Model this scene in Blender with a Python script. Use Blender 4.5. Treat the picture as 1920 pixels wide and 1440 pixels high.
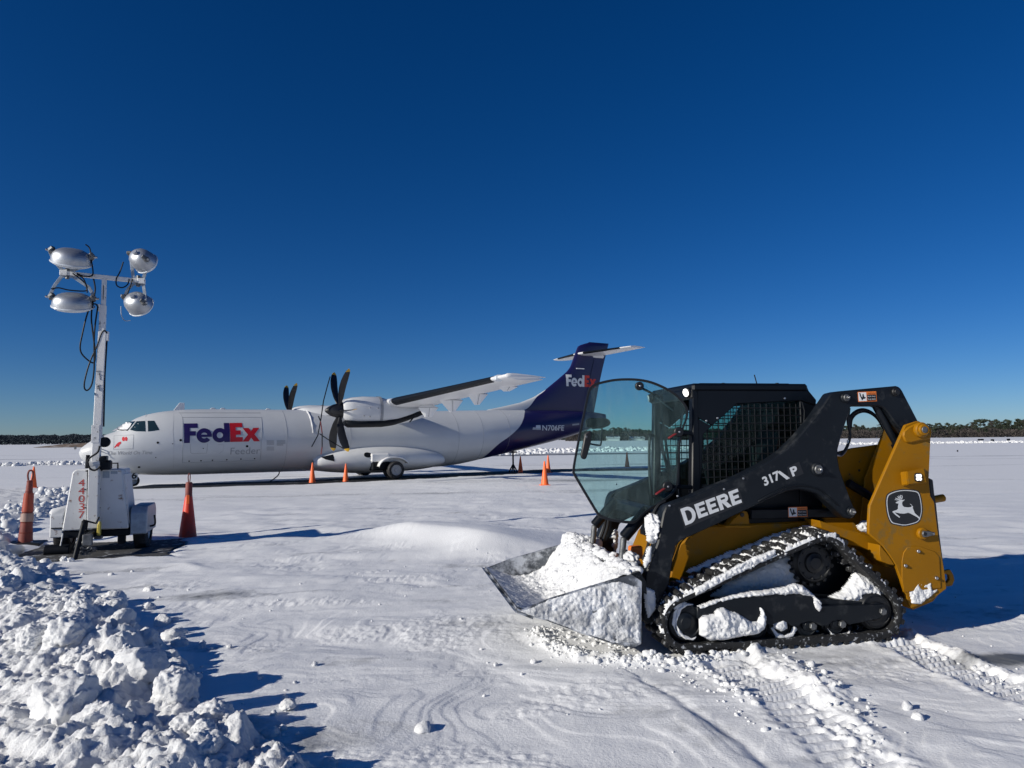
import bpy, bmesh, math, random
import numpy as np
from mathutils import Vector, Matrix

for o in list(bpy.data.objects):
    bpy.data.objects.remove(o)
SC = bpy.context.scene
COL = SC.collection
R = math.radians
random.seed(7)
RNG = np.random.default_rng(11)

# ------------------------------------------------------------------ camera, sky, sun, exposure
FPX, CX, CY = 1335.0, 960.0, 720.0          # focal length and centre in photo pixels (1920 x 1440)
CAM_H = 1.58
PITCH = math.atan((823 - 720) / FPX)
ROLL = R(0.54)
cd = bpy.data.cameras.new('camera')
cam = bpy.data.objects.new('camera', cd)
COL.objects.link(cam)
cd.sensor_fit = 'HORIZONTAL'
cd.sensor_width = 36.0
cd.lens = 36.0 * FPX / 1920.0
cd.clip_start = 0.05
cd.clip_end = 12000
cam.matrix_world = (Matrix.Translation((0, 0, CAM_H)) @ Matrix.Rotation(R(90) + PITCH, 4, 'X')
                    @ Matrix.Rotation(-ROLL, 4, 'Z'))
SC.camera = cam

SUN_AZ = R(30.8)      # shadows run towards +X, turned this much towards +Y
SUN_EL = R(21.5)
sun_dir = Vector((-math.cos(SUN_EL) * math.cos(SUN_AZ), -math.cos(SUN_EL) * math.sin(SUN_AZ), math.sin(SUN_EL)))
world = bpy.data.worlds.new('World')
SC.world = world
world.use_nodes = True
wn = world.node_tree
wn.nodes.clear()
sky = wn.nodes.new('ShaderNodeTexSky')
sky.sky_type = 'NISHITA'
sky.sun_disc = False
sky.sun_elevation = SUN_EL
sky.sun_rotation = math.atan2(sun_dir.x, sun_dir.y)
sky.altitude = 0
sky.air_density = 0.7
sky.dust_density = 0.15
sky.ozone_density = 6.0
hs = wn.nodes.new('ShaderNodeHueSaturation')
hs.inputs['Saturation'].default_value = 1.2
hs.inputs['Value'].default_value = 1.0
hs.inputs['Hue'].default_value = 0.508
gm = wn.nodes.new('ShaderNodeGamma')
gm.inputs['Gamma'].default_value = 1.0
bg = wn.nodes.new('ShaderNodeBackground')
bg.inputs['Strength'].default_value = 0.068
wo = wn.nodes.new('ShaderNodeOutputWorld')
wn.links.new(sky.outputs[0], hs.inputs['Color'])
wn.links.new(hs.outputs[0], gm.inputs['Color'])
wn.links.new(gm.outputs[0], bg.inputs['Color'])
wn.links.new(bg.outputs[0], wo.inputs['Surface'])

sl = bpy.data.lights.new('sun', 'SUN')
sl.energy = 4.7
sl.angle = R(0.5)
sl.color = (1.0, 0.945, 0.84)
so = bpy.data.objects.new('sun', sl)
COL.objects.link(so)
so.location = (-30, -20, 30)
so.rotation_euler = sun_dir.to_track_quat('Z', 'Y').to_euler()

SC.view_settings.view_transform = 'Standard'
SC.view_settings.look = 'None'
SC.view_settings.exposure = 0.0
SC.view_settings.gamma = 1.0
SC.view_settings.use_curve_mapping = False

# ------------------------------------------------------------------ measuring the photograph
_ct, _st = math.cos(PITCH), math.sin(PITCH)
_cr, _sr = math.cos(ROLL), math.sin(ROLL)

def ray(px, py):
    x0, y0 = px - CX, py - CY
    x = _cr * x0 - _sr * y0
    y = _sr * x0 + _cr * y0
    u = -y / FPX
    return np.array([x / FPX, _ct - u * _st, _st + u * _ct])

def on_ground(px, py, z=0.0):
    r = ray(px, py)
    k = (z - CAM_H) / r[2]
    return np.array([r[0] * k, r[1] * k, z])

class Frame:
    """A thing's own axes: x forward, y to its left, z up."""
    def __init__(s, ang, org):
        s.ang = ang
        s.H = np.array([math.cos(ang), math.sin(ang), 0.0])
        s.L = np.array([-math.sin(ang), math.cos(ang), 0.0])
        s.O = np.array(org, float)
    def q(s, px, py, v):
        """where the line of sight meets the thing's vertical plane y = v: (x, z)"""
        r = ray(px, py)
        C = np.array([0, 0, CAM_H])
        k = ((s.O + s.L * v - C) @ s.L) / (r @ s.L)
        q = C + k * r - s.O
        return (float(q @ s.H), float(q[2]))
    def qs(s, pts, v):
        return [s.q(a, b, v) for a, b in pts]
    def f(s, px, py, x):
        """same on the plane x = const: (y, z)"""
        r = ray(px, py)
        C = np.array([0, 0, CAM_H])
        k = ((s.O + s.H * x - C) @ s.H) / (r @ s.H)
        q = C + k * r - s.O
        return (float(q @ s.L), float(q[2]))

# ------------------------------------------------------------------ noise
_perm = np.random.default_rng(5).permutation(512).astype(np.int64)
_g2 = np.stack([np.cos(np.arange(64) * 2 * np.pi / 64), np.sin(np.arange(64) * 2 * np.pi / 64)], 1)
_g3 = np.random.default_rng(6).normal(size=(256, 3))
_g3 /= np.linalg.norm(_g3, axis=1)[:, None]

def perlin2(x, y):
    xi = np.floor(x).astype(np.int64); yi = np.floor(y).astype(np.int64)
    xf = x - xi; yf = y - yi
    u = xf * xf * xf * (xf * (xf * 6 - 15) + 10)
    v = yf * yf * yf * (yf * (yf * 6 - 15) + 10)
    def g(ix, iy, fx, fy):
        h = _perm[(_perm[ix & 511] + iy) & 511] & 63
        return _g2[h, 0] * fx + _g2[h, 1] * fy
    a = g(xi, yi, xf, yf); b = g(xi + 1, yi, xf - 1, yf)
    c = g(xi, yi + 1, xf, yf - 1); d = g(xi + 1, yi + 1, xf - 1, yf - 1)
    return 1.4 * ((a + u * (b - a)) + v * ((c + u * (d - c)) - (a + u * (b - a))))

def fbm2(x, y, o=4, g=0.5, l=2.03):
    s = 0; a = 1.0; t = 0
    for i in range(o):
        s = s + a * perlin2(x + 17.3 * i, y - 9.1 * i); t += a
        x = x * l; y = y * l; a *= g
    return s / t

def billow2(x, y, o=5, g=0.5):
    """cauliflower-like crumbled surface, 0..1"""
    s = 0; a = 1.0; t = 0
    for i in range(o):
        s = s + a * np.sqrt(perlin2(x + 7.7 * i, y - 3.1 * i) ** 2 + .003); t += a
        x, y = .8 * x * 2.1 - .6 * y * 2.1, .6 * x * 2.1 + .8 * y * 2.1; a *= g
    return s / t

def perlin3(p):
    pi = np.floor(p).astype(np.int64); pf = p - pi
    w = pf * pf * pf * (pf * (pf * 6 - 15) + 10)
    out = 0
    for dx in (0, 1):
        for dy in (0, 1):
            for dz in (0, 1):
                h = _perm[(_perm[(_perm[(pi[:, 0] + dx) & 511] + pi[:, 1] + dy) & 511] + pi[:, 2] + dz) & 511] & 255
                g = _g3[h]
                d = g[:, 0] * (pf[:, 0] - dx) + g[:, 1] * (pf[:, 1] - dy) + g[:, 2] * (pf[:, 2] - dz)
                wx = w[:, 0] if dx else 1 - w[:, 0]
                wy = w[:, 1] if dy else 1 - w[:, 1]
                wz = w[:, 2] if dz else 1 - w[:, 2]
                out = out + d * wx * wy * wz
    return out * 1.3

def fbm3(p, o=4, g=0.5):
    s = 0; a = 1.0; t = 0
    for i in range(o):
        s = s + a * perlin3(p + 11.7 * i); t += a
        p = p * 2.03; a *= g
    return s / t

def sstep(a, b, x):
    t = np.clip((x - a) / (b - a), 0, 1)
    return t * t * (3 - 2 * t)

def _hash(ix, iy, k):
    return _perm[(_perm[(ix + k * 31) & 511] + iy + k * 57) & 511] / 511.0

def lumps(x, y, s, jit=0.9, seed=0, rmin=.35, rmax=.75):
    """height of a packing of rounded lumps of cell size s (max of hemispheres)"""
    X = x / s; Y = y / s
    ix = np.floor(X).astype(np.int64); iy = np.floor(Y).astype(np.int64)
    best = np.zeros_like(X)
    for dx in (-1, 0, 1):
        for dy in (-1, 0, 1):
            cx = ix + dx; cy = iy + dy
            px = cx + .5 + jit * (_hash(cx, cy, 1 + seed) - .5)
            py = cy + .5 + jit * (_hash(cx, cy, 2 + seed) - .5)
            r = rmin + (rmax - rmin) * _hash(cx, cy, 3 + seed) ** 1.5
            hh = .40 + .40 * _hash(cx, cy, 4 + seed)
            tx = .6 * (_hash(cx, cy, 5 + seed) - .5); ty = .6 * (_hash(cx, cy, 6 + seed) - .5)
            ddx = X - px; ddy = Y - py
            d = (ddx ** 2 + ddy ** 2) / (r * r)
            b = np.sqrt(np.clip(1 - d, 0, 1)) * r * hh * (1 + tx * ddx / r + ty * ddy / r)
            best = np.maximum(best, b)
    return best * s

def poly_dist(x, y, pts):
    """distance to a polyline, signed side (+ = left of travel), arclength"""
    best = np.full(x.shape, 1e9); side = np.zeros(x.shape); arc = np.zeros(x.shape); acc = 0
    for (ax, ay), (bx, by) in zip(pts[:-1], pts[1:]):
        dx, dy = bx - ax, by - ay; ln = math.hypot(dx, dy)
        t = np.clip(((x - ax) * dx + (y - ay) * dy) / ln ** 2, 0, 1)
        ex = x - ax - t * dx; ey = y - ay - t * dy
        d = np.hypot(ex, ey); m = d < best
        best = np.where(m, d, best)
        side = np.where(m, np.sign(dx * (y - ay) - dy * (x - ax)), side)
        arc = np.where(m, acc + t * ln, arc); acc += ln
    return best, side, arc

def poly_in(x, y, pts):
    c = np.zeros(x.shape, bool); n = len(pts)
    for i in range(n):
        ax, ay = pts[i]; bx, by = pts[(i + 1) % n]
        k = ((ay > y) != (by > y))
        t = (bx - ax) * (y - ay) / ((by - ay) if by != ay else 1e-9) + ax
        c ^= k & (x < t)
    return c

# ------------------------------------------------------------------ materials
def N(nt, t, **kw):
    n = nt.nodes.new(t)
    for k, v in kw.items():
        if k in n.inputs: n.inputs[k].default_value = v
        else: setattr(n, k, v)
    return n

def mat(name, col, rough=.5, metal=0.0, var=.12, scale=6.0, bump=0.0, bscale=60.0, dirt=None, dirt_amt=0.0, dirt_scale=3.0, spec=.5, coat=0.0, emit=None):
    m = bpy.data.materials.new(name); m.use_nodes = True
    nt = m.node_tree; b = nt.nodes['Principled BSDF']
    tc = N(nt, 'ShaderNodeTexCoord')
    nz = N(nt, 'ShaderNodeTexNoise'); nz.inputs['Scale'].default_value = scale; nz.inputs['Detail'].default_value = 6
    nt.links.new(tc.outputs['Object'], nz.inputs['Vector'])
    mp = N(nt, 'ShaderNodeMapRange'); mp.inputs[1].default_value = .3; mp.inputs[2].default_value = .7
    mp.inputs[3].default_value = 1 - var; mp.inputs[4].default_value = 1 + var
    nt.links.new(nz.outputs[0], mp.inputs[0])
    vm = N(nt, 'ShaderNodeVectorMath', operation='SCALE'); vm.inputs[0].default_value = col[:3]
    nt.links.new(mp.outputs[0], vm.inputs['Scale'])
    out = vm.outputs[0]
    if dirt is not None:
        n2 = N(nt, 'ShaderNodeTexNoise'); n2.inputs['Scale'].default_value = dirt_scale; n2.inputs['Detail'].default_value = 9
        n2.inputs['Roughness'].default_value = .65
        nt.links.new(tc.outputs['Object'], n2.inputs['Vector'])
        m2 = N(nt, 'ShaderNodeMapRange'); m2.inputs[1].default_value = .62 - dirt_amt * .5; m2.inputs[2].default_value = .70 - dirt_amt * .3
        nt.links.new(n2.outputs[0], m2.inputs[0])
        mx = N(nt, 'ShaderNodeMix', data_type='RGBA'); mx.inputs[7].default_value = (*dirt, 1)
        nt.links.new(m2.outputs[0], mx.inputs[0]); nt.links.new(out, mx.inputs[6]); out = mx.outputs[2]
    nt.links.new(out, b.inputs['Base Color'])
    b.inputs['Metallic'].default_value = metal
    b.inputs['Specular IOR Level'].default_value = spec
    b.inputs['Coat Weight'].default_value = coat
    b.inputs['Coat Roughness'].default_value = .12
    rm = N(nt, 'ShaderNodeMapRange'); rm.inputs[3].default_value = max(.02, rough - .08); rm.inputs[4].default_value = min(1, rough + .1)
    nt.links.new(nz.outputs[0], rm.inputs[0]); nt.links.new(rm.outputs[0], b.inputs['Roughness'])
    if bump:
        n3 = N(nt, 'ShaderNodeTexNoise'); n3.inputs['Scale'].default_value = bscale; n3.inputs['Detail'].default_value = 5
        nt.links.new(tc.outputs['Object'], n3.inputs['Vector'])
        bp = N(nt, 'ShaderNodeBump'); bp.inputs['Strength'].default_value = bump; bp.inputs['Distance'].default_value = .02
        nt.links.new(n3.outputs[0], bp.inputs['Height']); nt.links.new(bp.outputs[0], b.inputs['Normal'])
    if emit:
        b.inputs['Emission Color'].default_value = (*emit[:3], 1); b.inputs['Emission Strength'].default_value = emit[3]
    return m

def snow_mat(name, fine=1.0, attr=False, grit=0.0, dim=1.0):
    m = bpy.data.materials.new(name); m.use_nodes = True
    nt = m.node_tree; b = nt.nodes['Principled BSDF']
    tc = N(nt, 'ShaderNodeTexCoord')
    n1 = N(nt, 'ShaderNodeTexNoise'); n1.inputs['Scale'].default_value = 2.2; n1.inputs['Detail'].default_value = 6
    nt.links.new(tc.outputs['Object'], n1.inputs['Vector'])
    mx = N(nt, 'ShaderNodeMix', data_type='RGBA')
    mx.inputs[6].default_value = (.80, .815, .835, 1); mx.inputs[7].default_value = (.88, .885, .89, 1)
    if dim != 1.0:
        for k in (6, 7): mx.inputs[k].default_value = tuple(c * dim for c in mx.inputs[k].default_value[:3]) + (1,)
    nt.links.new(n1.outputs[0], mx.inputs[0]); out = mx.outputs[2]
    if grit:
        n4 = N(nt, 'ShaderNodeTexNoise'); n4.inputs['Scale'].default_value = 9; n4.inputs['Detail'].default_value = 8
        nt.links.new(tc.outputs['Object'], n4.inputs['Vector'])
        r4 = N(nt, 'ShaderNodeMapRange'); r4.inputs[1].default_value = .45; r4.inputs[2].default_value = .62; r4.inputs[4].default_value = grit
        nt.links.new(n4.outputs[0], r4.inputs[0])
        m4 = N(nt, 'ShaderNodeMix', data_type='RGBA'); m4.inputs[7].default_value = (.16, .17, .19, 1)
        nt.links.new(r4.outputs[0], m4.inputs[0]); nt.links.new(out, m4.inputs[6]); out = m4.outputs[2]
    if attr:
        at = N(nt, 'ShaderNodeAttribute'); at.attribute_name = 'thin'
        n2 = N(nt, 'ShaderNodeTexNoise'); n2.inputs['Scale'].default_value = 7; n2.inputs['Detail'].default_value = 9; n2.inputs['Roughness'].default_value = .7
        nt.links.new(tc.outputs['Object'], n2.inputs['Vector'])
        ad = N(nt, 'ShaderNodeMath', operation='MULTIPLY_ADD'); ad.inputs[1].default_value = 1.3; ad.inputs[2].default_value = -.65
        nt.links.new(n2.outputs[0], ad.inputs[0])
        sm = N(nt, 'ShaderNodeMath', operation='ADD'); nt.links.new(at.outputs['Fac'], sm.inputs[0]); nt.links.new(ad.outputs[0], sm.inputs[1])
        mr = N(nt, 'ShaderNodeMapRange'); mr.inputs[1].default_value = .35; mr.inputs[2].default_value = 1.1
        nt.links.new(sm.outputs[0], mr.inputs[0])
        m2 = N(nt, 'ShaderNodeMix', data_type='RGBA'); m2.inputs[7].default_value = (.13, .14, .155, 1)
        nt.links.new(mr.outputs[0], m2.inputs[0]); nt.links.new(out, m2.inputs[6]); out = m2.outputs[2]
    nt.links.new(out, b.inputs['Base Color'])
    b.inputs['Roughness'].default_value = .62
    b.inputs['Specular IOR Level'].default_value = .25
    n3 = N(nt, 'ShaderNodeTexNoise'); n3.inputs['Scale'].default_value = 55; n3.inputs['Detail'].default_value = 7; n3.inputs['Roughness'].default_value = .65
    nt.links.new(tc.outputs['Object'], n3.inputs['Vector'])
    bp = N(nt, 'ShaderNodeBump'); bp.inputs['Strength'].default_value = .5 * fine; bp.inputs['Distance'].default_value = .012
    nt.links.new(n3.outputs[0], bp.inputs['Height']); nt.links.new(bp.outputs[0], b.inputs['Normal'])
    return m

def glass_mat(name, tint, refl=1.0, streak=0.0):
    """thin tinted glazing: coloured see-through plus a fresnel reflection, with dried water marks"""
    m = bpy.data.materials.new(name); m.use_nodes = True
    nt = m.node_tree; nt.nodes.clear()
    o = N(nt, 'ShaderNodeOutputMaterial')
    tr = N(nt, 'ShaderNodeBsdfTransparent'); tr.inputs[0].default_value = (*tint, 1)
    gl = N(nt, 'ShaderNodeBsdfGlossy'); gl.inputs['Roughness'].default_value = .02
    fr = N(nt, 'ShaderNodeFresnel'); fr.inputs[0].default_value = 1.25
    mx = N(nt, 'ShaderNodeMixShader')
    nt.links.new(fr.outputs[0], mx.inputs[0]); nt.links.new(tr.outputs[0], mx.inputs[1]); nt.links.new(gl.outputs[0], mx.inputs[2])
    last = mx.outputs[0]
    if streak:
        tc = N(nt, 'ShaderNodeTexCoord')
        mp = N(nt, 'ShaderNodeMapping'); mp.inputs['Scale'].default_value = (14, 14, 3)
        nt.links.new(tc.outputs['Object'], mp.inputs['Vector'])
        nz = N(nt, 'ShaderNodeTexNoise'); nz.inputs['Scale'].default_value = 1.4; nz.inputs['Detail'].default_value = 10; nz.inputs['Roughness'].default_value = .7
        nt.links.new(mp.outputs[0], nz.inputs['Vector'])
        mr = N(nt, 'ShaderNodeMapRange'); mr.inputs[1].default_value = .42; mr.inputs[2].default_value = .8; mr.inputs[3].default_value = streak * .2; mr.inputs[4].default_value = streak
        nt.links.new(nz.outputs[0], mr.inputs[0])
        df = N(nt, 'ShaderNodeBsdfDiffuse'); df.inputs[0].default_value = (.45, .62, .60, 1)
        m2 = N(nt, 'ShaderNodeMixShader')
        nt.links.new(mr.outputs[0], m2.inputs[0]); nt.links.new(last, m2.inputs[1]); nt.links.new(df.outputs[0], m2.inputs[2]); last = m2.outputs[0]
    nt.links.new(last, o.inputs['Surface'])
    return m

M = {}
M['snow'] = snow_mat('snow_field', .9, attr=True)
M['snow_bank'] = snow_mat('snow_bank', 1.5, dim=.88)
M['snow_dirty'] = snow_mat('snow_dirty', 1.2, grit=.35)
M['snow_rime'] = snow_mat('snow_rime', 1.8, grit=.62)
M['dark'] = mat('charcoal_paint', (.006, .0085, .0125), .44, var=.15, scale=4, bump=.05, bscale=300, dirt=(.030, .033, .037), dirt_amt=.16, dirt_scale=7, spec=.25)
M['cab'] = mat('cab_black_paint', (.0025, .0045, .008), .42, var=.15, scale=4, spec=.25, dirt=(.006, .008, .011), dirt_amt=.1)
M['black'] = mat('black_plastic', (.006, .007, .009), .5, var=.2, scale=12)
M['rubber'] = mat('rubber', (.012, .012, .014), .75, var=.35, scale=14, bump=.3, bscale=90, dirt=(.05, .05, .055), dirt_amt=.25, dirt_scale=9)
M['yellow'] = mat('yellow_paint', (.29, .128, .003), .45, var=.08, scale=3, bump=.03, bscale=250, dirt=(.20, .12, .03), dirt_amt=.14, dirt_scale=8, spec=.16)
M['track_rubber'] = mat('snow_dusted_track_rubber', (.0075, .008, .0095), .75, var=.35, scale=14, bump=.3, bscale=90, dirt=(.42, .44, .47), dirt_amt=.10, dirt_scale=30)
M['steel'] = mat('bright_steel', (.45, .45, .46), .3, 1.0, var=.2, scale=20)
M['grease'] = mat('dull_steel', (.16, .165, .17), .5, .8, var=.3, scale=18, bump=.15, bscale=80)
M['worn'] = mat('worn_bucket_steel', (.12, .13, .145), .42, .75, var=.35, scale=7, bump=.25, bscale=50, dirt=(.70, .72, .75), dirt_amt=.35, dirt_scale=6)
M['decal_grey'] = mat('decal_silver', (.62, .64, .66), .45, var=.04)
M['decal_black'] = mat('decal_black', (.012, .013, .016), .45, var=.1)
M['orange_decal'] = mat('decal_orange', (.80, .20, .03), .5, var=.05)
M['white_decal'] = mat('decal_white', (.75, .75, .74), .5, var=.05)
M['red'] = mat('red_plastic', (.16, .010, .012), .45, var=.1)
M['lit'] = mat('lit_led', (.9, .9, .9), .3, emit=(1, 1, 1, 1.2))
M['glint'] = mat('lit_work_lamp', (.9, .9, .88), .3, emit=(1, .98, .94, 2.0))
M['glass'] = glass_mat('green_tinted_glass', (.70, .87, .865), streak=.15)
M['cabglass'] = glass_mat('cab_window_glass', (.58, .76, .76), streak=.02)
M['white'] = mat('aircraft_white', (.66, .67, .68), .34, var=.03, scale=1.5, dirt=(.62, .62, .62), dirt_amt=.06, dirt_scale=1.3, coat=.15)
M['white2'] = mat('aircraft_white_gloss', (.80, .80, .80), .3, var=.03, scale=1.5, coat=.15)
M['acgrey'] = mat('panel_line_grey', (.30, .31, .33), .5, var=.1)
M['purple'] = mat('fin_purple', (.012, .010, .070), .3, var=.08, scale=.8, coat=.3)
M['logo_purple'] = mat('logo_purple', (.022, .012, .095), .4, var=.05)
M['logo_red'] = mat('logo_red', (.55, .012, .022), .4, var=.05)
M['logo_orange'] = mat('logo_orange_red', (.62, .030, .015), .4, var=.05)
M['boot'] = mat('deicer_boot', (.004, .006, .010), .5, var=.2, scale=5, spec=.2)
M['blade'] = mat('propeller_black', (.010, .011, .014), .4, var=.15)
M['tip'] = mat('propeller_tip_yellow', (.62, .36, .03), .45, var=.05)
M['pane'] = mat('cockpit_glass', (.016, .035, .045), .06, var=.1, spec=.8)
M['silver'] = mat('lamp_reflector', (.44, .46, .49), .40, .75, var=.10, scale=5, bump=.05, bscale=30, dirt=(.40, .39, .37), dirt_amt=.08, dirt_scale=10)
M['lens'] = mat('lamp_lens', (.62, .66, .70), .12, var=.1)
M['tower'] = mat('weathered_white_paint', (.62, .63, .64), .5, var=.06, scale=3, bump=.08, bscale=50, dirt=(.16, .075, .035), dirt_amt=.04, dirt_scale=11)
M['mast'] = mat('chipped_mast_paint', (.66, .665, .67), .5, var=.06, scale=3, bump=.08, bscale=50, dirt=(.035, .028, .024), dirt_amt=.07, dirt_scale=9)
M['galv'] = mat('galvanised_fender', (.30, .345, .40), .45, .35, var=.2, scale=12)
M['number_red'] = mat('number_red', (.42, .05, .04), .55, var=.15)
M['yellow_valve'] = mat('pale_yellow', (.62, .50, .10), .5, var=.15)
M['cone'] = mat('cone_orange', (.95, .155, .030), .5, var=.06, scale=4, dirt=(.6, .09, .03), dirt_amt=.05, dirt_scale=7)
M['cone_old'] = mat('faded_cone', (.22, .045, .032), .6, var=.15, scale=6, dirt=(.16, .05, .045), dirt_amt=.2, dirt_scale=8)
M['cone_red'] = mat('red_orange_cone', (.70, .048, .018), .5, var=.08, scale=5, dirt=(.42, .04, .03), dirt_amt=.15, dirt_scale=7)
M['cone_band'] = mat('dirty_reflective_band', (.36, .24, .20), .5, var=.2, scale=9)
M['asphalt'] = mat('wet_asphalt', (.020, .022, .026), .7, var=.35, scale=3, bump=.2, bscale=80, dirt=(.40, .42, .45), dirt_amt=.05, dirt_scale=1.2, spec=.2)
M['asphalt_dry'] = mat('asphalt', (.055, .055, .056), .8, var=.3, scale=5, bump=.4, bscale=120, dirt=(.5, .52, .55), dirt_amt=.12, dirt_scale=6)
M['bark'] = mat('pine_bark', (.05, .042, .036), .9, var=.3)
M['needle'] = mat('pine_foliage', (.034, .046, .026), .8, var=.45, scale=.25)
M['needle2'] = mat('dark_foliage', (.022, .032, .022), .8, var=.4, scale=.2)
M['twig'] = mat('bare_brush', (.052, .044, .040), .9, var=.4, scale=.3)
M['woods'] = mat('far_woods', (.014, .024, .036), .9, var=.2, scale=.05)  # blue of the distance haze is painted into this foliage colour
M['soil'] = mat('brown_soil', (.16, .115, .08), .9, var=.4, scale=.4, dirt=(.6, .6, .6), dirt_amt=.15, dirt_scale=.2)
M['shed'] = mat('pale_metal_roof', (.55, .55, .55), .5, var=.1)

# ------------------------------------------------------------------ mesh builder
class MB:
    def __init__(s):
        s.v = []; s.f = []; s.m = []; s.mats = []; s.cuts = []
    def part(s):
        s.cuts.append((len(s.v), len(s.f))); return s
    def build_each(s, name, parent=None, **kw):
        """one object for every piece begun with part()"""
        ends = s.cuts[1:] + [(len(s.v), len(s.f))]; out = []
        for (v0, f0), (v1, f1) in zip(s.cuts, ends):
            p = MB(); p.v = s.v[v0:v1]; p.f = [tuple(i - v0 for i in f) for f in s.f[f0:f1]]; p.m = s.m[f0:f1]; p.mats = s.mats
            out.append(p.build(name, parent, **kw))
        return out
    def mi(s, m):
        if m not in s.mats: s.mats.append(m)
        return s.mats.index(m)
    def add(s, vs, fs, m):
        o = len(s.v); k = s.mi(m)
        s.v += [tuple(map(float, p)) for p in vs]
        s.f += [tuple(i + o for i in f) for f in fs]
        s.m += [k] * len(fs)
        return s
    def bm(s, bm, m):
        bm.verts.ensure_lookup_table()
        for i, v in enumerate(bm.verts): v.index = i
        s.add([v.co[:] for v in bm.verts], [[v.index for v in f.verts] for f in bm.faces], m)
        bm.free(); return s
    def prism(s, pts, t0, t1, m, plane='xz', bev=.006, seg=1):
        seg = 1
        """polygon pts pushed through from t0 to t1; plane xz -> along y, xy -> along z, yz -> along x"""
        mp = {'xz': lambda a, b, t: (a, t, b), 'xy': lambda a, b, t: (a, b, t), 'yz': lambda a, b, t: (t, a, b)}[plane]
        bm = bmesh.new(); n = len(pts)
        A = [bm.verts.new(mp(a, b, t0)) for a, b in pts]; B = [bm.verts.new(mp(a, b, t1)) for a, b in pts]
        bm.faces.new(A); bm.faces.new(B[::-1])
        for i in range(n): bm.faces.new((A[i], B[i], B[(i + 1) % n], A[(i + 1) % n]))
        bmesh.ops.recalc_face_normals(bm, faces=bm.faces)
        if bev:
            es = [e for e in bm.edges if len(e.link_faces) == 2 and e.calc_face_angle(0) > .5]
            bmesh.ops.bevel(bm, geom=es, offset=bev, segments=seg, affect='EDGES', profile=.5, clamp_overlap=True)
        return s.bm(bm, m)
    def box(s, x0, x1, y0, y1, z0, z1, m, bev=.006, M4=None):
        bm = bmesh.new()
        bmesh.ops.create_cube(bm, size=1)
        for v in bm.verts:
            v.co = Vector(((x0 + x1) / 2 + v.co.x * (x1 - x0), (y0 + y1) / 2 + v.co.y * (y1 - y0), (z0 + z1) / 2 + v.co.z * (z1 - z0)))
        if bev:
            bmesh.ops.bevel(bm, geom=bm.edges[:], offset=min(bev, .4 * min(abs(x1 - x0), abs(y1 - y0), abs(z1 - z0))), segments=1, affect='EDGES', profile=.5, clamp_overlap=True)
        if M4 is not None: bm.transform(M4)
        return s.bm(bm, m)
    def beam(s, p0, p1, w, h, m, up=(0, 0, 1), bev=.005):
        p0, p1 = Vector(p0), Vector(p1); d = p1 - p0
        z = d.normalized(); x = Vector(up).cross(z)
        if x.length < 1e-3: x = Vector((1, 0, 0))
        x.normalize(); y = z.cross(x)
        T = Matrix((x, y, z)).transposed().to_4x4(); T.translation = p0
        return s.box(-w / 2, w / 2, -h / 2, h / 2, 0, d.length, m, bev, T)
    def tube(s, path, r, m, n=10, cap=True):
        P = [Vector(p) for p in path]; rs = r if isinstance(r, (list, tuple)) else [r] * len(P)
        vs = []; fs = []
        t = (P[1] - P[0]).normalized()
        a = t.orthogonal().normalized()
        for i, p in enumerate(P):
            if i == 0: t2 = (P[1] - P[0])
            elif i == len(P) - 1: t2 = P[-1] - P[-2]
            else: t2 = (P[i + 1] - P[i]).normalized() + (P[i] - P[i - 1]).normalized()
            if t2.length < 1e-9: t2 = t
            t2 = t2.normalized()
            a = (a - t2 * a.dot(t2))
            a = a.normalized() if a.length > 1e-6 else t2.orthogonal().normalized()
            b = t2.cross(a)
            for k in range(n):
                g = 2 * math.pi * k / n
                vs.append(p + (a * math.cos(g) + b * math.sin(g)) * rs[i])
            t = t2
        for i in range(len(P) - 1):
            for k in range(n):
                fs.append((i * n + k, i * n + (k + 1) % n, (i + 1) * n + (k + 1) % n, (i + 1) * n + k))
        if cap: fs += [tuple(range(n))[::-1], tuple((len(P) - 1) * n + k for k in range(n))]
        return s.add(vs, fs, m)
    def cyl(s, p0, p1, r, m, r1=None, n=24, bev=.15):
        """capped cylinder with a softened rim"""
        p0, p1 = Vector(p0), Vector(p1); r1 = r if r1 is None else r1; d = p1 - p0; L = d.length
        b = min(bev * min(r, r1), .25 * L); e = d / L
        return s.tube([p0, p0 + e * 1e-4, p0 + e * b, p1 - e * b, p1 - e * 1e-4, p1],
                      [max(r - b, 1e-4) * .999, r - b, r, r1, r1 - b, max(r1 - b, 1e-4) * .999], m, n)
    def lathe(s, prof, T, m, n=32, sx=1, sy=1):
        """profile (r, z) turned round z, then T"""
        vs = []; fs = []
        for r, z in prof:
            for k in range(n):
                a = 2 * math.pi * k / n
                vs.append(T @ Vector((sx * r * math.cos(a), sy * r * math.sin(a), z)))
        for i in range(len(prof) - 1):
            for k in range(n):
                fs.append((i * n + k, i * n + (k + 1) % n, (i + 1) * n + (k + 1) % n, (i + 1) * n + k))
        return s.add(vs, fs, m)
    def grid(s, P, m, closed_u=False, closed_v=False):
        nu, nv = len(P), len(P[0])
        vs = [p for row in P for p in row]; fs = []
        for i in range(nu - (0 if closed_u else 1)):
            for j in range(nv - (0 if closed_v else 1)):
                i2, j2 = (i + 1) % nu, (j + 1) % nv
                fs.append((i * nv + j, i2 * nv + j, i2 * nv + j2, i * nv + j2))
        return s.add(vs, fs, m)
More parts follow.
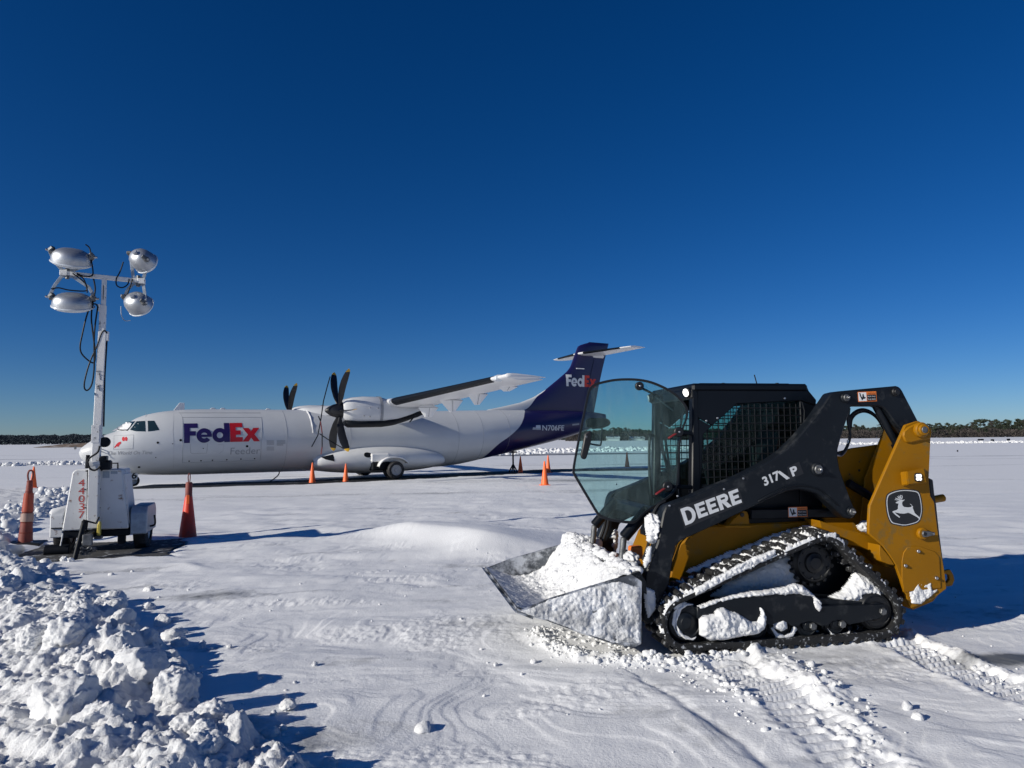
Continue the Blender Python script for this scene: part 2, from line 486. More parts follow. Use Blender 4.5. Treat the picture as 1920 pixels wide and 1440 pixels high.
    def build(s, name, parent=None, smooth=True, angle=35, recalc=True):
        me = bpy.data.meshes.new(name)
        me.from_pydata(s.v, [], s.f)
        for m in s.mats: me.materials.append(m)
        me.polygons.foreach_set('material_index', s.m)
        if recalc:
            bm = bmesh.new(); bm.from_mesh(me)
            bmesh.ops.recalc_face_normals(bm, faces=bm.faces)
            bm.to_mesh(me); bm.free()
        if smooth:
            me.polygons.foreach_set('use_smooth', [True] * len(me.polygons))
            me.set_sharp_from_angle(angle=R(angle))
        me.update()
        o = bpy.data.objects.new(name, me); COL.objects.link(o)
        if parent is not None: o.parent = parent
        return o

def mesh_np(name, v, f, m, smooth=True, parent=None):
    me = bpy.data.meshes.new(name)
    v = np.asarray(v, np.float32); f = np.asarray(f, np.int32); k = f.shape[1]
    me.vertices.add(len(v)); me.vertices.foreach_set('co', v.ravel())
    me.loops.add(f.size); me.loops.foreach_set('vertex_index', f.ravel())
    me.polygons.add(len(f)); me.polygons.foreach_set('loop_start', np.arange(0, f.size, k, dtype=np.int32))
    me.polygons.foreach_set('use_smooth', np.full(len(f), smooth, bool))
    me.materials.append(m); me.update(calc_edges=True); me.validate()
    o = bpy.data.objects.new(name, me); COL.objects.link(o)
    if parent is not None: o.parent = parent
    return o

def tag(o, label=None, cat=None, group=None, kind=None):
    if label: o['label'] = label
    if cat: o['category'] = cat
    if group: o['group'] = group
    if kind: o['kind'] = kind
    return o

def empty(name, loc, rz=0.0):
    o = bpy.data.objects.new(name, None); COL.objects.link(o)
    o.location = loc; o.rotation_euler = (0, 0, rz); o.empty_display_size = .2
    return o

def copy_tree(o, parent=None):
    c = o.copy(); COL.objects.link(c)
    if parent is not None: c.parent = parent
    for ch in o.children: copy_tree(ch, c)
    return c

def text_tris(body, size=1.0, bold=0.0, shear=0.0, align='LEFT', space=1.0):
    """lettering as flat triangles: (verts Nx2, tris)"""
    cu = bpy.data.curves.new('lettering', 'FONT'); cu.body = body; cu.size = size; cu.offset = bold; cu.shear = shear
    cu.align_x = align; cu.space_character = space; cu.resolution_u = 4
    ob = bpy.data.objects.new('lettering', cu); COL.objects.link(ob)
    dg = bpy.context.evaluated_depsgraph_get(); dg.update()
    me = bpy.data.meshes.new_from_object(ob.evaluated_get(dg))
    vs = [(v.co.x, v.co.y) for v in me.vertices]; fs = [tuple(p.vertices) for p in me.polygons]
    bpy.data.objects.remove(ob); bpy.data.curves.remove(cu); bpy.data.meshes.remove(me)
    return vs, fs

def decal(mb, polys, mapper, m, cut=None, z0=0.0, dz=.0006):
    """flat polygons (2-D, possibly concave) or text, cut into bands and laid on a surface by mapper(a, b, lift)"""
    for k, p in enumerate(polys):
        bm = bmesh.new()
        if isinstance(p, tuple) and len(p) == 2 and isinstance(p[1], list) and p[1] and isinstance(p[1][0], tuple) and isinstance(p[0], list):
            V = [bm.verts.new((a, b, 0)) for a, b in p[0]]
            for f in p[1]:
                try: bm.faces.new([V[i] for i in f])
                except ValueError: pass
        else:
            bm.faces.new([bm.verts.new((a, b, 0)) for a, b in p])
        bm.normal_update()
        bmesh.ops.triangulate(bm, faces=bm.faces[:])
        if cut:
            xs = [v.co.x for v in bm.verts]; ys = [v.co.y for v in bm.verts]
            for ax, lo, hi in ((0, min(xs), max(xs)), (1, min(ys), max(ys))):
                c = lo + cut
                while c < hi:
                    no = (1, 0, 0) if ax == 0 else (0, 1, 0); co = (c, 0, 0) if ax == 0 else (0, c, 0)
                    bmesh.ops.bisect_plane(bm, geom=bm.verts[:] + bm.edges[:] + bm.faces[:], plane_co=co, plane_no=no)
                    c += cut
        for v in bm.verts: v.co = Vector(mapper(v.co.x, v.co.y, z0 + k * dz))
        mb.bm(bm, m)

def arc(cx, cy, r, a0, a1, n=16, ry=None):
    ry = r if ry is None else ry
    return [(cx + r * math.cos(R(a0 + (a1 - a0) * i / n)), cy + ry * math.sin(R(a0 + (a1 - a0) * i / n))) for i in range(n + 1)]

def smooth_path(pts, k=6):
    P = [Vector(p) for p in pts]; out = []
    for i in range(len(P) - 1):
        a = P[max(i - 1, 0)]; b = P[i]; c = P[i + 1]; d = P[min(i + 2, len(P) - 1)]
        for j in range(k):
            t = j / k
            out.append(.5 * ((2 * b) + (c - a) * t + (2 * a - 5 * b + 4 * c - d) * t * t + (3 * b - a - 3 * c + d) * t ** 3))
    out.append(P[-1]); return out

def smooth2(pts, k=5, closed=True):
    """Catmull-Rom through 2-D points"""
    n = len(pts); out = []
    for i in range(n if closed else n - 1):
        a, b, c, d = [np.array(pts[j % n]) if closed else np.array(pts[min(max(j, 0), n - 1)]) for j in (i - 1, i, i + 1, i + 2)]
        for j in range(k):
            t = j / k
            q = .5 * ((2 * b) + (c - a) * t + (2 * a - 5 * b + 4 * c - d) * t * t + (3 * b - a - 3 * c + d) * t ** 3)
            out.append((float(q[0]), float(q[1])))
    if not closed: out.append(tuple(pts[-1]))
    return out

# lumps of broken snow: angular blocks with a crumbly surface
def ico(sub):
    bm = bmesh.new(); bmesh.ops.create_icosphere(bm, subdivisions=sub, radius=1)
    v = np.array([x.co[:] for x in bm.verts]); f = np.array([[q.index for q in p.verts] for p in bm.faces]); bm.free()
    return v, f
_I = {k: ico(k) for k in (2, 3, 4, 5)}
def chunk(sub, seed, planes=6, rough=.16):
    v, f = _I[sub]; r = np.random.default_rng(seed); v = v.copy()
    v *= r.uniform(.75, 1.2, 3)
    for i in range(planes):
        n = r.normal(size=3); n /= np.linalg.norm(n); c = r.uniform(.5, .85)
        d = v @ n - c; v = v - np.outer(np.clip(d, 0, None) * .92, n)
    nn = v / np.linalg.norm(v, axis=1)[:, None]
    v = v + nn * (rough * fbm3(v * 1.6 + seed * 3.7, 3, .5) + .26 * np.abs(perlin3(v * 2.6 + seed)) + .15 * np.abs(perlin3(v * 5.3 + seed)) + .08 * np.abs(perlin3(v * 11. + seed)))[:, None]
    return v, f
CH = {s: [chunk(s, 100 + i, planes=int(1 + i % 4), rough=.24 + .08 * (i % 4)) for i in range(10)] for s in (2, 3, 4)}
CH[5] = [chunk(5, 300 + i, planes=2 + i, rough=.30) for i in range(4)]

def scatter_chunks(items):
    """items: (x, y, z, size, detail) -> one mesh's verts, faces"""
    V = []; F = []; o = 0
    for x, y, z, s, d in items:
        v, f = CH[d][RNG.integers(len(CH[d]))]
        a = RNG.normal(size=(3, 3)); q, _ = np.linalg.qr(a)
        w = (v @ q.T) * s * np.array([1, 1, RNG.uniform(.7, 1)]) + np.array([x, y, z])
        V.append(w); F.append(f + o); o += len(v)
    return np.concatenate(V), np.concatenate(F)

def pillow(poly, thick, res, seed, rough=.5, soft=None):
    """snow packed against a plane: height over the polygon, 2-D verts + lift, quads"""
    P = np.array(poly); lo = P.min(0); hi = P.max(0)
    nx = int((hi[0] - lo[0]) / res) + 2; ny = int((hi[1] - lo[1]) / res) + 2
    X, Y = np.meshgrid(lo[0] + np.arange(nx) * res, lo[1] + np.arange(ny) * res, indexing='ij')
    wob = res * 2.2 * fbm2(X / .07 + seed, Y / .07, 3)
    pc = list(poly) + [poly[0]]
    d, _, _ = poly_dist(X, Y, pc); ins = poly_in(X + wob, Y + wob * .7, poly)
    d = np.where(ins, d, 0)
    soft = soft or thick * 1.2
    h = thick * np.sqrt(np.clip(1 - (1 - np.clip(d / soft, 0, 1)) ** 2, 0, 1))
    h = h * (1 + rough * fbm2(X / .11 + seed, Y / .11 + 3, 4)) + rough * thick * .5 * fbm2(X / .03, Y / .03 + seed, 3) * (d > 0)
    h = np.where(ins, np.clip(h, 0, None), -.004)
    idx = np.arange(nx * ny).reshape(nx, ny)
    near = ins.copy()
    near[1:] |= ins[:-1]; near[:-1] |= ins[1:]; near[:, 1:] |= ins[:, :-1]; near[:, :-1] |= ins[:, 1:]
    keep = near[:-1, :-1] & near[1:, :-1] & near[1:, 1:] & near[:-1, 1:]
    q = np.stack([idx[:-1, :-1], idx[1:, :-1], idx[1:, 1:], idx[:-1, 1:]], -1)[keep]
    u, inv = np.unique(q, return_inverse=True)
    return X.ravel()[u], Y.ravel()[u], h.ravel()[u], inv.reshape(q.shape)

def join_np(name, parts, m, parent=None):
    V = []; F = []; o = 0
    for v, f in parts:
        V.append(np.asarray(v)); f = np.asarray(f)
        if f.shape[1] == 4: f = np.concatenate([f[:, [0, 1, 2]], f[:, [0, 2, 3]]])
        F.append(f + o); o += len(v)
    return mesh_np(name, np.concatenate(V), np.concatenate(F), m, parent=parent)
# ------------------------------------------------------------------ the loader's, plane's and tower's places
LO = Frame(R(190), (1.874, 6.238, 0.0))
PL = Frame(R(180 + 31.355), (-16.96, 28.226, 1.58 - 1.968))
PLZ = PL.O[2]
GZ = -0.19                                     # the apron lies a little lower under the plane

# ------------------------------------------------------------------ snow-covered ground
BANK_EDGE = [(-16.5, 27.0), (-12.5, 19.8), (-9.0, 13.0), (-7.15, 10.3), (-5.95, 9.1), (-5.1, 8.25), (-4.3, 7.5), (-3.55, 6.75), (-2.9, 5.9), (-2.45, 5.25), (-2.02, 4.75), (-1.88, 4.38), (-1.58, 4.05), (-1.12, 3.76), (-.78, 3.42), (-.5, 2.6)]
TRK1 = [tuple(on_ground(*p)[:2]) for p in ((1340, 1190), (1372, 1245), (1480, 1318), (1640, 1450), (1760, 1560))]
TRK2 = [tuple(on_ground(*p)[:2]) for p in ((1640, 1185), (1730, 1225), (1830, 1268), (1990, 1330), (2200, 1420))]
GROOVE = [tuple(on_ground(*p)[:2]) for p in ((1205, 1275), (1240, 1295), (1320, 1350), (1400, 1400), (1455, 1450), (1500, 1500))]
RIDGE2 = [tuple(on_ground(*p)[:2]) for p in ((1440, 1225), (1520, 1280), (1600, 1335), (1640, 1380))]
CHURN = [tuple(on_ground(*p)[:2]) for p in ((990, 1188), (1030, 1215), (1090, 1232), (1190, 1242), (1290, 1242), (1380, 1228), (1460, 1212), (1560, 1204), (1680, 1202))]
DRIFT = [tuple(on_ground(*p)[:2]) for p in ((700, 1010), (985, 1030))]
TWR = np.array([-6.15, 10.95])

def base_h(x, y):
    d = np.hypot(x, y)
    return GZ * sstep(12, 27, d)

def clear_strip(x, y):
    """bare wet strip the plane stands on, and the patch under the light tower: 0..1"""
    P = [tuple(on_ground(*p, GZ)[:2]) for p in ((230, 915), (420, 910), (600, 904.5), (760, 897), (900, 890), (1075, 882), (1260, 880), (1500, 880))]
    d, s, a = poly_dist(x, y, P)
    w = np.where(s > 0, 2.6, .75) + .35 * fbm2(x / 2.2, y / 2.2, 3)
    strip = 1 - sstep(w * .8, w * 1.15, d)
    return strip

def tower_patch(x, y):
    dx = (x - TWR[0]) * .96 + (y - TWR[1]) * .27; dy = -(x - TWR[0]) * .27 + (y - TWR[1]) * .96
    r = np.maximum(np.abs(dx + .05) / 1.12, np.abs(dy + .10) / .98) + .16 * fbm2(x / .5, y / .5, 3)
    return 1 - sstep(.86, 1.05, r)

def ground_h(x, y, fine=True):
    x = np.asarray(x, float); y = np.asarray(y, float)
    h = base_h(x, y)
    d = np.hypot(x, y)
    ca, sa = math.cos(R(12)), math.sin(R(12))
    a = ca * x + sa * y; b = -sa * x + ca * y
    calm = 1 - np.exp(-(((x - 2.0) / 1.9) ** 2 + ((y - 6.3) / 1.2) ** 2) ** 2)
    und = .055 * fbm2(a / 3.1 + 3.3, b / 1.5, 3) + .022 * fbm2(a / .9, b / .5 + 7, 3)
    h = h + und * calm * (1 + .5 * sstep(9, 14, d) - .9 * sstep(16, 24, d))
    # wind-cut terraces: thin layers of crust with curling edges
    wx = .9 * fbm2(x / 1.3 + 5, y / 1.3, 2); wy = .9 * fbm2(x / 1.3, y / 1.3 + 9, 2)
    t = fbm2((a + wx) / 1.9 + 2.0, (b + wy) / .85 + 4.1, 3) * 7.5
    fr = t - np.floor(t)
    st = np.floor(t) + sstep(.0, .20, fr) * .70 + .30 * fr
    msk = sstep(-.25, .25, fbm2(x / 1.7 + 11, y / 1.7, 2) + .30 * (y < 6.5))
    h = h + .0066 * st * msk * calm * (1 - sstep(14, 40, d))
    # long low sastrugi further out
    h = h + .020 * np.abs(fbm2(a / 2.6 + 31, b / .55, 3)) * sstep(6, 10, d) * calm
    if fine:
        # patches of rough, pitted crust
        pm = sstep(.05, .30, fbm2(a / 1.6 + 21, b / .8 + 2, 3)) * (1 - sstep(11, 15, d))
        h = h + pm * .016 * fbm2(x / .075, y / .06, 4, .65) * calm
        h = h + .0035 * fbm2(x / .16, y / .16, 3)
    # drift behind the bucket: steep lit face towards the sun, long back
    e = np.array(DRIFT[1]) - np.array(DRIFT[0]); L = float(np.hypot(*e)); e /= L
    al = ((x - DRIFT[0][0]) * e[0] + (y - DRIFT[0][1]) * e[1]) / L
    pp = -(x - DRIFT[0][0]) * e[1] + (y - DRIFT[0][1]) * e[0]
    pp = pp - .16 * np.sin(al * 5.2 + .6) - .05 * np.sin(al * 13)
    prof = np.where(pp > 0, np.exp(-(pp / 1.5) ** 2), np.exp(-np.abs(pp / .50) ** 1.6))
    env = sstep(-.35, .25, al) * (1 - sstep(.75, 1.35, al))
    h = h * (1 - .75 * prof * env) + .27 * prof * env
    # tracks the loader has left
    for P, fade in ((TRK1, 2.0), (TRK2, 2.4)):
        dd, s, arc_ = poly_dist(x, y, P)
        w = .19 + .03 * fbm2(x / .3, y / .3, 2)
        ins = 1 - sstep(w * .75, w * 1.1, dd)
        k = 1 - .55 * sstep(.6, fade, arc_)
        cle = .5 + .5 * np.sin((arc_ + .25 * dd * s) * 2 * np.pi / .092)
        cle = sstep(.35, .60, cle)
        brk = sstep(.0, .30, fbm2(x / .26 + 40, y / .26, 3) + .20 * np.where(s > 0, sstep(.02, .12, dd), -1))
        h = h + ins * (-.046 * k + .040 * k * cle * (1 - brk) + brk * .085 * billow2(x / .13, y / .13, 5, .6))
        berm = np.exp(-((dd - w * 1.22) / .06) ** 2)
        side = np.where(s < 0, .40, 1.0)
        h = h + berm * side * (.002 + .10 * billow2(x / .13 + 3, y / .13, 6, .62)) * (1 - .6 * sstep(.9, fade + .6, arc_))
    dd, s, arc_ = poly_dist(x, y, RIDGE2)
    h = h + np.exp(-(dd / .095) ** 2) * sstep(0, .15, arc_) * (1 - sstep(.9, 1.2, arc_)) * (.012 + .105 * billow2(x / .14, y / .14 + 5, 6, .62))
    dd, s, arc_ = poly_dist(x, y, GROOVE)
    wob = dd + .012 * fbm2(x / .1, y / .1, 2)
    h = h - .009 * np.exp(-(wob / .035) ** 2) + .010 * np.where(s < 0, sstep(0, .08, dd) * (1 - sstep(.08, .5, dd)), 0)
    # churned strip in front of the bucket and along the near track
    dd, s, arc_ = poly_dist(x, y, CHURN)
    h = h + np.exp(-(dd / .085) ** 2) * (.012 + .10 * billow2(x / .13 + 1, y / .13, 5, .6)) * sstep(0, .2, arc_)
    # cleared pavement
    cs = clear_strip(x, y) * (d > 18); tp = tower_patch(x, y)
    h = h * (1 - cs) + (base_h(x, y) - .05) * cs
    h = h * (1 - tp) + (base_h(x, y) - .06) * tp
    # heaped edge round the tower's patch
    return h

def build_ground():
    xs = [-4.2]
    while xs[-1] < 4.6: xs.append(xs[-1] + .0115 + .004 * max(0, abs(xs[-1] - .5) - 2.5))
    st = xs[-1] - xs[-2]
    while xs[-1] < 4200: st *= 1.045; xs.append(xs[-1] + st)
    left = [xs[0]]; st = xs[1] - xs[0]
    while left[-1] > -4200: st *= 1.04; left.append(left[-1] - st)
    xs = np.array(left[:0:-1] + xs)
    ys = [3.1]
    while ys[-1] < 45: ys.append(ys[-1] + .0105 * max(1, ys[-1] / 3.6) ** 1.55)
    st = ys[-1] - ys[-2]
    while ys[-1] < 6000: st *= 1.06; ys.append(ys[-1] + st)
    near = [3.1]; st = .012
    while near[-1] > -400: st *= 1.12; near.append(near[-1] - st)
    ys = np.array(near[:0:-1] + ys)
    X, Y = np.meshgrid(xs, ys, indexing='ij')
    x, y = X.ravel(), Y.ravel()
    z = np.zeros_like(x)
    for i in range(0, len(x), 200000): z[i:i + 200000] = ground_h(x[i:i + 200000], y[i:i + 200000])
    nx, ny = len(xs), len(ys)
    idx = np.arange(nx * ny).reshape(nx, ny)
    q = np.stack([idx[:-1, :-1], idx[1:, :-1], idx[1:, 1:], idx[:-1, 1:]], -1).reshape(-1, 4)
    o = mesh_np('snow_ground', np.stack([x, y, z], 1), q, M['snow'])
    # where the snow is thin and the pavement shows grey through it
    ca, sa = math.cos(R(8)), math.sin(R(8))
    a = ca * x + sa * y; b = -sa * x + ca * y
    d = np.hypot(x, y)
    th = 1.2 * fbm2(a / 1.9 + 51, b / .62 + 3, 4) * (1 - sstep(14, 30, d)) + .10 * (1 - sstep(4, 14, d)) + 1.5 * fbm2(a / 16 + 7, b / 3.2, 4) * sstep(12, 26, d) * (1 - .6 * sstep(80, 250, d))
    th = th - .25 * sstep(.05, .2, z)
    p = on_ground(1895, 1238); th += 1.1 * np.exp(-(((x - p[0]) / .42) ** 2 + ((y - p[1]) / .16) ** 2))
    p = on_ground(430, 1115); th += .38 * np.exp(-(((x - p[0]) / .9) ** 2 + ((y - p[1]) / .22) ** 2))
    p = on_ground(880, 1165); th += .35 * np.exp(-(((x - p[0]) / .9) ** 2 + ((y - p[1]) / .25) ** 2))
    for px, py, w in ((930, 854, 1.1), (1140, 850, .8), (60, 862, .8), (1850, 829, .9)):
        p = on_ground(px, py, GZ); th += w * np.exp(-((b - (-sa * p[0] + ca * p[1])) / 3.0) ** 2 - ((a - p[0] * ca - p[1] * sa) / 40) ** 2)
    at = o.data.attributes.new('thin', 'FLOAT', 'POINT')
    at.data.foreach_set('value', np.clip(th, -1, 2).astype(np.float32))
    tag(o, kind='structure')
    return o
build_ground()

def sheet(name, pts_px, gz, res, fn, lift, m):
    P = [tuple(on_ground(*p, gz)[:2]) for p in pts_px]
    lo = np.min(P, 0) - 1; hi = np.max(P, 0) + 1
    X, Y = np.meshgrid(np.arange(lo[0], hi[0], res), np.arange(lo[1], hi[1], res), indexing='ij')
    k = fn(X, Y) > .62
    z = ground_h(X, Y, False) * 0 + base_h(X, Y) + lift
    idx = np.arange(X.size).reshape(X.shape)
    kk = k[:-1, :-1] & k[1:, :-1] & k[1:, 1:] & k[:-1, 1:]
    q = np.stack([idx[:-1, :-1], idx[1:, :-1], idx[1:, 1:], idx[:-1, 1:]], -1)[kk]
    u, inv = np.unique(q, return_inverse=True)
    v = np.stack([X.ravel()[u], Y.ravel()[u], z.ravel()[u]], 1)
    return tag(mesh_np(name, v, inv.reshape(q.shape), m), kind='structure')
sheet('wet_pavement', ((200, 925), (1500, 875), (600, 880), (1260, 872)), GZ, .12, clear_strip, -.012, M['asphalt'])
sheet('bare_pavement', ((30, 1090), (330, 1010), (60, 1000)), 0, .03, tower_patch, -.012, M['asphalt_dry'])

# ------------------------------------------------------------------ ploughed snow
def bank_h(x, y):
    d, s, arc_ = poly_dist(x, y, BANK_EDGE)
    edge = .10 * fbm2(x / .35 + 3, y / .35, 3)
    d = np.where(s < 0, d, -d) + edge              # positive inside the bank (left of the cleared field)
    big = sstep(-.1, .5, d)
    ht = (.09 + .07 * fbm2(x / .9, y / .9 + 3, 2)) * sstep(-.02, .50, d) - .02 * sstep(.7, 1.4, d)
    ht = ht - .02 * sstep(1.2, 2.5, d)
    core = sstep(-.04, .1, d)
    m1 = sstep(-.2, .3, fbm2(x / .6 + 9, y / .6, 2))
    wx = x + .03 * fbm2(x / .09, y / .09, 3); wy = y + .03 * fbm2(x / .09 + 7, y / .09, 3)
    far_in = sstep(.55, 1.3, d)
    wb = x + .06 * fbm2(x / .2, y / .2, 2); 
    lum = .55 * lumps(wx, wy, .42, seed=11, rmin=.3, rmax=.75) * m1 * sstep(-.05, .35, d) * (1 - .75 * far_in) + .34 * lumps(wx, wy, .16, seed=12) * (1 - .4 * far_in)
    lum = lum + .30 * (billow2(wb / .42 + 3, y / .42, 6, .56) - .12) * (1 - .55 * far_in) + .40 * lumps(wx + .3, wy, .085, seed=13) + .40 * lumps(wx, wy, .040, seed=14)
    lum = lum + .034 * billow2(x / .075, y / .075, 4, .6)
    return np.where(d > -.06, ht + core * lum, -.10) + .012 * fbm2(x / .03, y / .03, 3) - .02, d

def build_bank():
    parts = []
    for (x0, x1, y0, y1, r) in ((-4.9, .1, 2.75, 7.4, .0115), (-9.5, -2.9, 7.4, 12.4, .026), (-19, -6.5, 12.4, 27.5, .06), (-10.5, -4.9, 1.0, 7.4, .035), (-15.5, -9.5, 3.0, 12.4, .05), (-30, -19, 8, 27.5, .12), (-4.9, -.2, 1.0, 2.75, .03)):
        X, Y = np.meshgrid(np.arange(x0, x1 + r * .5, r), np.arange(y0, y1 + r * .5, r), indexing='ij')
        x, y = X.ravel(), Y.ravel()
        z, d = bank_h(x, y)
        fade = 1 - .45 * sstep(11, 20, np.hypot(x, y)); z = np.where(z > 0, z * fade, z)
        far = (d > 9) | (d < -.12)
        z = z + ground_h(x, y, False)
        idx = np.arange(X.size).reshape(X.shape)
        ok = ~far.reshape(X.shape)
        kk = ok[:-1, :-1] & ok[1:, :-1] & ok[1:, 1:] & ok[:-1, 1:]
        q = np.stack([idx[:-1, :-1], idx[1:, :-1], idx[1:, 1:], idx[:-1, 1:]], -1)[kk]
        u, inv = np.unique(q, return_inverse=True)
        parts.append((np.stack([x, y, z], 1)[u], inv.reshape(q.shape)))
    it = []
    def drop(x, y, s, det, sink=.35):
        z, d = bank_h(np.array([x]), np.array([y]))
        g = float(ground_h(np.array([x]), np.array([y]), False)[0])
        it.append((x, y, g + max(0, float(z[0])) * .92 + s * (.45 - sink), s, det))
    n = 0
    pts = np.array(BANK_EDGE)
    seglen = np.hypot(*(pts[1:] - pts[:-1]).T)
    while n < 430:
        i = RNG.choice(len(seglen), p=seglen / seglen.sum()); t = RNG.random()
        p = pts[i] + (pts[i + 1] - pts[i]) * t
        dirv = (pts[i + 1] - pts[i]) / seglen[i]; nrm = np.array([dirv[1], -dirv[0]])
        near = p[1] < 11
        if not near and RNG.random() < .4: continue
        off = -(abs(RNG.normal()) * .55 - .12)
        if RNG.random() < .10: off = RNG.random() ** 2 * .9
        q = p - nrm * off if False else p + nrm * (-off) * 1.0
        s = float(np.clip(RNG.lognormal(math.log(.030), .65), .010, .13)) * (1 if near else 1.5)
        if off > .12: s *= .5
        drop(q[0], q[1], s, (4 if s > .05 else 3) if p[1] < 8 and s > .018 else 2)
        n += 1
    # the biggest blocks
    for px, py, s, lift in ((120, 1290, .17, .15), (190, 1320, .12, .1), (330, 1265, .12, .12), (400, 1290, .10, .05), (60, 1180, .10, .1), (130, 1180, .15, .1), (195, 1165, .10, .15),
                            (235, 1128, .05, .02), (265, 1215, .07, .12), (300, 1240, .08, .1), (385, 1320, .075, .12), (350, 1310, .075, .14), (255, 1320, .05, .2), (383, 1365, .085, .1), (40, 1165, .10, .1), (150, 1120, .10, .1), (235, 1235, .09, .12), (20, 1075, .13, .15), (150, 1205, .08, .14)):
        p = on_ground(px, py, .26)
        zb, _ = bank_h(np.array([p[0]]), np.array([p[1]]))
        it.append((p[0], p[1], max(0, float(zb[0])) * .9 + .30 * s, s, 5))
    parts.append(scatter_chunks(it))
    tag(join_np('snow_bank', parts, M['snow_bank']), 'lumpy white snow bank thrown up by ploughing along the left foreground', 'snow bank', kind='stuff')
build_bank()

# loose lumps on the field and churned snow round the machine
it = []
for px, py, s in ((305, 1165, .06), (343, 1185, .035), (540, 1335, .05), (534, 1318, .02), (1000, 1240, .02), (1060, 1215, .02), (487, 1280, .02), (330, 1160, .03), (380, 1210, .03), (375, 1215, .02), (395, 1217, .02), (430, 1216, .02), (512, 1348, .02), (531, 1375, .02), (1520, 1250, .03), (1545, 1262, .02), (930, 1245, .018), (590, 1255, .02), (1434, 1375, .018), (120, 1050, .05), (132, 1052, .04), (105, 1047, .03), (1700, 1330, .03), (1720, 1350, .03)):
    p = on_ground(px, py); it.append((p[0], p[1], float(ground_h(p[0], p[1])) + s * .4, s, 4 if s > .03 else 3))
for _ in range(120):
    x = RNG.uniform(-2.5, 4.5); y = RNG.uniform(3.3, 10); s = RNG.uniform(.003, .011)
    it.append((x, y, float(ground_h(x, y)) + s * .5, s, 2))
V, F = scatter_chunks(it)
tag(mesh_np('loose_snow_lumps', V, F, M['snow_bank']), 'loose lumps of snow scattered over the wind-crusted field', 'snow lumps', kind='stuff')

def churn():
    it = []
    def band(P, n, sp, smin, smax, lift=.0):
        P = np.array([on_ground(*p)[:2] for p in P]); L = np.hypot(*(P[1:] - P[:-1]).T)
        for _ in range(n):
            i = RNG.choice(len(L), p=L / L.sum()); q = P[i] + (P[i + 1] - P[i]) * RNG.random() + RNG.normal(size=2) * np.array([sp, sp])
            s = float(np.clip(RNG.lognormal(math.log(smin), .5), smin * .5, smax))
            it.append((q[0], q[1], float(ground_h(q[0], q[1], False)) + s * .15 + lift * RNG.random(), s, 3 if s > .012 else 2))
    band(((1010, 1190), (1060, 1225), (1140, 1240), (1230, 1245)), 300, .07, .009, .04)
    band(((1190, 1240), (1290, 1243), (1380, 1225), (1460, 1208)), 240, .035, .010, .036, .01)
    band(((1290, 1240), (1340, 1270), (1420, 1330)), 60, .05, .012, .03)
    band(((1440, 1225), (1520, 1280), (1600, 1335), (1640, 1380)), 50, .07, .008, .024, .02)
    band(((1230, 1235), (1330, 1300), (1420, 1370)), 50, .025, .006, .014)
    band(((1480, 1205), (1600, 1200), (1700, 1200), (1730, 1215), (1900, 1290)), 120, .05, .008, .024)
    band(((1560, 1340), (1660, 1420), (1700, 1440)), 20, .07, .01, .025)
    band(((1020, 1180), (1100, 1205), (1180, 1215)), 110, .06, .009, .025)
    V, F = scatter_chunks(it)
    tag(mesh_np('churned_snow', V, F, M['snow_bank']), 'churned snow crumbs heaped under the bucket and along the loader tracks', 'churned snow', kind='stuff')
churn()

def windrow(name, P, h, w, seed, label, res, m):
    P = np.array(P); parts = []; it = []
    L = np.hypot(*(P[1:] - P[:-1]).T)
    n = int(L.sum() / (h * .10) * max(1, w / 2))
    for _ in range(n):
        i = RNG.choice(len(L), p=L / L.sum()); q = P[i] + (P[i + 1] - P[i]) * RNG.random()
        dv = (P[i + 1] - P[i]) / L[i]; o = RNG.normal() * w * .42
        q = q + np.array([-dv[1], dv[0]]) * o
        s = float(np.clip(RNG.lognormal(math.log(h * .22), .6), h * .08, h * .7))
        it.append((q[0], q[1], GZ + max(0, h * .6 * (1 - abs(o) / w)) * RNG.random() - s * .1, s, 2))
    V, F = scatter_chunks(it)
    tag(mesh_np(name, V, F, m), label, 'snow windrow', kind='stuff')
g = lambda *p: on_ground(*p, GZ)[:2]
windrow('snow_windrow', [g(-160, 873), g(0, 874), g(80, 871), g(150, 871), g(260, 868)], .42, 1.5, 1, 'grey lumpy ridge of ploughed snow behind the plane nose', .1, M['snow_bank'])
windrow('snow_windrow', [g(860, 853), g(1000, 847), g(1120, 845), g(1300, 842), g(1480, 840)], .55, 7.5, 2, 'lumpy ridge of ploughed snow seen under the plane tail and through the loader door', .1, M['snow_bank'])
windrow('snow_windrow', [g(1560, 833.5), g(1760, 831.5), g(1850, 830.3), g(1990, 828.8)], .55, 3.0, 3, 'low bright ridge of ploughed snow far off to the right', .1, M['snow_bank'])
# ------------------------------------------------------------------ compact track loader
lo = empty('compact_track_loader', tuple(LO.O), LO.ang)
tag(lo, 'black and yellow compact track loader with open glass door and raised bucket on the snow', 'track loader')
q = LO.q; qs = LO.qs
ARM_V0, ARM_V1 = .60, .72

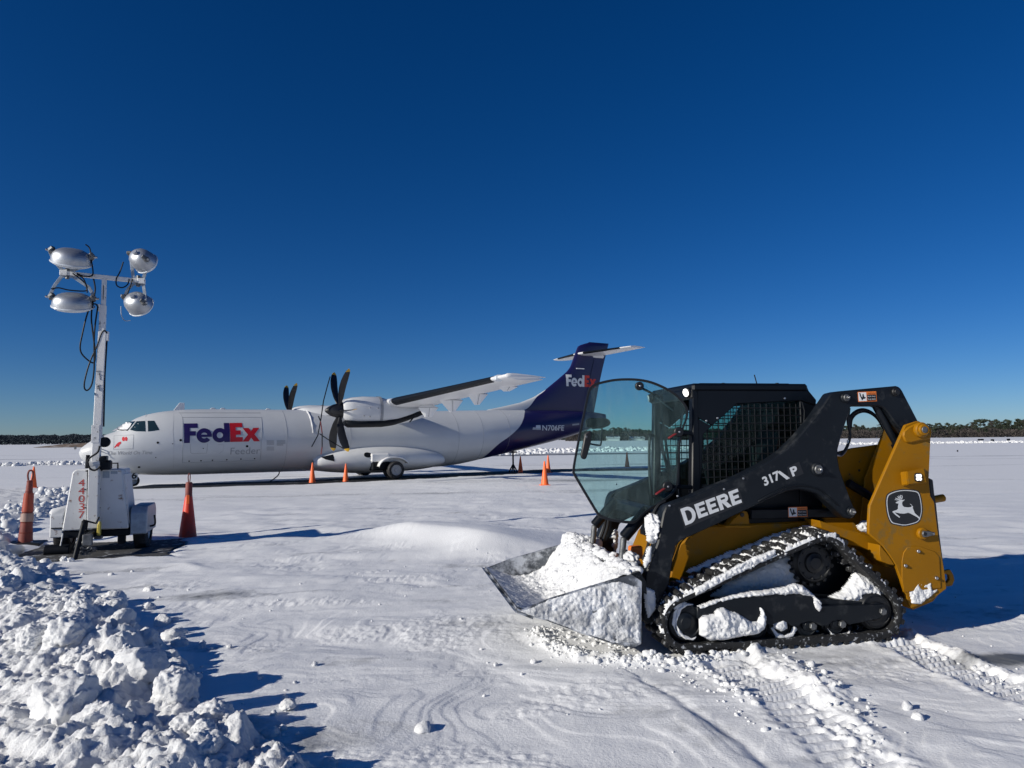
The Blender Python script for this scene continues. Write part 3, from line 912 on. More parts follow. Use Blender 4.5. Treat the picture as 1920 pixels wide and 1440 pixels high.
def arm_outline():
    v = ARM_V1
    top = [(1250, 949), (1296, 931.5), (1336, 914), (1385, 894), (1421, 876), (1446, 862), (1473, 843), (1500, 816), (1529, 781), (1553, 746), (1559, 737), (1573, 733.5),
           (1620, 729), (1681, 723.5), (1688, 726), (1693, 733), (1722, 789), (1738, 820), (1728, 832), (1706, 826)]
    inner = [(1690, 807), (1676, 790), (1667, 776), (1658, 765), (1648, 761.5), (1596, 761.5), (1591, 780), (1584, 800), (1577, 823), (1572, 842), (1571.5, 860), (1575, 880), (1584, 905), (1594, 932), (1604, 956), (1603, 968), (1595, 974), (1582, 970)]
    low = [(1566, 954), (1550, 939), (1532, 926), (1515, 920.5), (1497, 918), (1474, 922), (1448, 933), (1421, 946), (1385, 963), (1340, 985), (1300, 1003), (1277, 1014), (1268, 1022), (1263, 1042), (1259, 1070), (1255, 1096), (1240, 1124), (1226, 1166), (1212, 1172), (1206, 1160), (1208, 1112), (1211, 1074), (1220, 1053), (1233, 1018), (1244, 962)]
    return qs(top + inner + low, v)
ao = arm_outline()
def build_arm(sgn):
    mb = MB()
    mb.prism(ao, sgn * ARM_V0, sgn * ARM_V1, M['dark'], bev=.010, seg=2)
    # raised lip along the lower arch
    lip = [q(a, b, ARM_V1) for a, b in ((1421, 938), (1448, 924), (1474, 912), (1497, 908), (1517, 910), (1536, 916), (1552, 928), (1570, 946))]
    lip2 = [(a, b - .012) for a, b in lip[::-1]]
    mb.prism(lip + lip2, sgn * (ARM_V1 - .01), sgn * (ARM_V1 + .012), M['dark'], bev=.004)
    a = mb.build('boom_arm', lo)
    for px, py, r, m1 in ((1532, 880, .052, 'dark'), (1595, 959, .038, 'dark'), (1584, 746, .040, 'dark'), (1678, 735, .034, 'black')):
        u, w = q(px, py, ARM_V1); b = MB(); y = lambda t: sgn * (ARM_V1 + t)
        b.cyl((u, y(-.01), w), (u, y(.018), w), r, M[m1], n=32)
        b.cyl((u, y(.01), w), (u, y(.030), w), r * .68, M['grease'] if m1 == 'dark' else M['black'], n=28)
        if m1 == 'dark':
            b.cyl((u, y(.025), w), (u, y(.050), w), r * .34, M['grease'], n=6)
            b.cyl((u, y(.045), w), (u, y(.060), w), r * .18, M['steel'], n=6)
        b.build('pivot_pin', a)
    # bolts and hose clips
    b = MB()
    for px, py in ((1393, 897), (1357, 917), (1270, 930), (1255, 948)):
        b.part(); u, w = q(px, py, ARM_V1); b.cyl((u, sgn * ARM_V1, w), (u, sgn * (ARM_V1 + .008), w), .008, M['steel'], n=8)
    b.build_each('bolt', a)
    return a
armL = build_arm(1)
armR = build_arm(-1)

# --- lettering and stickers on the near arm
def letters_block(word, h, gap, st):
    """heavy block capitals, first one taller"""
    out = []; x = 0
    for i, ch in enumerate(word):
        H = h * (1.0 if i else 1.12); y0 = 0 if i else -.12 * h
        H = H if i else h * 1.16; W = h * .74; s = st * h; t = s * .82
        Y = lambda f: y0 + f * H
        if ch == 'E':
            out.append([(x, Y(0)), (x + W, Y(0)), (x + W, Y(0) + t), (x + s, Y(0) + t), (x + s, Y(.5) - t / 2), (x + W * .88, Y(.5) - t / 2), (x + W * .88, Y(.5) + t / 2), (x + s, Y(.5) + t / 2), (x + s, Y(1) - t), (x + W, Y(1) - t), (x + W, Y(1)), (x, Y(1))])
        elif ch == 'D':
            W = h * .95; k = W - .5 * H
            o = [(x, Y(0))] + arc(x + W - .48 * H, y0 + H / 2, .48 * H, -90, 90, 14, H / 2) + [(x, Y(1))]
            i2 = [(x + s, Y(1) - t)] + arc(x + W - .48 * H, y0 + H / 2, .48 * H - s, 90, -90, 14, H / 2 - t) + [(x + s, Y(0) + t)]
            out.append(o + [(x, Y(.5)), (x + s, Y(.5))] + i2[::-1][:0] + [(x + s, Y(1) - t)][:0] + [])
            out.pop()
            # two halves, so no hole is needed
            out.append([(x, Y(0))] + arc(x + W - .48 * H, y0 + H / 2, .48 * H, -90, 0, 8, H / 2) + arc(x + W - .48 * H, y0 + H / 2, .48 * H - s, 0, -90, 8, H / 2 - t) + [(x + s, Y(0) + t), (x + s, Y(.5)), (x, Y(.5))])
            out.append([(x, Y(.5)), (x + s, Y(.5)), (x + s, Y(1) - t)] + arc(x + W - .48 * H, y0 + H / 2, .48 * H - s, 90, 0, 8, H / 2 - t) + arc(x + W - .48 * H, y0 + H / 2, .48 * H, 0, 90, 8, H / 2) + [(x, Y(1))])
        elif ch == 'R':
            W = h * .84; r = .29 * H; cx = x + W - r - .02 * h; cy = Y(1) - r
            out.append([(x, Y(0)), (x + s, Y(0)), (x + s, Y(1) - t), (cx, Y(1) - t)] + arc(cx, cy, r - t, 90, 0, 6) + arc(cx, cy, r, 0, 90, 8) + [(x, Y(1))])
            out.append([(x + s, cy - r), (cx, cy - r)] + arc(cx, cy, r, -90, 0, 6) + arc(cx, cy, r - t, 0, -90, 6) + [(x + s, cy - r + t)])
            out.append([(x + .36 * W, cy - r), (x + W * .66, Y(0)), (x + W * 1.06, Y(0)), (x + .74 * W, cy - r)])
        x += W + gap * h
    return out, x
def on_arm(p0, p1, v):
    """text baseline from photo point p0 to p1 on the plane y = v: mapper in units of baseline length 1"""
    A = np.array(q(*p0, v)); B = np.array(q(*p1, v)); d = B - A; L = float(np.hypot(*d)); e = d / L
    n = np.array([e[1], -e[0]]) if e[0] < 0 else np.array([-e[1], e[0]])
    if n[1] < 0: n = -n
    return (lambda a, b, lift: tuple((A + e * a + n * b)[[0, 0, 1]] * np.array([1, 0, 1]) + np.array([0, v + lift, 0]))), L
dm, dl = on_arm((1284, 982), (1391, 942), ARM_V1)
polys, wd = letters_block('DEERE', 1.0, .10, .27); k = dl / (wd - .10)
polys = [[(a * k, b * k) for a, b in p] for p in polys]
mb = MB()
hh = k * 1.02
decal(mb, [[(-.012, -.035), (dl + .012, -.012), (dl + .012, hh + .012), (-.012, hh + .018)]], dm, M['decal_black'], z0=.0008)
decal(mb, polys, dm, M['decal_grey'], z0=.0020, dz=.0002)
t3, L3 = on_arm((1433, 911), (1464, 897), ARM_V1)
tv, tf = text_tris('317', 1, .035); w3 = max(a for a, b in tv)
decal(mb, [([(a / w3 * L3, b / w3 * L3 * .95) for a, b in tv], tf)], t3, M['decal_grey'], z0=.0018)
pm, _ = on_arm((1462, 905), (1502, 887), ARM_V1)
decal(mb, [[q_ for q_ in ((.0, .0), (.14, .0), (.14, .10), (.03, .10))]], lambda a, b, l: pm(a + .075, b - .012, l), M['decal_black'], z0=.0010)
decal(mb, [[(0.01, .085), (.035, .085), (.092, .0), (.062, .0)]], pm, M['decal_grey'], z0=.0022)
tv, tf = text_tris('P', 1, .04)
decal(mb, [([(a * .115 + .115, b * .095 + .005) for a, b in tv], tf)], pm, M['decal_grey'], z0=.0024)
mb.build('lettering', armL, smooth=False, recalc=False)

def warning(px, py, wpx, hpx, v, parent, ang=0):
    A = np.array(q(px, py + hpx, v)); W = abs(q(px, py, v)[0] - q(px + wpx, py, v)[0]); H = abs(q(px, py, v)[1] - q(px, py + hpx, v)[1])
    ca, sa = math.cos(ang), math.sin(ang)
    mp = lambda a, b, l: (A[0] - (a * ca - b * sa), v + l, A[1] + a * sa + b * ca)
    mb = MB(); r = lambda x0, y0, x1, y1: [(x0 * W, y0 * H), (x1 * W, y0 * H), (x1 * W, y1 * H), (x0 * W, y1 * H)]
    decal(mb, [r(0, 0, 1, 1)], mp, M['orange_decal'], z0=.0012)
    decal(mb, [r(.03, .06, .46, .94)], mp, M['white_decal'], z0=.0020)
    decal(mb, [r(.49, .06, .97, .70)], mp, M['decal_black'], z0=.0020)
    s = [(.08, .85), (.14, .88), (.18, .55), (.24, .42), (.24, .72), (.30, .80), (.33, .50), (.42, .40), (.36, .30), (.28, .28), (.20, .14), (.17, .30), (.12, .55)]
    decal(mb, [[(a * W, b * H) for a, b in s]], mp, M['decal_black'], z0=.0030)
    for body, x, y, sz, mm in (('WARNING', .52, .76, .17, 'decal_black'), ('Pinch Area', .51, .45, .17, 'white_decal'), ('Keep Away', .51, .17, .17, 'white_decal')):
        tv, tf = text_tris(body, sz * H * 1.15, .0006 * 0); ww = max(a for a, b in tv); sc = min(1, .44 * W / ww)
        decal(mb, [([(a * sc + x * W, b + y * H) for a, b in tv], tf)], mp, M[mm], z0=.0034)
    return mb.build('warning_sticker', parent, smooth=False, recalc=False)
warning(1609, 735, 35, 18.5, ARM_V1 + .001, armL, R(2.0))

# --- chassis, fender and engine body (yellow)
ch = MB()
V0 = .47
body = [(1256, 1085), (1262, 1054), (1275, 1020), (1322, 985), (1366, 985), (1405, 982), (1500, 978), (1580, 974), (1625, 990), (1660, 1022), (1680, 1060), (1700, 1110), (1690, 1150), (1600, 1165), (1400, 1165), (1275, 1165)]
ch.prism(qs(body, V0), -V0, V0, M['yellow'], bev=.012, seg=2)
chassis = ch.build('chassis', lo)
b = MB()
b.prism(qs([(1362, 988), (1374, 974), (1394, 957), (1401, 959), (1404, 966), (1406, 986)], .58), .50, .58, M['yellow'], bev=.006)
u, w = q(1391, 965, .58); b.cyl((u, .575, w), (u, .59, w), .017, M['black'])
b.prism(qs([(1360, 985), (1408, 985), (1409, 989.5), (1360, 989)], .60), .47, .60, M['yellow'], bev=.003)
b.build('step_bracket', chassis)
b = MB()
b.prism(qs([(1408, 955), (1598, 953), (1604, 971), (1540, 971), (1408, 974)], .55), .44, .55, M['cab'], bev=.008)
rail = b.build('side_rail', chassis)
warning(1478, 951, 36, 19, .552, rail)
# rear fender flank running back over the sprocket
b = MB()
b.prism(qs([(1536, 976), (1600, 996), (1632, 1004), (1652, 1022), (1668, 1046), (1682, 1064), (1668, 1066), (1640, 1040), (1600, 1016), (1540, 990)], .66), .45, .66, M['yellow'], bev=.006)
b.build('rear_fender', chassis)
b = MB()
b.prism(qs([(1649, 1021), (1656, 1029), (1668, 1044), (1678, 1060), (1666, 1058), (1652, 1052), (1649, 1040)], .80), .66, .80, M['yellow'], bev=.004)
b.build('fender_tip', chassis)
# engine compartment side behind the arm
b = MB()
b.prism(qs([(1555, 852), (1600, 840), (1652, 833), (1664, 820), (1676, 806), (1700, 840), (1720, 1000), (1700, 1040), (1600, 1010), (1545, 985)], .50), .465, .50, M['yellow'], bev=.008)
b.prism(qs([(1555, 885), (1660, 880), (1700, 880), (1720, 1000), (1700, 1040), (1600, 1010), (1545, 985)], .50), -.50, .464, M['yellow'], bev=.012)
eng = b.build('engine_housing', lo)
b = MB()
for px, py, r in ((1611, 882, .010), (1632, 881, .010), (1593, 889, .006), (1634, 875, .006), (1611, 866, .005), (1633, 908, .005), (1618, 911, .005)):
    b.part(); u, w = q(px, py, .50); b.cyl((u, .497, w), (u, .502, w), r, M['black'], n=14)
b.build_each('hole', eng)

# --- rear towers (upright yellow plates either side)
tw = [(1698, 797), (1722, 789), (1746, 801), (1745.5, 820), (1742, 900), (1745, 930), (1752, 941), (1758, 990), (1763, 1023), (1772, 1075), (1775, 1104), (1749, 1124), (1709, 1141), (1700, 1120), (1690, 1088), (1680, 1060), (1667, 1040), (1653, 1021), (1629, 1001), (1629, 982), (1631, 948), (1665, 871)]
TV = .80
to = qs(tw, TV)
def tower(sgn):
    b = MB(); b.prism(to, sgn * (TV - .030), sgn * TV, M['yellow'], bev=.005)
    t = b.build('rear_tower', lo)
    b = MB(); b.prism(qs([(1700, 797), (1722, 789), (1746, 801), (1745, 830), (1760, 1000), (1700, 1000), (1650, 1000), (1660, 900)], TV), sgn * .56, sgn * .545, M['yellow'], bev=.004)
    b.build('inner_plate', t)
    return t
tL = tower(1); tR = tower(-1)
b = MB()
boss = qs([(1690, 818), (1692, 808), (1700, 801), (1712, 795), (1722, 791), (1734, 795), (1744, 803), (1745, 812), (1743, 823), (1725, 826), (1704, 831), (1695, 829)], TV)
b.prism(boss, TV - .002, TV + .020, M['yellow'], bev=.010, seg=2)
u, w = q(1726, 806, TV + .03)
b.cyl((u, TV + .015, w), (u, TV + .055, w), .060, M['yellow'], n=36)
b.cyl((u, TV + .05, w), (u, TV + .075, w), .045, M['yellow'], n=32)
b.cyl((u, TV + .07, w), (u, TV + .079, w), .026, M['grease'], n=24)
b.build('pivot_boss', tL)
# work lamp box
b = MB()
lx = [(1687, 885), (1690, 911), (1737, 906), (1735, 880)]
P0 = qs(lx, TV); P1 = qs([(1700, 884), (1701, 909), (1737, 905), (1732, 876)], TV + .07)
hx = [(p[0], TV, p[1]) for p in P0] + [(p[0], TV + .075, p[1]) for p in P1]
bm = bmesh.new(); vv = [bm.verts.new(p) for p in hx]
for f in ((0, 1, 2, 3), (4, 5, 6, 7), (0, 1, 5, 4), (1, 2, 6, 5), (2, 3, 7, 6), (3, 0, 4, 7)): bm.faces.new([vv[i] for i in f])
bmesh.ops.recalc_face_normals(bm, faces=bm.faces[:]); bmesh.ops.bevel(bm, geom=bm.edges[:], offset=.006, segments=2, affect='EDGES', clamp_overlap=True)
b.bm(bm, M['yellow'])
lbox = b.build('lamp_bracket', tL)
b = MB(); u, w = q(1722, 895, TV + .08)
sq = [(u + .033 * math.copysign(abs(math.cos(R(a))) ** .6, math.cos(R(a))), w + .034 * math.copysign(abs(math.sin(R(a))) ** .6, math.sin(R(a)))) for a in range(0, 360, 15)]
b.prism(sq, TV + .070, TV + .084, M['black'], bev=.003)
lamp = b.build('work_lamp', tL)
b = MB()
for i in (-1, 1):
    for j in (-1, 1):
        b.part(); b.cyl((u + i * .0115, TV + .083, w + j * .0125), (u + i * .0115, TV + .089, w + j * .0125), .0125, M['lit'], n=18)
b.build_each('led', lamp)
# shield emblem with the leaping deer
Z8 = lambda pts: [q(1580 + a / 5.647, 760 + c / 5.647, TV) for a, c in pts]
sh = smooth2([(452, 1000), (474, 936), (560, 898), (650, 886), (740, 892), (805, 910), (832, 980), (846, 1090), (838, 1170), (806, 1238), (730, 1268), (650, 1282), (572, 1270), (510, 1250), (474, 1180), (456, 1090)], 4)
cx, cy = 648, 1084
inn = lambda s: [(cx + (a - cx) * s, cy + (c - cy) * s) for a, c in sh]
b = MB(); flat = lambda a, c, l: (a, TV + l, c)
decal(b, [Z8(sh)], flat, M['decal_black'], z0=.0012)
decal(b, [Z8(inn(.945))], flat, M['decal_grey'], z0=.0020)
decal(b, [Z8(inn(.900))], flat, M['decal_black'], z0=.0028)
deer = [(556, 1032), (566, 1022), (588, 1012), (604, 1000), (618, 998), (630, 1002), (656, 996), (640, 1012), (628, 1022), (626, 1040), (632, 1062), (648, 1076), (690, 1080), (724, 1076), (728, 1062), (704, 1040), (722, 1048), (742, 1074), (738, 1086), (748, 1110), (760, 1140), (790, 1168), (818, 1192), (816, 1212), (786, 1184), (746, 1162), (716, 1146), (690, 1136), (650, 1146), (606, 1144), (570, 1136), (548, 1130), (566, 1150), (604, 1180), (598, 1190), (560, 1164), (522, 1128), (530, 1120), (566, 1108), (582, 1096), (582, 1066), (588, 1040), (572, 1038)]
decal(b, [Z8(deer)], flat, M['decal_grey'], z0=.0036)
ant = [[(608, 1000), (612, 986), (602, 950), (610, 948), (620, 984), (618, 1000)], [(612, 988), (590, 984), (572, 966), (578, 962), (594, 976), (612, 980)], [(604, 996), (580, 996), (552, 984), (556, 978), (582, 988), (604, 988)], [(604, 1002), (576, 1006), (546, 1000), (550, 994), (578, 999), (604, 996)], [(606, 984), (584, 958), (590, 955), (610, 976)], [(618, 990), (624, 970), (616, 950), (623, 948), (631, 970), (624, 994)]]
decal(b, [Z8(a) for a in ant], flat, M['decal_grey'], z0=.0038, dz=.0003)
b.build('emblem', tL, smooth=False, recalc=False)
# lower access plate, latch, bolts, tow eye, rear bumper
b = MB(); b.prism(qs([(1690, 1052), (1693, 1036), (1700, 1026), (1722, 1024), (1752, 1034), (1760, 1044), (1763, 1102), (1694, 1110), (1690, 1085)], TV), TV - .001, TV + .008, M['yellow'], bev=.003)
ap = b.build('access_plate', tL)
b = MB()
for px, py in ((1719, 1033), (1695, 1060), (1753, 1083)):
    b.part(); u, w = q(px, py, TV); b.cyl((u, TV + .006, w), (u, TV + .022, w), .014, M['steel'], n=6); b.cyl((u, TV + .02, w), (u, TV + .030, w), .008, M['steel'], n=10)
b.build_each('bolt', ap)
b = MB(); u, w = q(1727, 1000, TV)
b.cyl((u, TV - .002, w), (u, TV + .030, w), .046, M['yellow'], n=32)
pl = [(u + .02 - .035 * math.cos(R(a)), w + .026 * math.sin(R(a))) for a in range(-90, 91, 20)]
b.prism([(u + .012, w - .026), (u - .085, w - .012), (u - .09, w), (u - .085, w + .012), (u + .012, w + .026), (u + .024, w)], TV + .028, TV + .045, M['grease'], bev=.004)
b.cyl((u, TV + .044, w), (u, TV + .048, w), .014, M['black'], n=14); b.cyl((u - .07, TV + .044, w), (u - .07, TV + .052, w), .009, M['steel'], n=8)
b.build('door_latch', tL)
b = MB(); 
eye = qs([(1771, 1070), (1782, 1068), (1788, 1078), (1790, 1088), (1786, 1098), (1776, 1100), (1771, 1094), (1777, 1092), (1781, 1086), (1780, 1078), (1772, 1076)], .66)
b.prism(eye, .63, .66, M['yellow'], bev=.003); b.build('tow_eye', lo)
b = MB()
b.prism(qs([(1742, 896), (1750, 900), (1753, 928), (1756, 945), (1762, 1000), (1768, 1044), (1772, 1075), (1764, 1072), (1750, 1000)], .74), -.74, .74, M['black'], bev=.006)
b.build('rear_door', lo)
b = MB(); u, w = q(1757, 936, .70); b.cyl((u + .10, .70, w - .01), (u - .06, .70, w + .01), .030, M['yellow']); b.build('door_hinge', lo)
b = MB()
b.prism(qs([(1695, 1122), (1772, 1100), (1750, 1128), (1712, 1144)], .74), -.74, .74, M['yellow'], bev=.006); b.build('belly_guard', lo)

# --- hydraulic cylinders, links and hoses behind the opening
def lift_link(sgn):
    b = MB(); y = sgn * .56
    A = q(1590, 905, .56); B = q(1690, 968, .56)
    b.cyl((A[0], y, A[1]), (B[0], y, B[1]), .034, M['cab'], n=20)
    b.build('lower_link', lo)
    b = MB(); y = sgn * .66
    A = q(1630, 752, .62); B = q(1673, 830, .62); Cc = q(1700, 880, .62)
    b.cyl((A[0], y, A[1]), (B[0], y, B[1]), .028, M['dark'], n=18); b.cyl((B[0] - .01, y, B[1]), (Cc[0], y, Cc[1]), .050, M['cab'], n=20)
    A2 = q(1640, 755, .62); B2 = q(1690, 850, .62)
    b.tube([(A2[0] - .03, y - .05 * sgn, A2[1] + .02), (B2[0] - .03, y - .05 * sgn, B2[1])], .011, M['black'])
    b.build('lift_cylinder', lo)
lift_link(1); lift_link(-1)
b = MB()
hs_ = [(1592, 800), (1594, 783), (1604, 772), (1618, 768), (1633, 773), (1646, 785), (1657, 803), (1672, 830), (1690, 860)]
for dv, s in ((.50, 0), (.46, 6)):
    b.part(); P = [q(a + s * .4, c + s * .5, dv) for a, c in hs_]
    b.tube(smooth_path([(p[0], dv, p[1]) for p in P]), .013, M['black'], 8)
for dv in (.56, .53):
    b.part(); P = [q(a, c, dv) for a, c in ((1592, 765), (1590, 790), (1594, 815), (1588, 838), (1577, 852), (1572, 848))]
    b.tube(smooth_path([(p[0], dv, p[1]) for p in P]), .012, M['black'], 8)
    P = [q(a, c, dv) for a, c in ((1590, 825), (1588, 840), (1578, 854), (1566, 852))]
    b.tube(smooth_path([(p[0], dv, p[1]) for p in P]), .009, M['steel'], 8)
b.build_each('hydraulic_hose', lo)

# --- cab
CV = .45
cab = None
def side_wall(sgn):
    b = MB()
    rp = lambda pts: qs(pts, CV)
    t0, t1 = sgn * (CV - .025), sgn * CV
    b.prism(rp([(1304, 722), (1512, 721), (1517, 733), (1531, 750), (1530, 760), (1502, 751), (1382, 757), (1336, 798), (1304, 780)]), t0, t1, M['cab'], bev=.005)
    b.prism(rp([(1303, 781), (1335, 799), (1319, 815), (1315, 911), (1312, 960), (1296, 960), (1300, 850)]), t0 + sgn * .0, t1 - sgn * .0015, M['cab'], bev=.005)
    b.prism(rp([(1503, 752), (1530, 761), (1560, 820), (1560, 960), (1500, 960), (1508, 770)]), t0, t1 - sgn * .0015, M['cab'], bev=.005)
    b.prism(rp([(1312, 912), (1500, 905), (1500, 985), (1312, 985)]), t0 - sgn * .001, t1 - sgn * .003, M['cab'], bev=.005)
    w_ = b.build('side_wall', lo)
    # steel mesh in the window
    b = MB(); bars = []
    u0, _ = q(1316, 850, CV); u1, _ = q(1508, 850, CV); z0 = q(1400, 925, CV)[1]; z1 = q(1400, 750, CV)[1]
    n = 17
    for i in range(1, n):
        u = u0 + (u1 - u0) * i / n
        zt = min(z1, 99)
        # stepped upper left corner
        pxx = 1316 + 192 * i / n
        yt = 757 if pxx > 1382 else 757 + (1382 - pxx) / 66 * 58
        b.tube([(u, sgn * (CV - .012), z0), (u, sgn * (CV - .012), q(pxx, yt, CV)[1])], .0036, M['black'], 6)
    for j in range(0, 11):
        py = 765 + j * 14.5
        xl = 1318 if py > 815 else 1382 - (py - 757) / 58 * 63
        A = q(xl, py, CV); B = q(1508, py, CV)
        b.tube([(A[0], sgn * (CV - .012), A[1]), (B[0], sgn * (CV - .012), A[1])], .0048, M['black'], 6)
    b.build('window_mesh', w_)
    b = MB(); b.prism(rp([(1318, 815), (1382, 757), (1503, 752), (1508, 770), (1504, 925), (1316, 925)]), sgn * (CV - .040), sgn * (CV - .045), M['cabglass'], bev=0)
    b.build('side_glass', w_)
    b = MB()
    for px, py in ((1471, 747), (1345, 784), (1324, 789)):
        b.part(); u, w = q(px, py, CV); b.cyl((u, sgn * CV, w), (u, sgn * (CV + .008), w), .009, M['steel'], n=10)
    b.build_each('bolt', w_)
side_wall(1); side_wall(-1)
b = MB()
r0 = q(1304, 721.5, CV); r1 = q(1512, 721, CV)
b.box(r1[0] - .01, r0[0] + .03, -CV - .012, CV + .012, r0[1] - .055, r0[1] + .012, M['cab'], .018)
b.box(r1[0] + .1, r0[0] - .08, -.36, .36, r0[1] + .012, r0[1] + .022, M['cab'], .008)
roof = b.build('roof', lo)
b = MB(); u, w = q(1421, 721, .1); b.tube([(u, .1, w - .03), (u + .03, .1, w + .085)], .005, M['black'], 8); b.build('antenna', roof)
b = MB(); u, w = q(1356, 721, .3)
for px in (1356, 1457): b.part(); u, w = q(px, 721, .3); b.cyl((u, .3, w - .02), (u, .3, w + .014), .014, M['black'])
b.build_each('bolt', roof)
# back wall with window, floor and front frame
b = MB(); ur = r1[0] + .02
for y0, y1, z0, z1 in ((-.44, .44, .6, 1.15), (-.44, -.36, 1.15, 1.95), (.36, .44, 1.15, 1.95), (-.36, .36, 1.82, 1.95)): b.box(ur, ur + .04, y0, y1, z0, z1, M['cab'], .006)
b.build('back_wall', lo)
b = MB(); b.prism([(ur - .01, 1.95), (ur - .12, 1.86), (ur - .2, 1.2), (ur - .2, .9), (ur, .9)], -.43, .43, M['cab'], bev=.01); b.build('engine_hood', lo)
uf = r0[0] + .01
b = MB()
for s in (1, -1):
    b.prism([(uf - .03, r0[1] - .05), (uf + .015, r0[1] - .05), (uf + .055, .96), (uf + .02, .70), (uf - .03, .70)], s * .375, s * .452, M['cab'], bev=.008)
b.box(uf - .04, uf + .03, -.45, .45, r0[1] - .11, r0[1] - .03, M['cab'], .010)
b.prism([(uf - .05, .62), (uf + .18, .62), (uf + .18, .76), (uf + .06, .98), (uf - .05, .98)], -.40, .40, M['cab'], bev=.012)
front = b.build('front_frame', lo)
for s in (1, -1):
    b = MB(); b.tube(smooth_path([(uf + .04, s * .37, 1.60), (uf + .09, s * .33, 1.57), (uf + .10, s * .33, 1.30), (uf + .09, s * .33, 1.08), (uf + .05, s * .37, 1.05)]), .013, M['black'], 10)
    b.build('grab_handle', front)
    b = MB(); b.cyl((uf + .02, s * .405, r0[1] - .055), (uf + .058, s * .415, r0[1] - .062), .040, M['black']); hl = b.build('work_lamp', front)
    b = MB(); b.cyl((uf + .055, s * .414, r0[1] - .061), (uf + .064, s * .4165, r0[1] - .063), .032, M['glint'] if s == 1 else M['lens']); b.build('lens', hl)
# seat, controls, screen
b = MB()
b.box(-.42, .02, -.25, .25, .86, .98, M['black'], .04); b.prism([(-.42, .96), (-.28, .96), (-.36, 1.42), (-.40, 1.66), (-.50, 1.66), (-.52, 1.40)], -.22, .22, M['black'], bev=.04, seg=3)
b.box(-.50, -.40, -.13, .13, 1.66, 1.82, M['black'], .03)
b.build('seat', lo)
for s in (1, -1):
    b = MB(); b.box(-.40, .08, s * .30 - .05, s * .30 + .05, 1.08, 1.15, M['black'], .02)
    b.tube([(.04, s * .30, 1.12), (.07, s * .30, 1.26), (.08, s * .29, 1.34)], [.012, .012, .024], M['black'], 10); b.build('joystick', lo)
b = MB(); b.box(.12, .16, -.36, -.20, 1.42, 1.60, M['black'], .012); b.tube([(.14, -.36, 1.5), (.14, -.44, 1.5)], .012, M['black']); b.build('display_screen', lo)
b = MB(); b.prism([(-.30, 1.05), (-.36, 1.55), (-.33, 1.55), (-.27, 1.05)], .24, .26, M['red'], bev=.004); b.build('seat_belt', lo)

# --- open glass door: hinged on the near front pillar and swung forward along the left side
DV = .47
door_px = [(1173, 710), (1198, 711), (1222, 716), (1248, 727), (1268, 740), (1281, 754), (1289, 768), (1288, 784), (1282, 800), (1275, 830), (1273, 868), (1270, 905), (1264, 922), (1252, 934), (1230, 949), (1207, 963), (1194, 977), (1182, 981), (1150, 977), (1134, 973), (1124, 968), (1116, 958), (1078, 894), (1074.5, 884), (1076, 868), (1086, 815), (1102, 738), (1107, 727), (1115, 720), (1130, 715.5), (1150, 711.5)]
dp = smooth2(qs(door_px, DV), 3)
b = MB(); n = len(dp)
cxd = sum(a for a, c in dp) / n; czd = sum(c for a, c in dp) / n
b.prism(dp, DV - .004, DV + .004, M['glass'], bev=0)
door = b.build('glass_door', lo)
b = MB()
ring = [[(cxd + (a - cxd) * s, y, czd + (c - czd) * s) for a, c in dp] for s, y in ((1.006, DV - .008), (1.006, DV + .008), (.972, DV + .007), (.972, DV - .007))]
b.grid(ring, M['black'], closed_u=True, closed_v=True)
b.build('seal', door)
for px, py, a_px, a_py in ((1271, 810, 1256, 817), (1250, 912, 1232, 922)):
    b = MB(); u, w = q(px, py, DV)
    b.cyl((u, DV + .004, w), (u, DV + .028, w), .040, M['black']); b.cyl((u, DV + .025, w), (u, DV + .034, w), .008, M['steel'], n=8)
    b.beam((u, DV - .004, w), (uf + .01, .43, w - .015), .035, .03, M['cab'])
    A = q(a_px, a_py, DV); b.beam((u + .02, DV + .015, w - .01), (A[0] + .02, DV + .018, A[1] - .02), .030, .012, M['red'])
    b.build('hinge', door)
b = MB(); u, w = q(1198.5, 724, DV); b.cyl((u, DV - .012, w), (u, DV + .020, w), .034, M['black']); b.cyl((u, DV + .018, w), (u, DV + .027, w), .009, M['steel'], n=8)
A = q(1236, 745, .40); b.tube([(u, DV - .02, w), (A[0], .41, A[1])], .010, M['cab'], 8)
A = q(1262, 770, .40); b.tube([(u - .15, DV - .035, w - .09), (A[0], .40, A[1])], .007, M['grease'], 8)
b.build('door_stay', door)
b = MB()
P = qs([(1097, 813), (1107, 806), (1110, 812), (1108, 830), (1102, 852), (1099, 861), (1092, 861), (1089, 854), (1093, 834)], DV + .03)
b.prism(P, DV + .004, DV + .034, M['black'], bev=.008, seg=2)
u, w = q(1099, 819, DV + .03); b.cyl((u, DV + .03, w), (u, DV + .038, w), .010, M['grease'], n=12)
P = [q(a, c, DV) for a, c in ((1108, 832), (1125, 835), (1129, 831), (1131, 806), (1128, 802), (1112, 803))]
b.tube(smooth_path([(p[0], DV - .03, p[1]) for p in P], 4), .007, M['black'], 8)
b.build('door_handle', door)
b = MB(); P = qs([(1099, 787), (1108, 783), (1140, 784), (1147, 790), (1146, 797), (1134, 802), (1102, 802)], DV)
b.prism(P, DV - .05, DV - .012, M['dark'], bev=.012, seg=2); b.build('latch_cover', door)
# wiper arm and cables near the pillar
b = MB()
for pts, v, r in (([(1240, 740), (1243, 790), (1250, 840), (1256, 880)], .40, .010), ([(1245, 800), (1240, 830), (1250, 870), (1262, 905)], .38, .014), ([(1284, 760), (1276, 800), (1270, 860), (1266, 920)], .44, .008)):
    b.part(); P = [q(a, c, v) for a, c in pts]; b.tube(smooth_path([(p[0], v, p[1]) for p in P]), r, M['black'], 8)
b.build_each('cable', front)

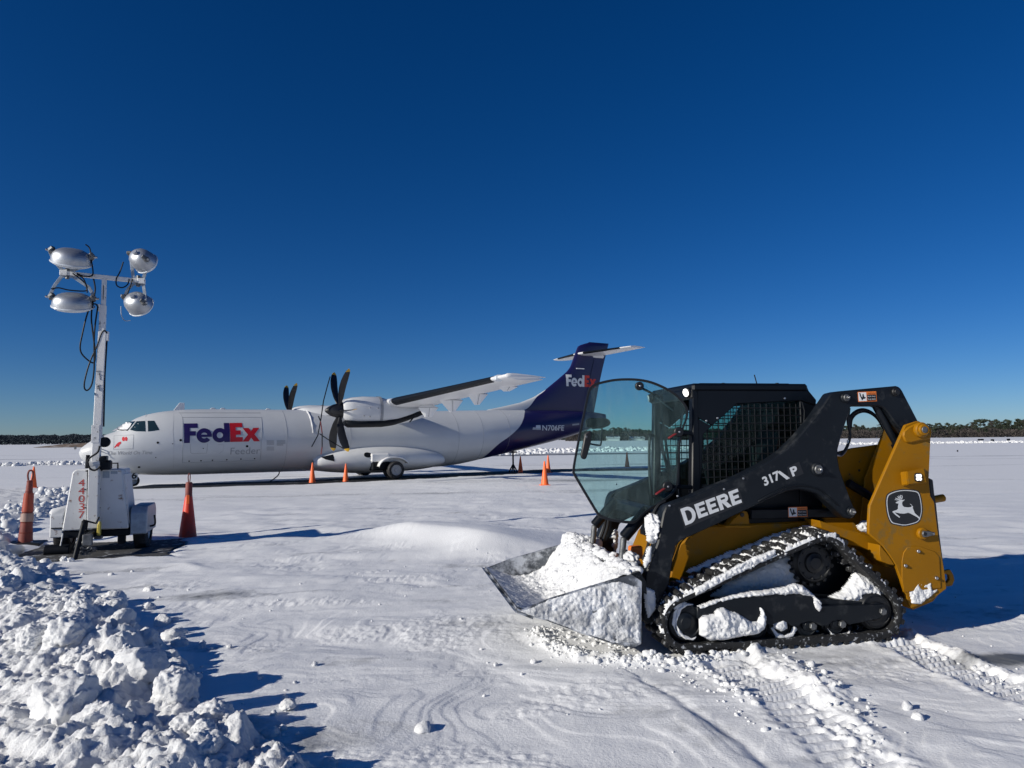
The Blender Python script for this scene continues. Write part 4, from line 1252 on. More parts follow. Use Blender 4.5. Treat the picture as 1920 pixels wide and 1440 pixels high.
# --- bucket
BV = .845
def bucket():
    P = qs([(971, 1146), (1033, 1121), (1087, 1105), (1150, 1086), (1185, 1077), (1199, 1079), (1204, 1092), (1203, 1147), (1203, 1208), (1190, 1214), (1150, 1208), (1087, 1187), (1025, 1164), (994, 1156)], BV)
    b = MB()
    bk = empty('bucket', (0, 0, 0)); bk.parent = lo
    b.part().prism(P, BV - .014, BV, M['worn'], bev=.003); b.part().prism(P, -BV, -BV + .014, M['worn'], bev=.003)
    b.build_each('side_plate', bk)
    tip, _, _, _, tr = P[0], 0, 0, 0, P[5]
    b = MB()
    bot = [P[0], P[13], P[12], P[11], P[10], P[9], P[8], P[7], P[6], P[5], P[4]]
    th = .016; W = BV - .013
    inner = [(a + .0, c + th) if i < 6 else (a + th, c - (.004 if i > 8 else 0)) for i, (a, c) in enumerate(bot)]
    b.prism(bot + inner[::-1], -W, W, M['worn'], bev=0)
    b.build('bucket_shell', bk)
    b = MB()
    e0 = np.array(P[0]); e1 = np.array(P[12])
    d = (e1 - e0); nn = np.array([-d[1], d[0]]) / np.hypot(*d)
    if nn[1] > 0: nn = -nn
    ed = [tuple(e0 + np.array([.035, .012])), tuple(e0 + np.array([.02, -.006])), tuple(e0 + d * .55 + nn * .020), tuple(e0 + d * .55 + nn * .002), tuple(e0 + nn * .002)]
    b.prism(ed, -BV - .008, BV + .008, M['worn'], bev=.002); b.build('cutting_edge', bk)
    # top lip / spill guard box along the back
    b = MB(); t = np.array(P[4]); u_ = P[6]
    b.prism([(t[0] + .01, t[1] - .002), (t[0] - .06, t[1] + .02), (u_[0] - .03, u_[1] + .01), (u_[0] - .035, u_[1] - .09), (u_[0] - .004, u_[1] - .06), (u_[0] + .0, u_[1] - .0)], -BV, BV, M['cab'], bev=.004); b.build('top_lip', bk)
    # quick coupler behind
    b = MB()
    for s in (1, -1):
        b.prism([(u_[0] - .03, u_[1] - .02), (u_[0] - .16, u_[1] - .03), (u_[0] - .2, .30), (u_[0] - .12, .16), (u_[0] - .02, .16)], s * .36, s * .48, M['cab'], bev=.01)
    b.box(u_[0] - .10, u_[0] - .03, -.55, .55, .2, .5, M['cab'], .01)
    b.build('coupler', lo)
    b = MB(); p = q(1193, 1036, .33); b.box(p[0] - .05, p[0] + .05, .27, .35, p[1] - .05, p[1] + .05, M['orange_decal'], .01); b.build('lock_lever', lo)
    return P
BP = bucket()
for s in (1, -1):
    b = MB(); top = q(1225, 962, .52); bt = q(1192, 1066, .52)
    b.cyl((top[0] + .0, s * .40, top[1] + .02), (bt[0] + .05, s * .40, bt[1] + .22), .045, M['cab']); b.cyl((bt[0] + .05, s * .40, bt[1] + .22), (bt[0] + .08, s * .40, bt[1] - .02), .025, M['grease'])
    b.build('tilt_cylinder', lo)
    b = MB()
    for dv in (.52, .56):
        b.part(); P = [q(a, c, dv) for a, c in ((1250, 940), (1236, 948), (1226, 968), (1222, 990), (1218, 1020), (1208, 1050))]
        b.tube(smooth_path([(p[0] + .01, s * dv, p[1]) for p in P]), .013, M['black'], 8)
    b.build_each('hydraulic_hose', lo)
b = MB()
fa = q(1238, 950, ARM_V1)[0]
b.box(fa - .14, fa - .02, -.60, .60, .93, 1.02, M['cab'], .015)
b.build('cross_tube', lo)

# --- undercarriages
T_IN, T_OUT = .53, .84
def loop_path():
    c = [(q(1289, 1163, T_OUT), .222), (q(1549, 1062, T_OUT), .258), (q(1650, 1152, T_OUT), .222)]
    # ground line level
    (a, ra), (s, rs), (r, rr) = [(np.array(x), y) for x, y in c]
    a[1] = ra + .012; r[1] = rr + .012
    out = []
    def tang(p, rp, q_, rq):
        d = q_ - p; L = np.hypot(*d); th = math.atan2(d[1], d[0]); k = math.acos((rp - rq) / L)
        return th, k
    # order: front idler -> sprocket -> rear idler -> ground (looking from the left side, x forward)
    circ = [(a, ra), (s, rs), (r, rr)]
    segs = []
    for i in range(3):
        p, rp = circ[i]; q_, rq = circ[(i + 1) % 3]
        th, k = tang(p, rp, q_, rq)
        ang = th - k
        n = np.array([math.cos(ang), math.sin(ang)])
        cand = [n, np.array([math.cos(th + k), math.sin(th + k)])]
        ctr = (a + s + r) / 3
        n = max(cand, key=lambda v: (p + v * rp - ctr) @ v)
        segs.append((p + n * rp, q_ + n * rq, n))
    pts = []
    for i in range(3):
        p0, p1, n = segs[i]
        L = np.hypot(*(p1 - p0)); m = max(2, int(L / .03))
        for j in range(m): pts.append(p0 + (p1 - p0) * j / m)
        cc, rc = circ[(i + 1) % 3]; n2 = segs[(i + 1) % 3][2]
        a0 = math.atan2(n[1], n[0]); a1 = math.atan2(n2[1], n2[0])
        d = (a1 - a0 + math.pi) % (2 * math.pi) - math.pi
        if abs(d) > math.pi: d = d
        m = max(3, int(abs(d) * rc / .025))
        for j in range(m): pts.append(cc + rc * np.array([math.cos(a0 + d * j / m), math.sin(a0 + d * j / m)]))
    P = np.array(pts)
    # resample evenly
    Q = np.vstack([P, P[:1]]); ln = np.hypot(*(Q[1:] - Q[:-1]).T); S = np.concatenate([[0], np.cumsum(ln)])
    n = 156; t = np.linspace(0, S[-1], n, endpoint=False)
    X = np.interp(t, S, Q[:, 0]); Y = np.interp(t, S, Q[:, 1])
    return np.stack([X, Y], 1), c, circ
TP, TC, CIRC = loop_path()
def track(sgn):
    P = TP; n = len(P)
    nx = np.roll(P, -1, 0) - np.roll(P, 1, 0); nx /= np.hypot(*nx.T)[:, None]
    nr = np.stack([-nx[:, 1], nx[:, 0]], 1)
    ctr = P.mean(0)
    if ((P - ctr) * nr).sum() < 0: nr = -nr
    b = MB()
    y0, y1 = sorted((sgn * T_IN, sgn * T_OUT))
    sec = [(y0, -.034), (y0, -.022), (y1, -.022), (y1, -.034)]
    sec = [(y0 + .004, -.022), (y1 - .004, -.022), (y1, -.027), (y1, -.062), (y1 - .006, -.070), (y0 + .006, -.070), (y0, -.062), (y0, -.027)]
    b.grid([[(P[i][0] + nr[i][0] * h, y, P[i][1] + nr[i][1] * h) for y, h in sec] for i in range(n)], M['track_rubber'], closed_u=True, closed_v=True)
    w = y1 - y0
    for i in range(0, n, 3):
        o = P[i]; e = nx[i]; k = nr[i]
        for half in (0, 1):
            ya = y0 + (.006 if half == 0 else .46) * w; yb = y0 + (.54 if half == 0 else .994) * w
            sh = .0 if half == 0 else .018
            bm = bmesh.new(); vs = []
            for (yy, sk) in ((ya, 0), (yb, .016)):
                for s_, hgt, ww in ((-1, -.026, .025), (1, -.026, .025), (1, .006, .017), (-1, .006, .017)):
                    c = o + e * (s_ * ww + sh + (sk if half == 0 else .016 - sk)) + k * hgt
                    vs.append(bm.verts.new((c[0], yy, c[1])))
            for f in ((0, 1, 2, 3), (7, 6, 5, 4), (0, 4, 5, 1), (1, 5, 6, 2), (2, 6, 7, 3), (3, 7, 4, 0)): bm.faces.new([vs[j] for j in f])
            bmesh.ops.recalc_face_normals(bm, faces=bm.faces[:])
            bmesh.ops.bevel(bm, geom=bm.edges[:], offset=.005, segments=1, affect='EDGES', clamp_overlap=True)
            b.bm(bm, M['track_rubber'])
        # guide lug inside
        c = o - k * .085; ym = (y0 + y1) / 2
        b.beam((c[0], ym - .035, c[1]), (c[0], ym + .035, c[1]), .05, .045, M['track_rubber'], bev=.008)
    return b.build('track', lo, angle=40)
def wheel(b, c, r, ya, yb, m, rim=True, sgn=1):
    yo = yb if sgn > 0 else ya
    b.cyl((c[0], ya, c[1]), (c[0], yb, c[1]), r, M[m], n=40, bev=.12)
    if rim:
        T = Matrix.Translation((c[0], yo, c[1])) @ Matrix.Rotation(R(-90 * sgn), 4, 'X')
        b.lathe([(r * .9, .001), (r * .86, .010), (r * .80, .012), (r * .76, -.030 + .034), (r * .50, .004), (r * .46, .020), (r * .30, .026), (r * .26, .032), (0.001, .034)], T, M[m], 40)
def under(sgn):
    tr = track(sgn)
    ym = sgn * (T_IN + T_OUT) / 2
    def yy(a, c): return tuple(sorted((sgn * a, sgn * c)))
    for k, nm in ((0, 'front_idler'), (2, 'rear_idler')):
        cc, rc = CIRC[k]; b = MB(); ya, yb = yy(.60, .79)
        wheel(b, cc, rc - .075, ya, yb, 'dark' if k == 0 else 'black', True, sgn); b.build(nm, lo)
    cc, rc = CIRC[1]; b = MB(); ya, yb = yy(.60, .78)
    wheel(b, cc, rc - .095, ya, yb - .10 if sgn > 0 else yb, 'black', True, sgn)
    for i in range(17):
        a = 2 * math.pi * i / 17; c2 = cc + (rc - .088) * np.array([math.cos(a), math.sin(a)])
        b.cyl((c2[0], ya + .02 + (.10 if sgn < 0 else 0), c2[1]), (c2[0], yb - .02 - (.10 if sgn > 0 else 0), c2[1]), .017, M['black'], n=10)
    for i in range(9):
        a = 2 * math.pi * i / 9; c2 = cc + .12 * np.array([math.cos(a), math.sin(a)])
        yo = sgn * .684; b.cyl((c2[0], yo, c2[1]), (c2[0], yo + sgn * .012, c2[1]), .010, M['black'], n=6)
    b.build('drive_sprocket', lo)
    for px in (1424, 1468, 1520, 1572):
        c2 = (q(px, 1180, T_OUT)[0], .165); b = MB(); ya, yb = yy(.60, .785); wheel(b, c2, .098, ya, yb, 'dark', True, sgn); b.build('track_roller', lo)
    b = MB()
    out = qs([(1307, 1139), (1345, 1128), (1418, 1115), (1507, 1113), (1520, 1117), (1540, 1136), (1600, 1135), (1659, 1132), (1661, 1142), (1655, 1159), (1592, 1172), (1584, 1166), (1572, 1163), (1560, 1166), (1553, 1174), (1540, 1174), (1530, 1168), (1516, 1166), (1503, 1169), (1497, 1175), (1484, 1174), (1478, 1168), (1468, 1165), (1456, 1168), (1448, 1172), (1437, 1170), (1400, 1176), (1330, 1172), (1308, 1160)], .825)
    b.prism(out, sgn * .795, sgn * .825, M['dark'], bev=.005)
    b.prism(qs([(1480, 1116), (1660, 1133), (1655, 1150), (1480, 1160)], .80), sgn * .58, sgn * .795, M['dark'], bev=.005)
    fr = b.build('track_frame', lo)
    b = MB()
    for px, py in ((1654, 1146), (1523, 1174), (1578, 1170)):
        b.part(); u, w = q(px, py, .825); b.cyl((u, sgn * .82, w), (u, sgn * .848, w), .028, M['grease'], n=6)
    b.build_each('bolt', fr)
    # inner web the snow packs against
    b = MB(); b.prism(qs([(1290, 1150), (1330, 1080), (1540, 1010), (1560, 1020), (1660, 1130), (1650, 1150), (1500, 1165), (1330, 1170)], .60), sgn * .535, sgn * .56, M['cab'], bev=.01); b.build('track_web', lo)
    return tr
under(1); under(-1)

# --- packed snow on the machine (children: it is frozen on)
def pack(poly_px, v, thick, res, seed, rough=.5, soft=None):
    P = qs(poly_px, v)
    a, c, h, f = pillow(P, thick, res, seed, rough, soft)
    return np.stack([a, v + h, c], 1), f
parts = [
    pack([(1311, 1160), (1322, 1153), (1334, 1152), (1344, 1141), (1356, 1139), (1368, 1146), (1382, 1150), (1396, 1158), (1408, 1166), (1420, 1166), (1426, 1148), (1423, 1137), (1430, 1142), (1436, 1158), (1434, 1178), (1420, 1188), (1390, 1193), (1356, 1200), (1330, 1200), (1314, 1192), (1310, 1178)], .826, .055, .006, 1, .5),
    pack([(1307, 1137), (1330, 1128), (1352, 1121), (1382, 1114), (1410, 1109), (1440, 1106), (1465, 1102), (1490, 1094), (1505, 1098), (1522, 1112), (1540, 1130), (1536, 1136), (1520, 1118), (1490, 1114), (1440, 1116), (1418, 1118), (1380, 1122), (1345, 1131), (1312, 1142)], .805, .045, .005, 2, .8),
    pack([(1540, 1132), (1556, 1118), (1575, 1108), (1592, 1088), (1600, 1072), (1625, 1078), (1640, 1088), (1652, 1108), (1660, 1132), (1600, 1136)], .70, .08, .007, 3, .5, .12),
    pack([(1330, 1118), (1352, 1100), (1400, 1072), (1450, 1050), (1488, 1036), (1492, 1060), (1500, 1088), (1470, 1102), (1420, 1110), (1360, 1122)], .57, .05, .008, 4, .5, .08),
    pack([(1450, 1170), (1460, 1162), (1466, 1158), (1474, 1164), (1476, 1178), (1464, 1184), (1452, 1178)], .80, .03, .005, 5, .6),
    pack([(1446, 1178), (1450, 1176), (1458, 1187), (1470, 1191), (1482, 1186), (1489, 1172), (1494, 1178), (1487, 1193), (1470, 1200), (1454, 1195)], .792, .010, .004, 18, .8),
    pack([(1552, 1178), (1560, 1187), (1574, 1191), (1588, 1186), (1594, 1180), (1592, 1190), (1576, 1197), (1560, 1193)], .792, .010, .004, 19, .9),
    pack([(1270, 1140), (1280, 1133), (1292, 1131), (1300, 1134), (1288, 1136), (1278, 1143), (1272, 1158), (1272, 1175), (1280, 1189), (1296, 1196), (1306, 1194), (1300, 1201), (1284, 1199), (1270, 1186), (1265, 1162)], .795, .012, .004, 20, .8),
    pack([(1525, 1124), (1531, 1124), (1541, 1138), (1536, 1147), (1529, 1140)], .826, .015, .004, 6),
    pack([(1285, 1072), (1310, 1058), (1380, 1030), (1440, 1006), (1490, 990), (1530, 984), (1560, 996), (1520, 1000), (1470, 1010), (1420, 1028), (1360, 1050), (1300, 1078)], .50, .04, .008, 7, .6),
    pack([(1605, 985), (1614, 978), (1628, 976), (1629, 1000), (1612, 996)], .66, .05, .006, 8, .8),
    pack([(1209, 970), (1218, 962), (1238, 968), (1240, 985), (1234, 1004), (1228, 1022), (1218, 1018), (1210, 1000)], .62, .09, .006, 9, .9),
    pack([(1215, 1026), (1222, 1024), (1220, 1052), (1210, 1066), (1206, 1056)], .73, .02, .005, 10, .6),
    pack([(1168, 1040), (1180, 1032), (1196, 1040), (1200, 1056), (1190, 1066), (1172, 1058)], .42, .10, .007, 11, .8),
    pack([(1710, 1132), (1706, 1112), (1716, 1100), (1722, 1090), (1730, 1098), (1744, 1092), (1746, 1106), (1758, 1106), (1745, 1118), (1726, 1132)], .800, .012, .005, 12, 1.6),
    pack([(1146, 1020), (1150, 996), (1158, 990), (1160, 1010), (1152, 1046)], -.62, .05, .008, 13, .8),
    pack([(1208, 1100), (1228, 1108), (1230, 1140), (1216, 1160), (1209, 1130)], .725, .02, .006, 14, .9),
    pack([(1262, 1180), (1275, 1196), (1300, 1204), (1318, 1206), (1300, 1215), (1270, 1205)], .70, .05, .006, 15, .8),
    pack([(1300, 1104), (1340, 1082), (1372, 1066), (1400, 1050), (1430, 1038), (1452, 1030), (1455, 1038), (1436, 1050), (1404, 1066), (1380, 1078), (1345, 1096), (1320, 1110), (1304, 1118)], T_OUT - .006, .020, .005, 17, 1.6),
    pack([(1262, 1135), (1272, 1128), (1290, 1130), (1268, 1150), (1266, 1180), (1284, 1194), (1272, 1196), (1258, 1170)], .785, .015, .005, 16, .8),
]
# a broken crust of snow caught between the lugs along the upper run, the front and bits of the lower run
it = []
n = len(TP)
nx_ = np.roll(TP, -1, 0) - np.roll(TP, 1, 0); nx_ /= np.hypot(*nx_.T)[:, None]
nr_ = np.stack([-nx_[:, 1], nx_[:, 0]], 1); nr_ = nr_ if ((TP - TP.mean(0)) * nr_).sum() > 0 else -nr_
NS = 900; ti = np.linspace(0, n, NS, endpoint=False)
per = lambda c: np.interp(ti, np.arange(n + 1), np.append(c, c[0]))
PX_, PZ_, NX_, NZ_ = per(TP[:, 0]), per(TP[:, 1]), per(nr_[:, 0]), per(nr_[:, 1])
# how much snow each stretch carries
car = np.where(NZ_ > .35, 1.0, np.where(NX_ > .25, .62, np.where(NZ_ > -.3, .42, .25)))
car = np.where((NZ_ > .35) & (PX_ < CIRC[1][0][0] - .10), .55, car)
vv = np.linspace(T_IN + .01, T_OUT + .004, 70)
S, VV = np.meshgrid(np.arange(NS) * .0045, vv, indexing='ij')
nz = fbm2(S / .055 + 3, VV / .075, 3) * .8 + fbm2(S / .018, VV / .02 + 5, 2) * .45
edge = sstep(T_OUT - .07, T_OUT, VV) * .14
hgt = -.030 + .040 * np.clip(nz * 1.1 + .14 + .75 * fbm2(S / .16 + 9, VV / .5, 2) + edge + (car[:, None] - 1) * .85, -.6, 1.0)
hgt = np.where(np.arange(70)[None] >= 69, -.034, hgt)
P3 = np.stack([PX_[:, None] + NX_[:, None] * hgt, VV, PZ_[:, None] + NZ_[:, None] * hgt], -1).reshape(-1, 3)
idx = np.arange(NS * 70).reshape(NS, 70)
keep = (hgt > -.026); kk = keep | np.roll(keep, -1, 0); kk = kk[:, :-1] | kk[:, 1:]
f4 = np.stack([idx[:, :-1], np.roll(idx, -1, 0)[:, :-1], np.roll(idx, -1, 0)[:, 1:], idx[:, 1:]], -1)[kk]
parts.append((P3, f4))
# crumbs clinging to the outer edge of the belt
for i in range(n):
    c = car[int(i * NS / n)]
    for _ in range(3):
        if RNG.random() < c ** 2 * .12 * (1 if math.sin(i * .7) + math.sin(i * .23) > -.6 else .2):
            it.append((TP[i][0] + nr_[i][0] * RNG.uniform(-.05, -.012), T_OUT + RNG.uniform(-.016, .0), TP[i][1] + nr_[i][1] * RNG.uniform(-.05, -.012), RNG.uniform(.005, .014), 3))
for px, py, v, s, k in ((1225, 1000, .66, .03, 12), (1185, 1052, .44, .03, 7), (1155, 1003, -.58, .03, 5)):
    for _ in range(k):
        u, w = q(px + RNG.normal() * 5, py + RNG.normal() * 8, v); it.append((u, v + RNG.normal() * .015, w, s * RNG.uniform(.4, 1.1), 3))
parts.append(scatter_chunks(it))
tag(join_np('packed_snow', parts, M['snow_bank'], lo), 'snow packed on the tracks and frames')
# rime on the bucket's outside
bm_ = MB()
rp = [pack([(976, 1147), (1034, 1124), (1088, 1108), (1130, 1096), (1160, 1090), (1182, 1097), (1201, 1102), (1201, 1206), (1150, 1205), (1088, 1185), (1028, 1163), (996, 1155)], BV, .010, .006, 31, 2.2, .05)]
join_np('frost_crust', rp, M['snow_rime'], lo)

# the load of snow in the bucket: a thing of its own
def load():
    tip = np.array(BP[0]); back = np.array(BP[4]); low = np.array(BP[9])
    nu, nv = 170, 230
    X = np.linspace(0, 1, nu)[:, None] * np.ones(nv)[None]; V = np.linspace(-1, 1, nv)[None] * np.ones(nu)[:, None]
    x = back[0] + (tip[0] - back[0]) * X
    v = V * (BV - .018)
    floor = np.interp(x.ravel(), [low[0], BP[10][0], tip[0]], [low[1] + .02, BP[10][1] + .02, tip[1] + .02]).reshape(x.shape)
    rim = np.interp(x.ravel(), [back[0], tip[0]], [back[1], tip[1] + .02]).reshape(x.shape)
    f = sstep(.98, .15, X) if False else 1 - sstep(.10, .62, X)
    # heap leans on the back plate, bare towards the far corner and the near front
    top = floor + (rim - floor) * (.10 + .82 * f) + .03 * np.exp(-((X - .06) / .10) ** 2)
    top = top + .045 * np.exp(-((X - .16) / .16) ** 2 - ((V + .55) / .30) ** 2)
    top = top - .13 * np.exp(-((X - .38) / .25) ** 2 - ((V - .45) / .5) ** 2)
    nz = .12 * (billow2(x / .34, v / .34 + 4, 6, .54) - .2) + .05 * fbm2(x / .35, v / .35, 2) + .035 * billow2(x / .06, v / .06, 4, .6)
    z = top + nz
    cut = sstep(.50, .72, X + .25 * fbm2(x / .3 + 2, v / .3, 3) + .10 * V)
    z = z * (1 - cut) + (floor + .004 + .010 * np.clip(fbm2(x / .06, v / .06, 3), -.2, 1)) * cut
    z = np.minimum(z, np.where(np.abs(V) > .985, rim + .02, 9))
    xx = x.copy(); 
    xx[0, :] -= .0
    idx = np.arange(nu * nv).reshape(nu, nv)
    f4 = np.stack([idx[:-1, :-1], idx[1:, :-1], idx[1:, 1:], idx[:-1, 1:]], -1).reshape(-1, 4)
    parts = [(np.stack([xx.ravel(), v.ravel(), z.ravel()], 1), f4)]
    it = []
    for _ in range(170):
        y = RNG.uniform(-.84, .80); a = RNG.normal() * .03
        it.append((back[0] - .035 + a, y, back[1] - .005 + (.05 if y < -.4 else 0) * RNG.random() + RNG.random() * .03, RNG.uniform(.012, .042), 3))
    for _ in range(14):
        y = RNG.uniform(-.80, -.45); it.append((back[0] + RNG.normal() * .05, y, back[1] + .02 + RNG.random() * .04, RNG.uniform(.03, .07), 4))
    for _ in range(40):
        i, j = RNG.integers(nu), RNG.integers(nv)
        if X[i, j] < .6: it.append((x[i, j], v[i, j], z[i, j], RNG.uniform(.008, .03), 2))
    parts.append(scatter_chunks(it))
    o = join_np('snow_load', parts, M['snow_bank'])
    o.location = tuple(LO.O); o.rotation_euler = (0, 0, LO.ang)
    tag(o, 'bright heap of snow carried in the loader bucket', 'snow')
load()
# ------------------------------------------------------------------ cargo plane (own axes: x forward from the nose, so aft is -x; y to its left; z up)
pl = empty('cargo_plane', tuple(PL.O), PL.ang)
tag(pl, 'white twin propeller cargo plane with purple tail parked on the snowy apron', 'cargo plane')
def A(px, py, l):
    u, z = PL.q(px, py, l); return (-u, z)
ST = np.array([  # aft, top, bottom, half width
    (-.14, 1.585, 1.535, .03), (-.10, 1.70, 1.42, .16), (.02, 1.84, 1.26, .31), (.25, 2.02, 1.08, .48), (.55, 2.18, .94, .66), (.9, 2.33, .83, .84), (1.20, 2.46, .76, .97), (1.45, 2.66, .71, 1.06),
    (1.75, 2.90, .67, 1.15), (2.1, 3.06, .64, 1.23), (2.6, 3.19, .61, 1.32), (3.3, 3.29, .585, 1.40), (4.2, 3.345, .575, 1.43), (6, 3.36, .575, 1.435), (10, 3.38, .575, 1.435), (15.5, 3.41, .585, 1.435),
    (16.6, 3.44, .70, 1.43), (17.9, 3.47, .93, 1.40), (19.5, 3.50, 1.22, 1.30), (21.2, 3.52, 1.55, 1.10), (23, 3.53, 1.92, .80), (24.5, 3.50, 2.30, .50), (25.8, 3.42, 2.75, .22), (26.3, 3.34, 3.0, .08)])
ST[:, 1:3] += .015
def sec(a):
    k = lambda i: float(np.interp(a, ST[:, 0], ST[:, i]))
    return k(1), k(2), k(3)
def hermite(a, i):
    x = ST[:, 0]; y = ST[:, i]; d = np.gradient(y, x)
    j = int(np.clip(np.searchsorted(x, a) - 1, 0, len(x) - 2)); h = x[j + 1] - x[j]; t = (a - x[j]) / h; t = min(max(t, 0), 1)
    s0 = (y[j + 1] - y[j]) / h
    d0, d1 = d[j], d[j + 1]
    lim = 3 * abs(s0); d0 = max(-lim, min(lim, d0)); d1 = max(-lim, min(lim, d1))
    return (2 * t**3 - 3 * t**2 + 1) * y[j] + (t**3 - 2 * t**2 + t) * h * d0 + (-2 * t**3 + 3 * t**2) * y[j + 1] + (t**3 - t**2) * h * d1
def sec(a): return hermite(a, 1), hermite(a, 2), hermite(a, 3)
def skin(a, z, lift=0.0):
    """point on the left side of the fuselage"""
    t, b, w = sec(a); zc = (t + b) / 2; hh = (t - b) / 2
    k = max(0.0, 1 - ((z - zc) / hh) ** 2)
    l = w * math.sqrt(k)
    n = Vector((0, l / w**2, (z - zc) / hh**2)); n = n.normalized() if n.length > 0 else Vector((0, 1, 0))
    return (-a, l + n.y * lift, z + n.z * lift)

def livery_mat():
    """white aircraft paint that turns purple aft of a curved line"""
    m = mat('aircraft_livery', (.59, .605, .615), .36, var=.03, scale=1.2, dirt=(.60, .60, .60), dirt_amt=.05, dirt_scale=1.1, coat=.15)
    nt = m.node_tree; b = nt.nodes['Principled BSDF']
    old = b.inputs['Base Color'].links[0].from_socket
    tc = N(nt, 'ShaderNodeTexCoord'); sp = N(nt, 'ShaderNodeSeparateXYZ'); nt.links.new(tc.outputs['Object'], sp.inputs[0])
    fc = N(nt, 'ShaderNodeFloatCurve'); c = fc.mapping.curves[0]
    zs = []
    for px, py, l in ((905, 860, .6), (918, 848, .9), (931, 835, 1.15), (953, 818, 1.2), (972, 800, 1.15), (980, 786, 1.0), (984.5, 774, .7)):
        a, z = A(px, py, l); zs.append((z, a))
    for px, py in ((990, 764), (1007, 744), (1019, 735), (1040, 715)):
        a, z = A(px, py, 0.08); zs.append((z, a))
    zs.sort(); lo_, hi_ = zs[0][0], zs[-1][0]; amin = min(a for _, a in zs); amax = max(a for _, a in zs)
    pts = c.points
    for i, (z, a) in enumerate(zs):
        x = (z - lo_) / (hi_ - lo_); y = (a - amin) / (amax - amin)
        if i == 0: pts[0].location = (x, y)
        elif i == len(zs) - 1: pts[1].location = (x, y)
        else: pts.new(x, y)
    fc.mapping.update()
    m1 = N(nt, 'ShaderNodeMapRange'); m1.inputs[1].default_value = lo_; m1.inputs[2].default_value = hi_; nt.links.new(sp.outputs['Z'], m1.inputs[0])
    nt.links.new(m1.outputs[0], fc.inputs['Value'])
    m2 = N(nt, 'ShaderNodeMapRange'); m2.inputs[3].default_value = amin; m2.inputs[4].default_value = amax; nt.links.new(fc.outputs[0], m2.inputs[0])
    ad = N(nt, 'ShaderNodeMath', operation='ADD'); nt.links.new(sp.outputs['X'], ad.inputs[0]); nt.links.new(m2.outputs[0], ad.inputs[1])   # x + a0 < 0 : aft of the line
    ls = N(nt, 'ShaderNodeMath', operation='LESS_THAN'); ls.inputs[1].default_value = 0; nt.links.new(ad.outputs[0], ls.inputs[0])
    mx = N(nt, 'ShaderNodeMix', data_type='RGBA'); mx.inputs[7].default_value = (.012, .010, .070, 1)
    nt.links.new(ls.outputs[0], mx.inputs[0]); nt.links.new(old, mx.inputs[6]); nt.links.new(mx.outputs[2], b.inputs['Base Color'])
    return m
M['livery'] = livery_mat()

aa = list(np.concatenate([[-.14, -.12, -.10, -.06, -.02], np.arange(.02, 4.2, .12), np.arange(4.2, 16, .5), np.arange(16, 26.31, .25)]))
rows = []
for a in aa:
    t, b, w = sec(a); zc = (t + b) / 2; hh = (t - b) / 2
    rows.append([(-a, w * math.sin(2 * math.pi * k / 56), zc + hh * math.cos(2 * math.pi * k / 56)) for k in range(56)])
mb = MB(); mb.grid(rows, M['livery'], closed_v=True)
fus = mb.build('fuselage', pl, angle=60)

# fin with dorsal fillet, rudder, tailplane
def foil(chord, t, n=14):
    xs = [(1 - math.cos(math.pi * i / n)) / 2 for i in range(n + 1)]
    y = lambda x: 5 * t * (.2969 * math.sqrt(x) - .126 * x - .3516 * x**2 + .2843 * x**3 - .1036 * x**4)
    return [(x * chord, y(x) * chord) for x in xs[::-1]] + [(x * chord, -y(x) * chord) for x in xs[1:-1]]
def fin_line(pts):
    pts = sorted((z, a) for a, z in pts); return lambda z: float(np.interp(z, [p[0] for p in pts], [p[1] for p in pts]))
LE = fin_line([A(*p, 0) for p in ((912, 768.5), (940, 763), (975, 755), (1001, 744.5), (1022, 731), (1045, 712), (1063, 696.5), (1069, 688), (1079, 660), (1083, 650), (1090, 646), (1104, 642.5))] )
TE = fin_line([A(*p, 0) for p in ((1141, 645), (1130, 690), (1123, 722), (1112, 782), (1110, 800))])
ztop = A(1112, 642, 0)[1]
rows = []
for z in list(np.linspace(3.42, 3.7, 8)) + list(np.linspace(3.75, ztop - .12, 40)) + [ztop - .06, ztop - .02, ztop]:
    l0, t0 = LE(z), TE(min(z, A(1141, 645, 0)[1])); c = t0 - l0
    k = 1.0 if z < ztop - .13 else max(.25, (ztop + .01 - z) / .14)
    th = .11 * (2.3 / max(c, 2.2)) if c > 2.3 else .11
    rows.append([(-(l0 + x), y * k, z) for x, y in foil(c, th)])
mb = MB(); mb.grid(rows, M['livery'], closed_v=True); mb.add(rows[-1], [tuple(range(len(rows[-1])))], M['livery'])
fin = mb.build('fin', pl, angle=50)
mb = MB()  # fin mast light and rudder hinge line
p = A(1113, 691, .14); 
a0 = [TE(z) - .85 for z in np.linspace(3.75, 6.6, 20)]
mb.tube([(-a, .13 - .012 * i / 20 * 3, z) for i, (a, z) in enumerate(zip(a0, np.linspace(3.75, 6.6, 20)))], .008, M['boot'], 6); mb.build('rudder_hinge_line', fin)
mb = MB(); a, z = A(1088, 691, .13); mb.box(-a - .30, -a + .30, .10, .16, z - .035, z + .02, M['white2'], .03); mb.build('fin_light', fin)

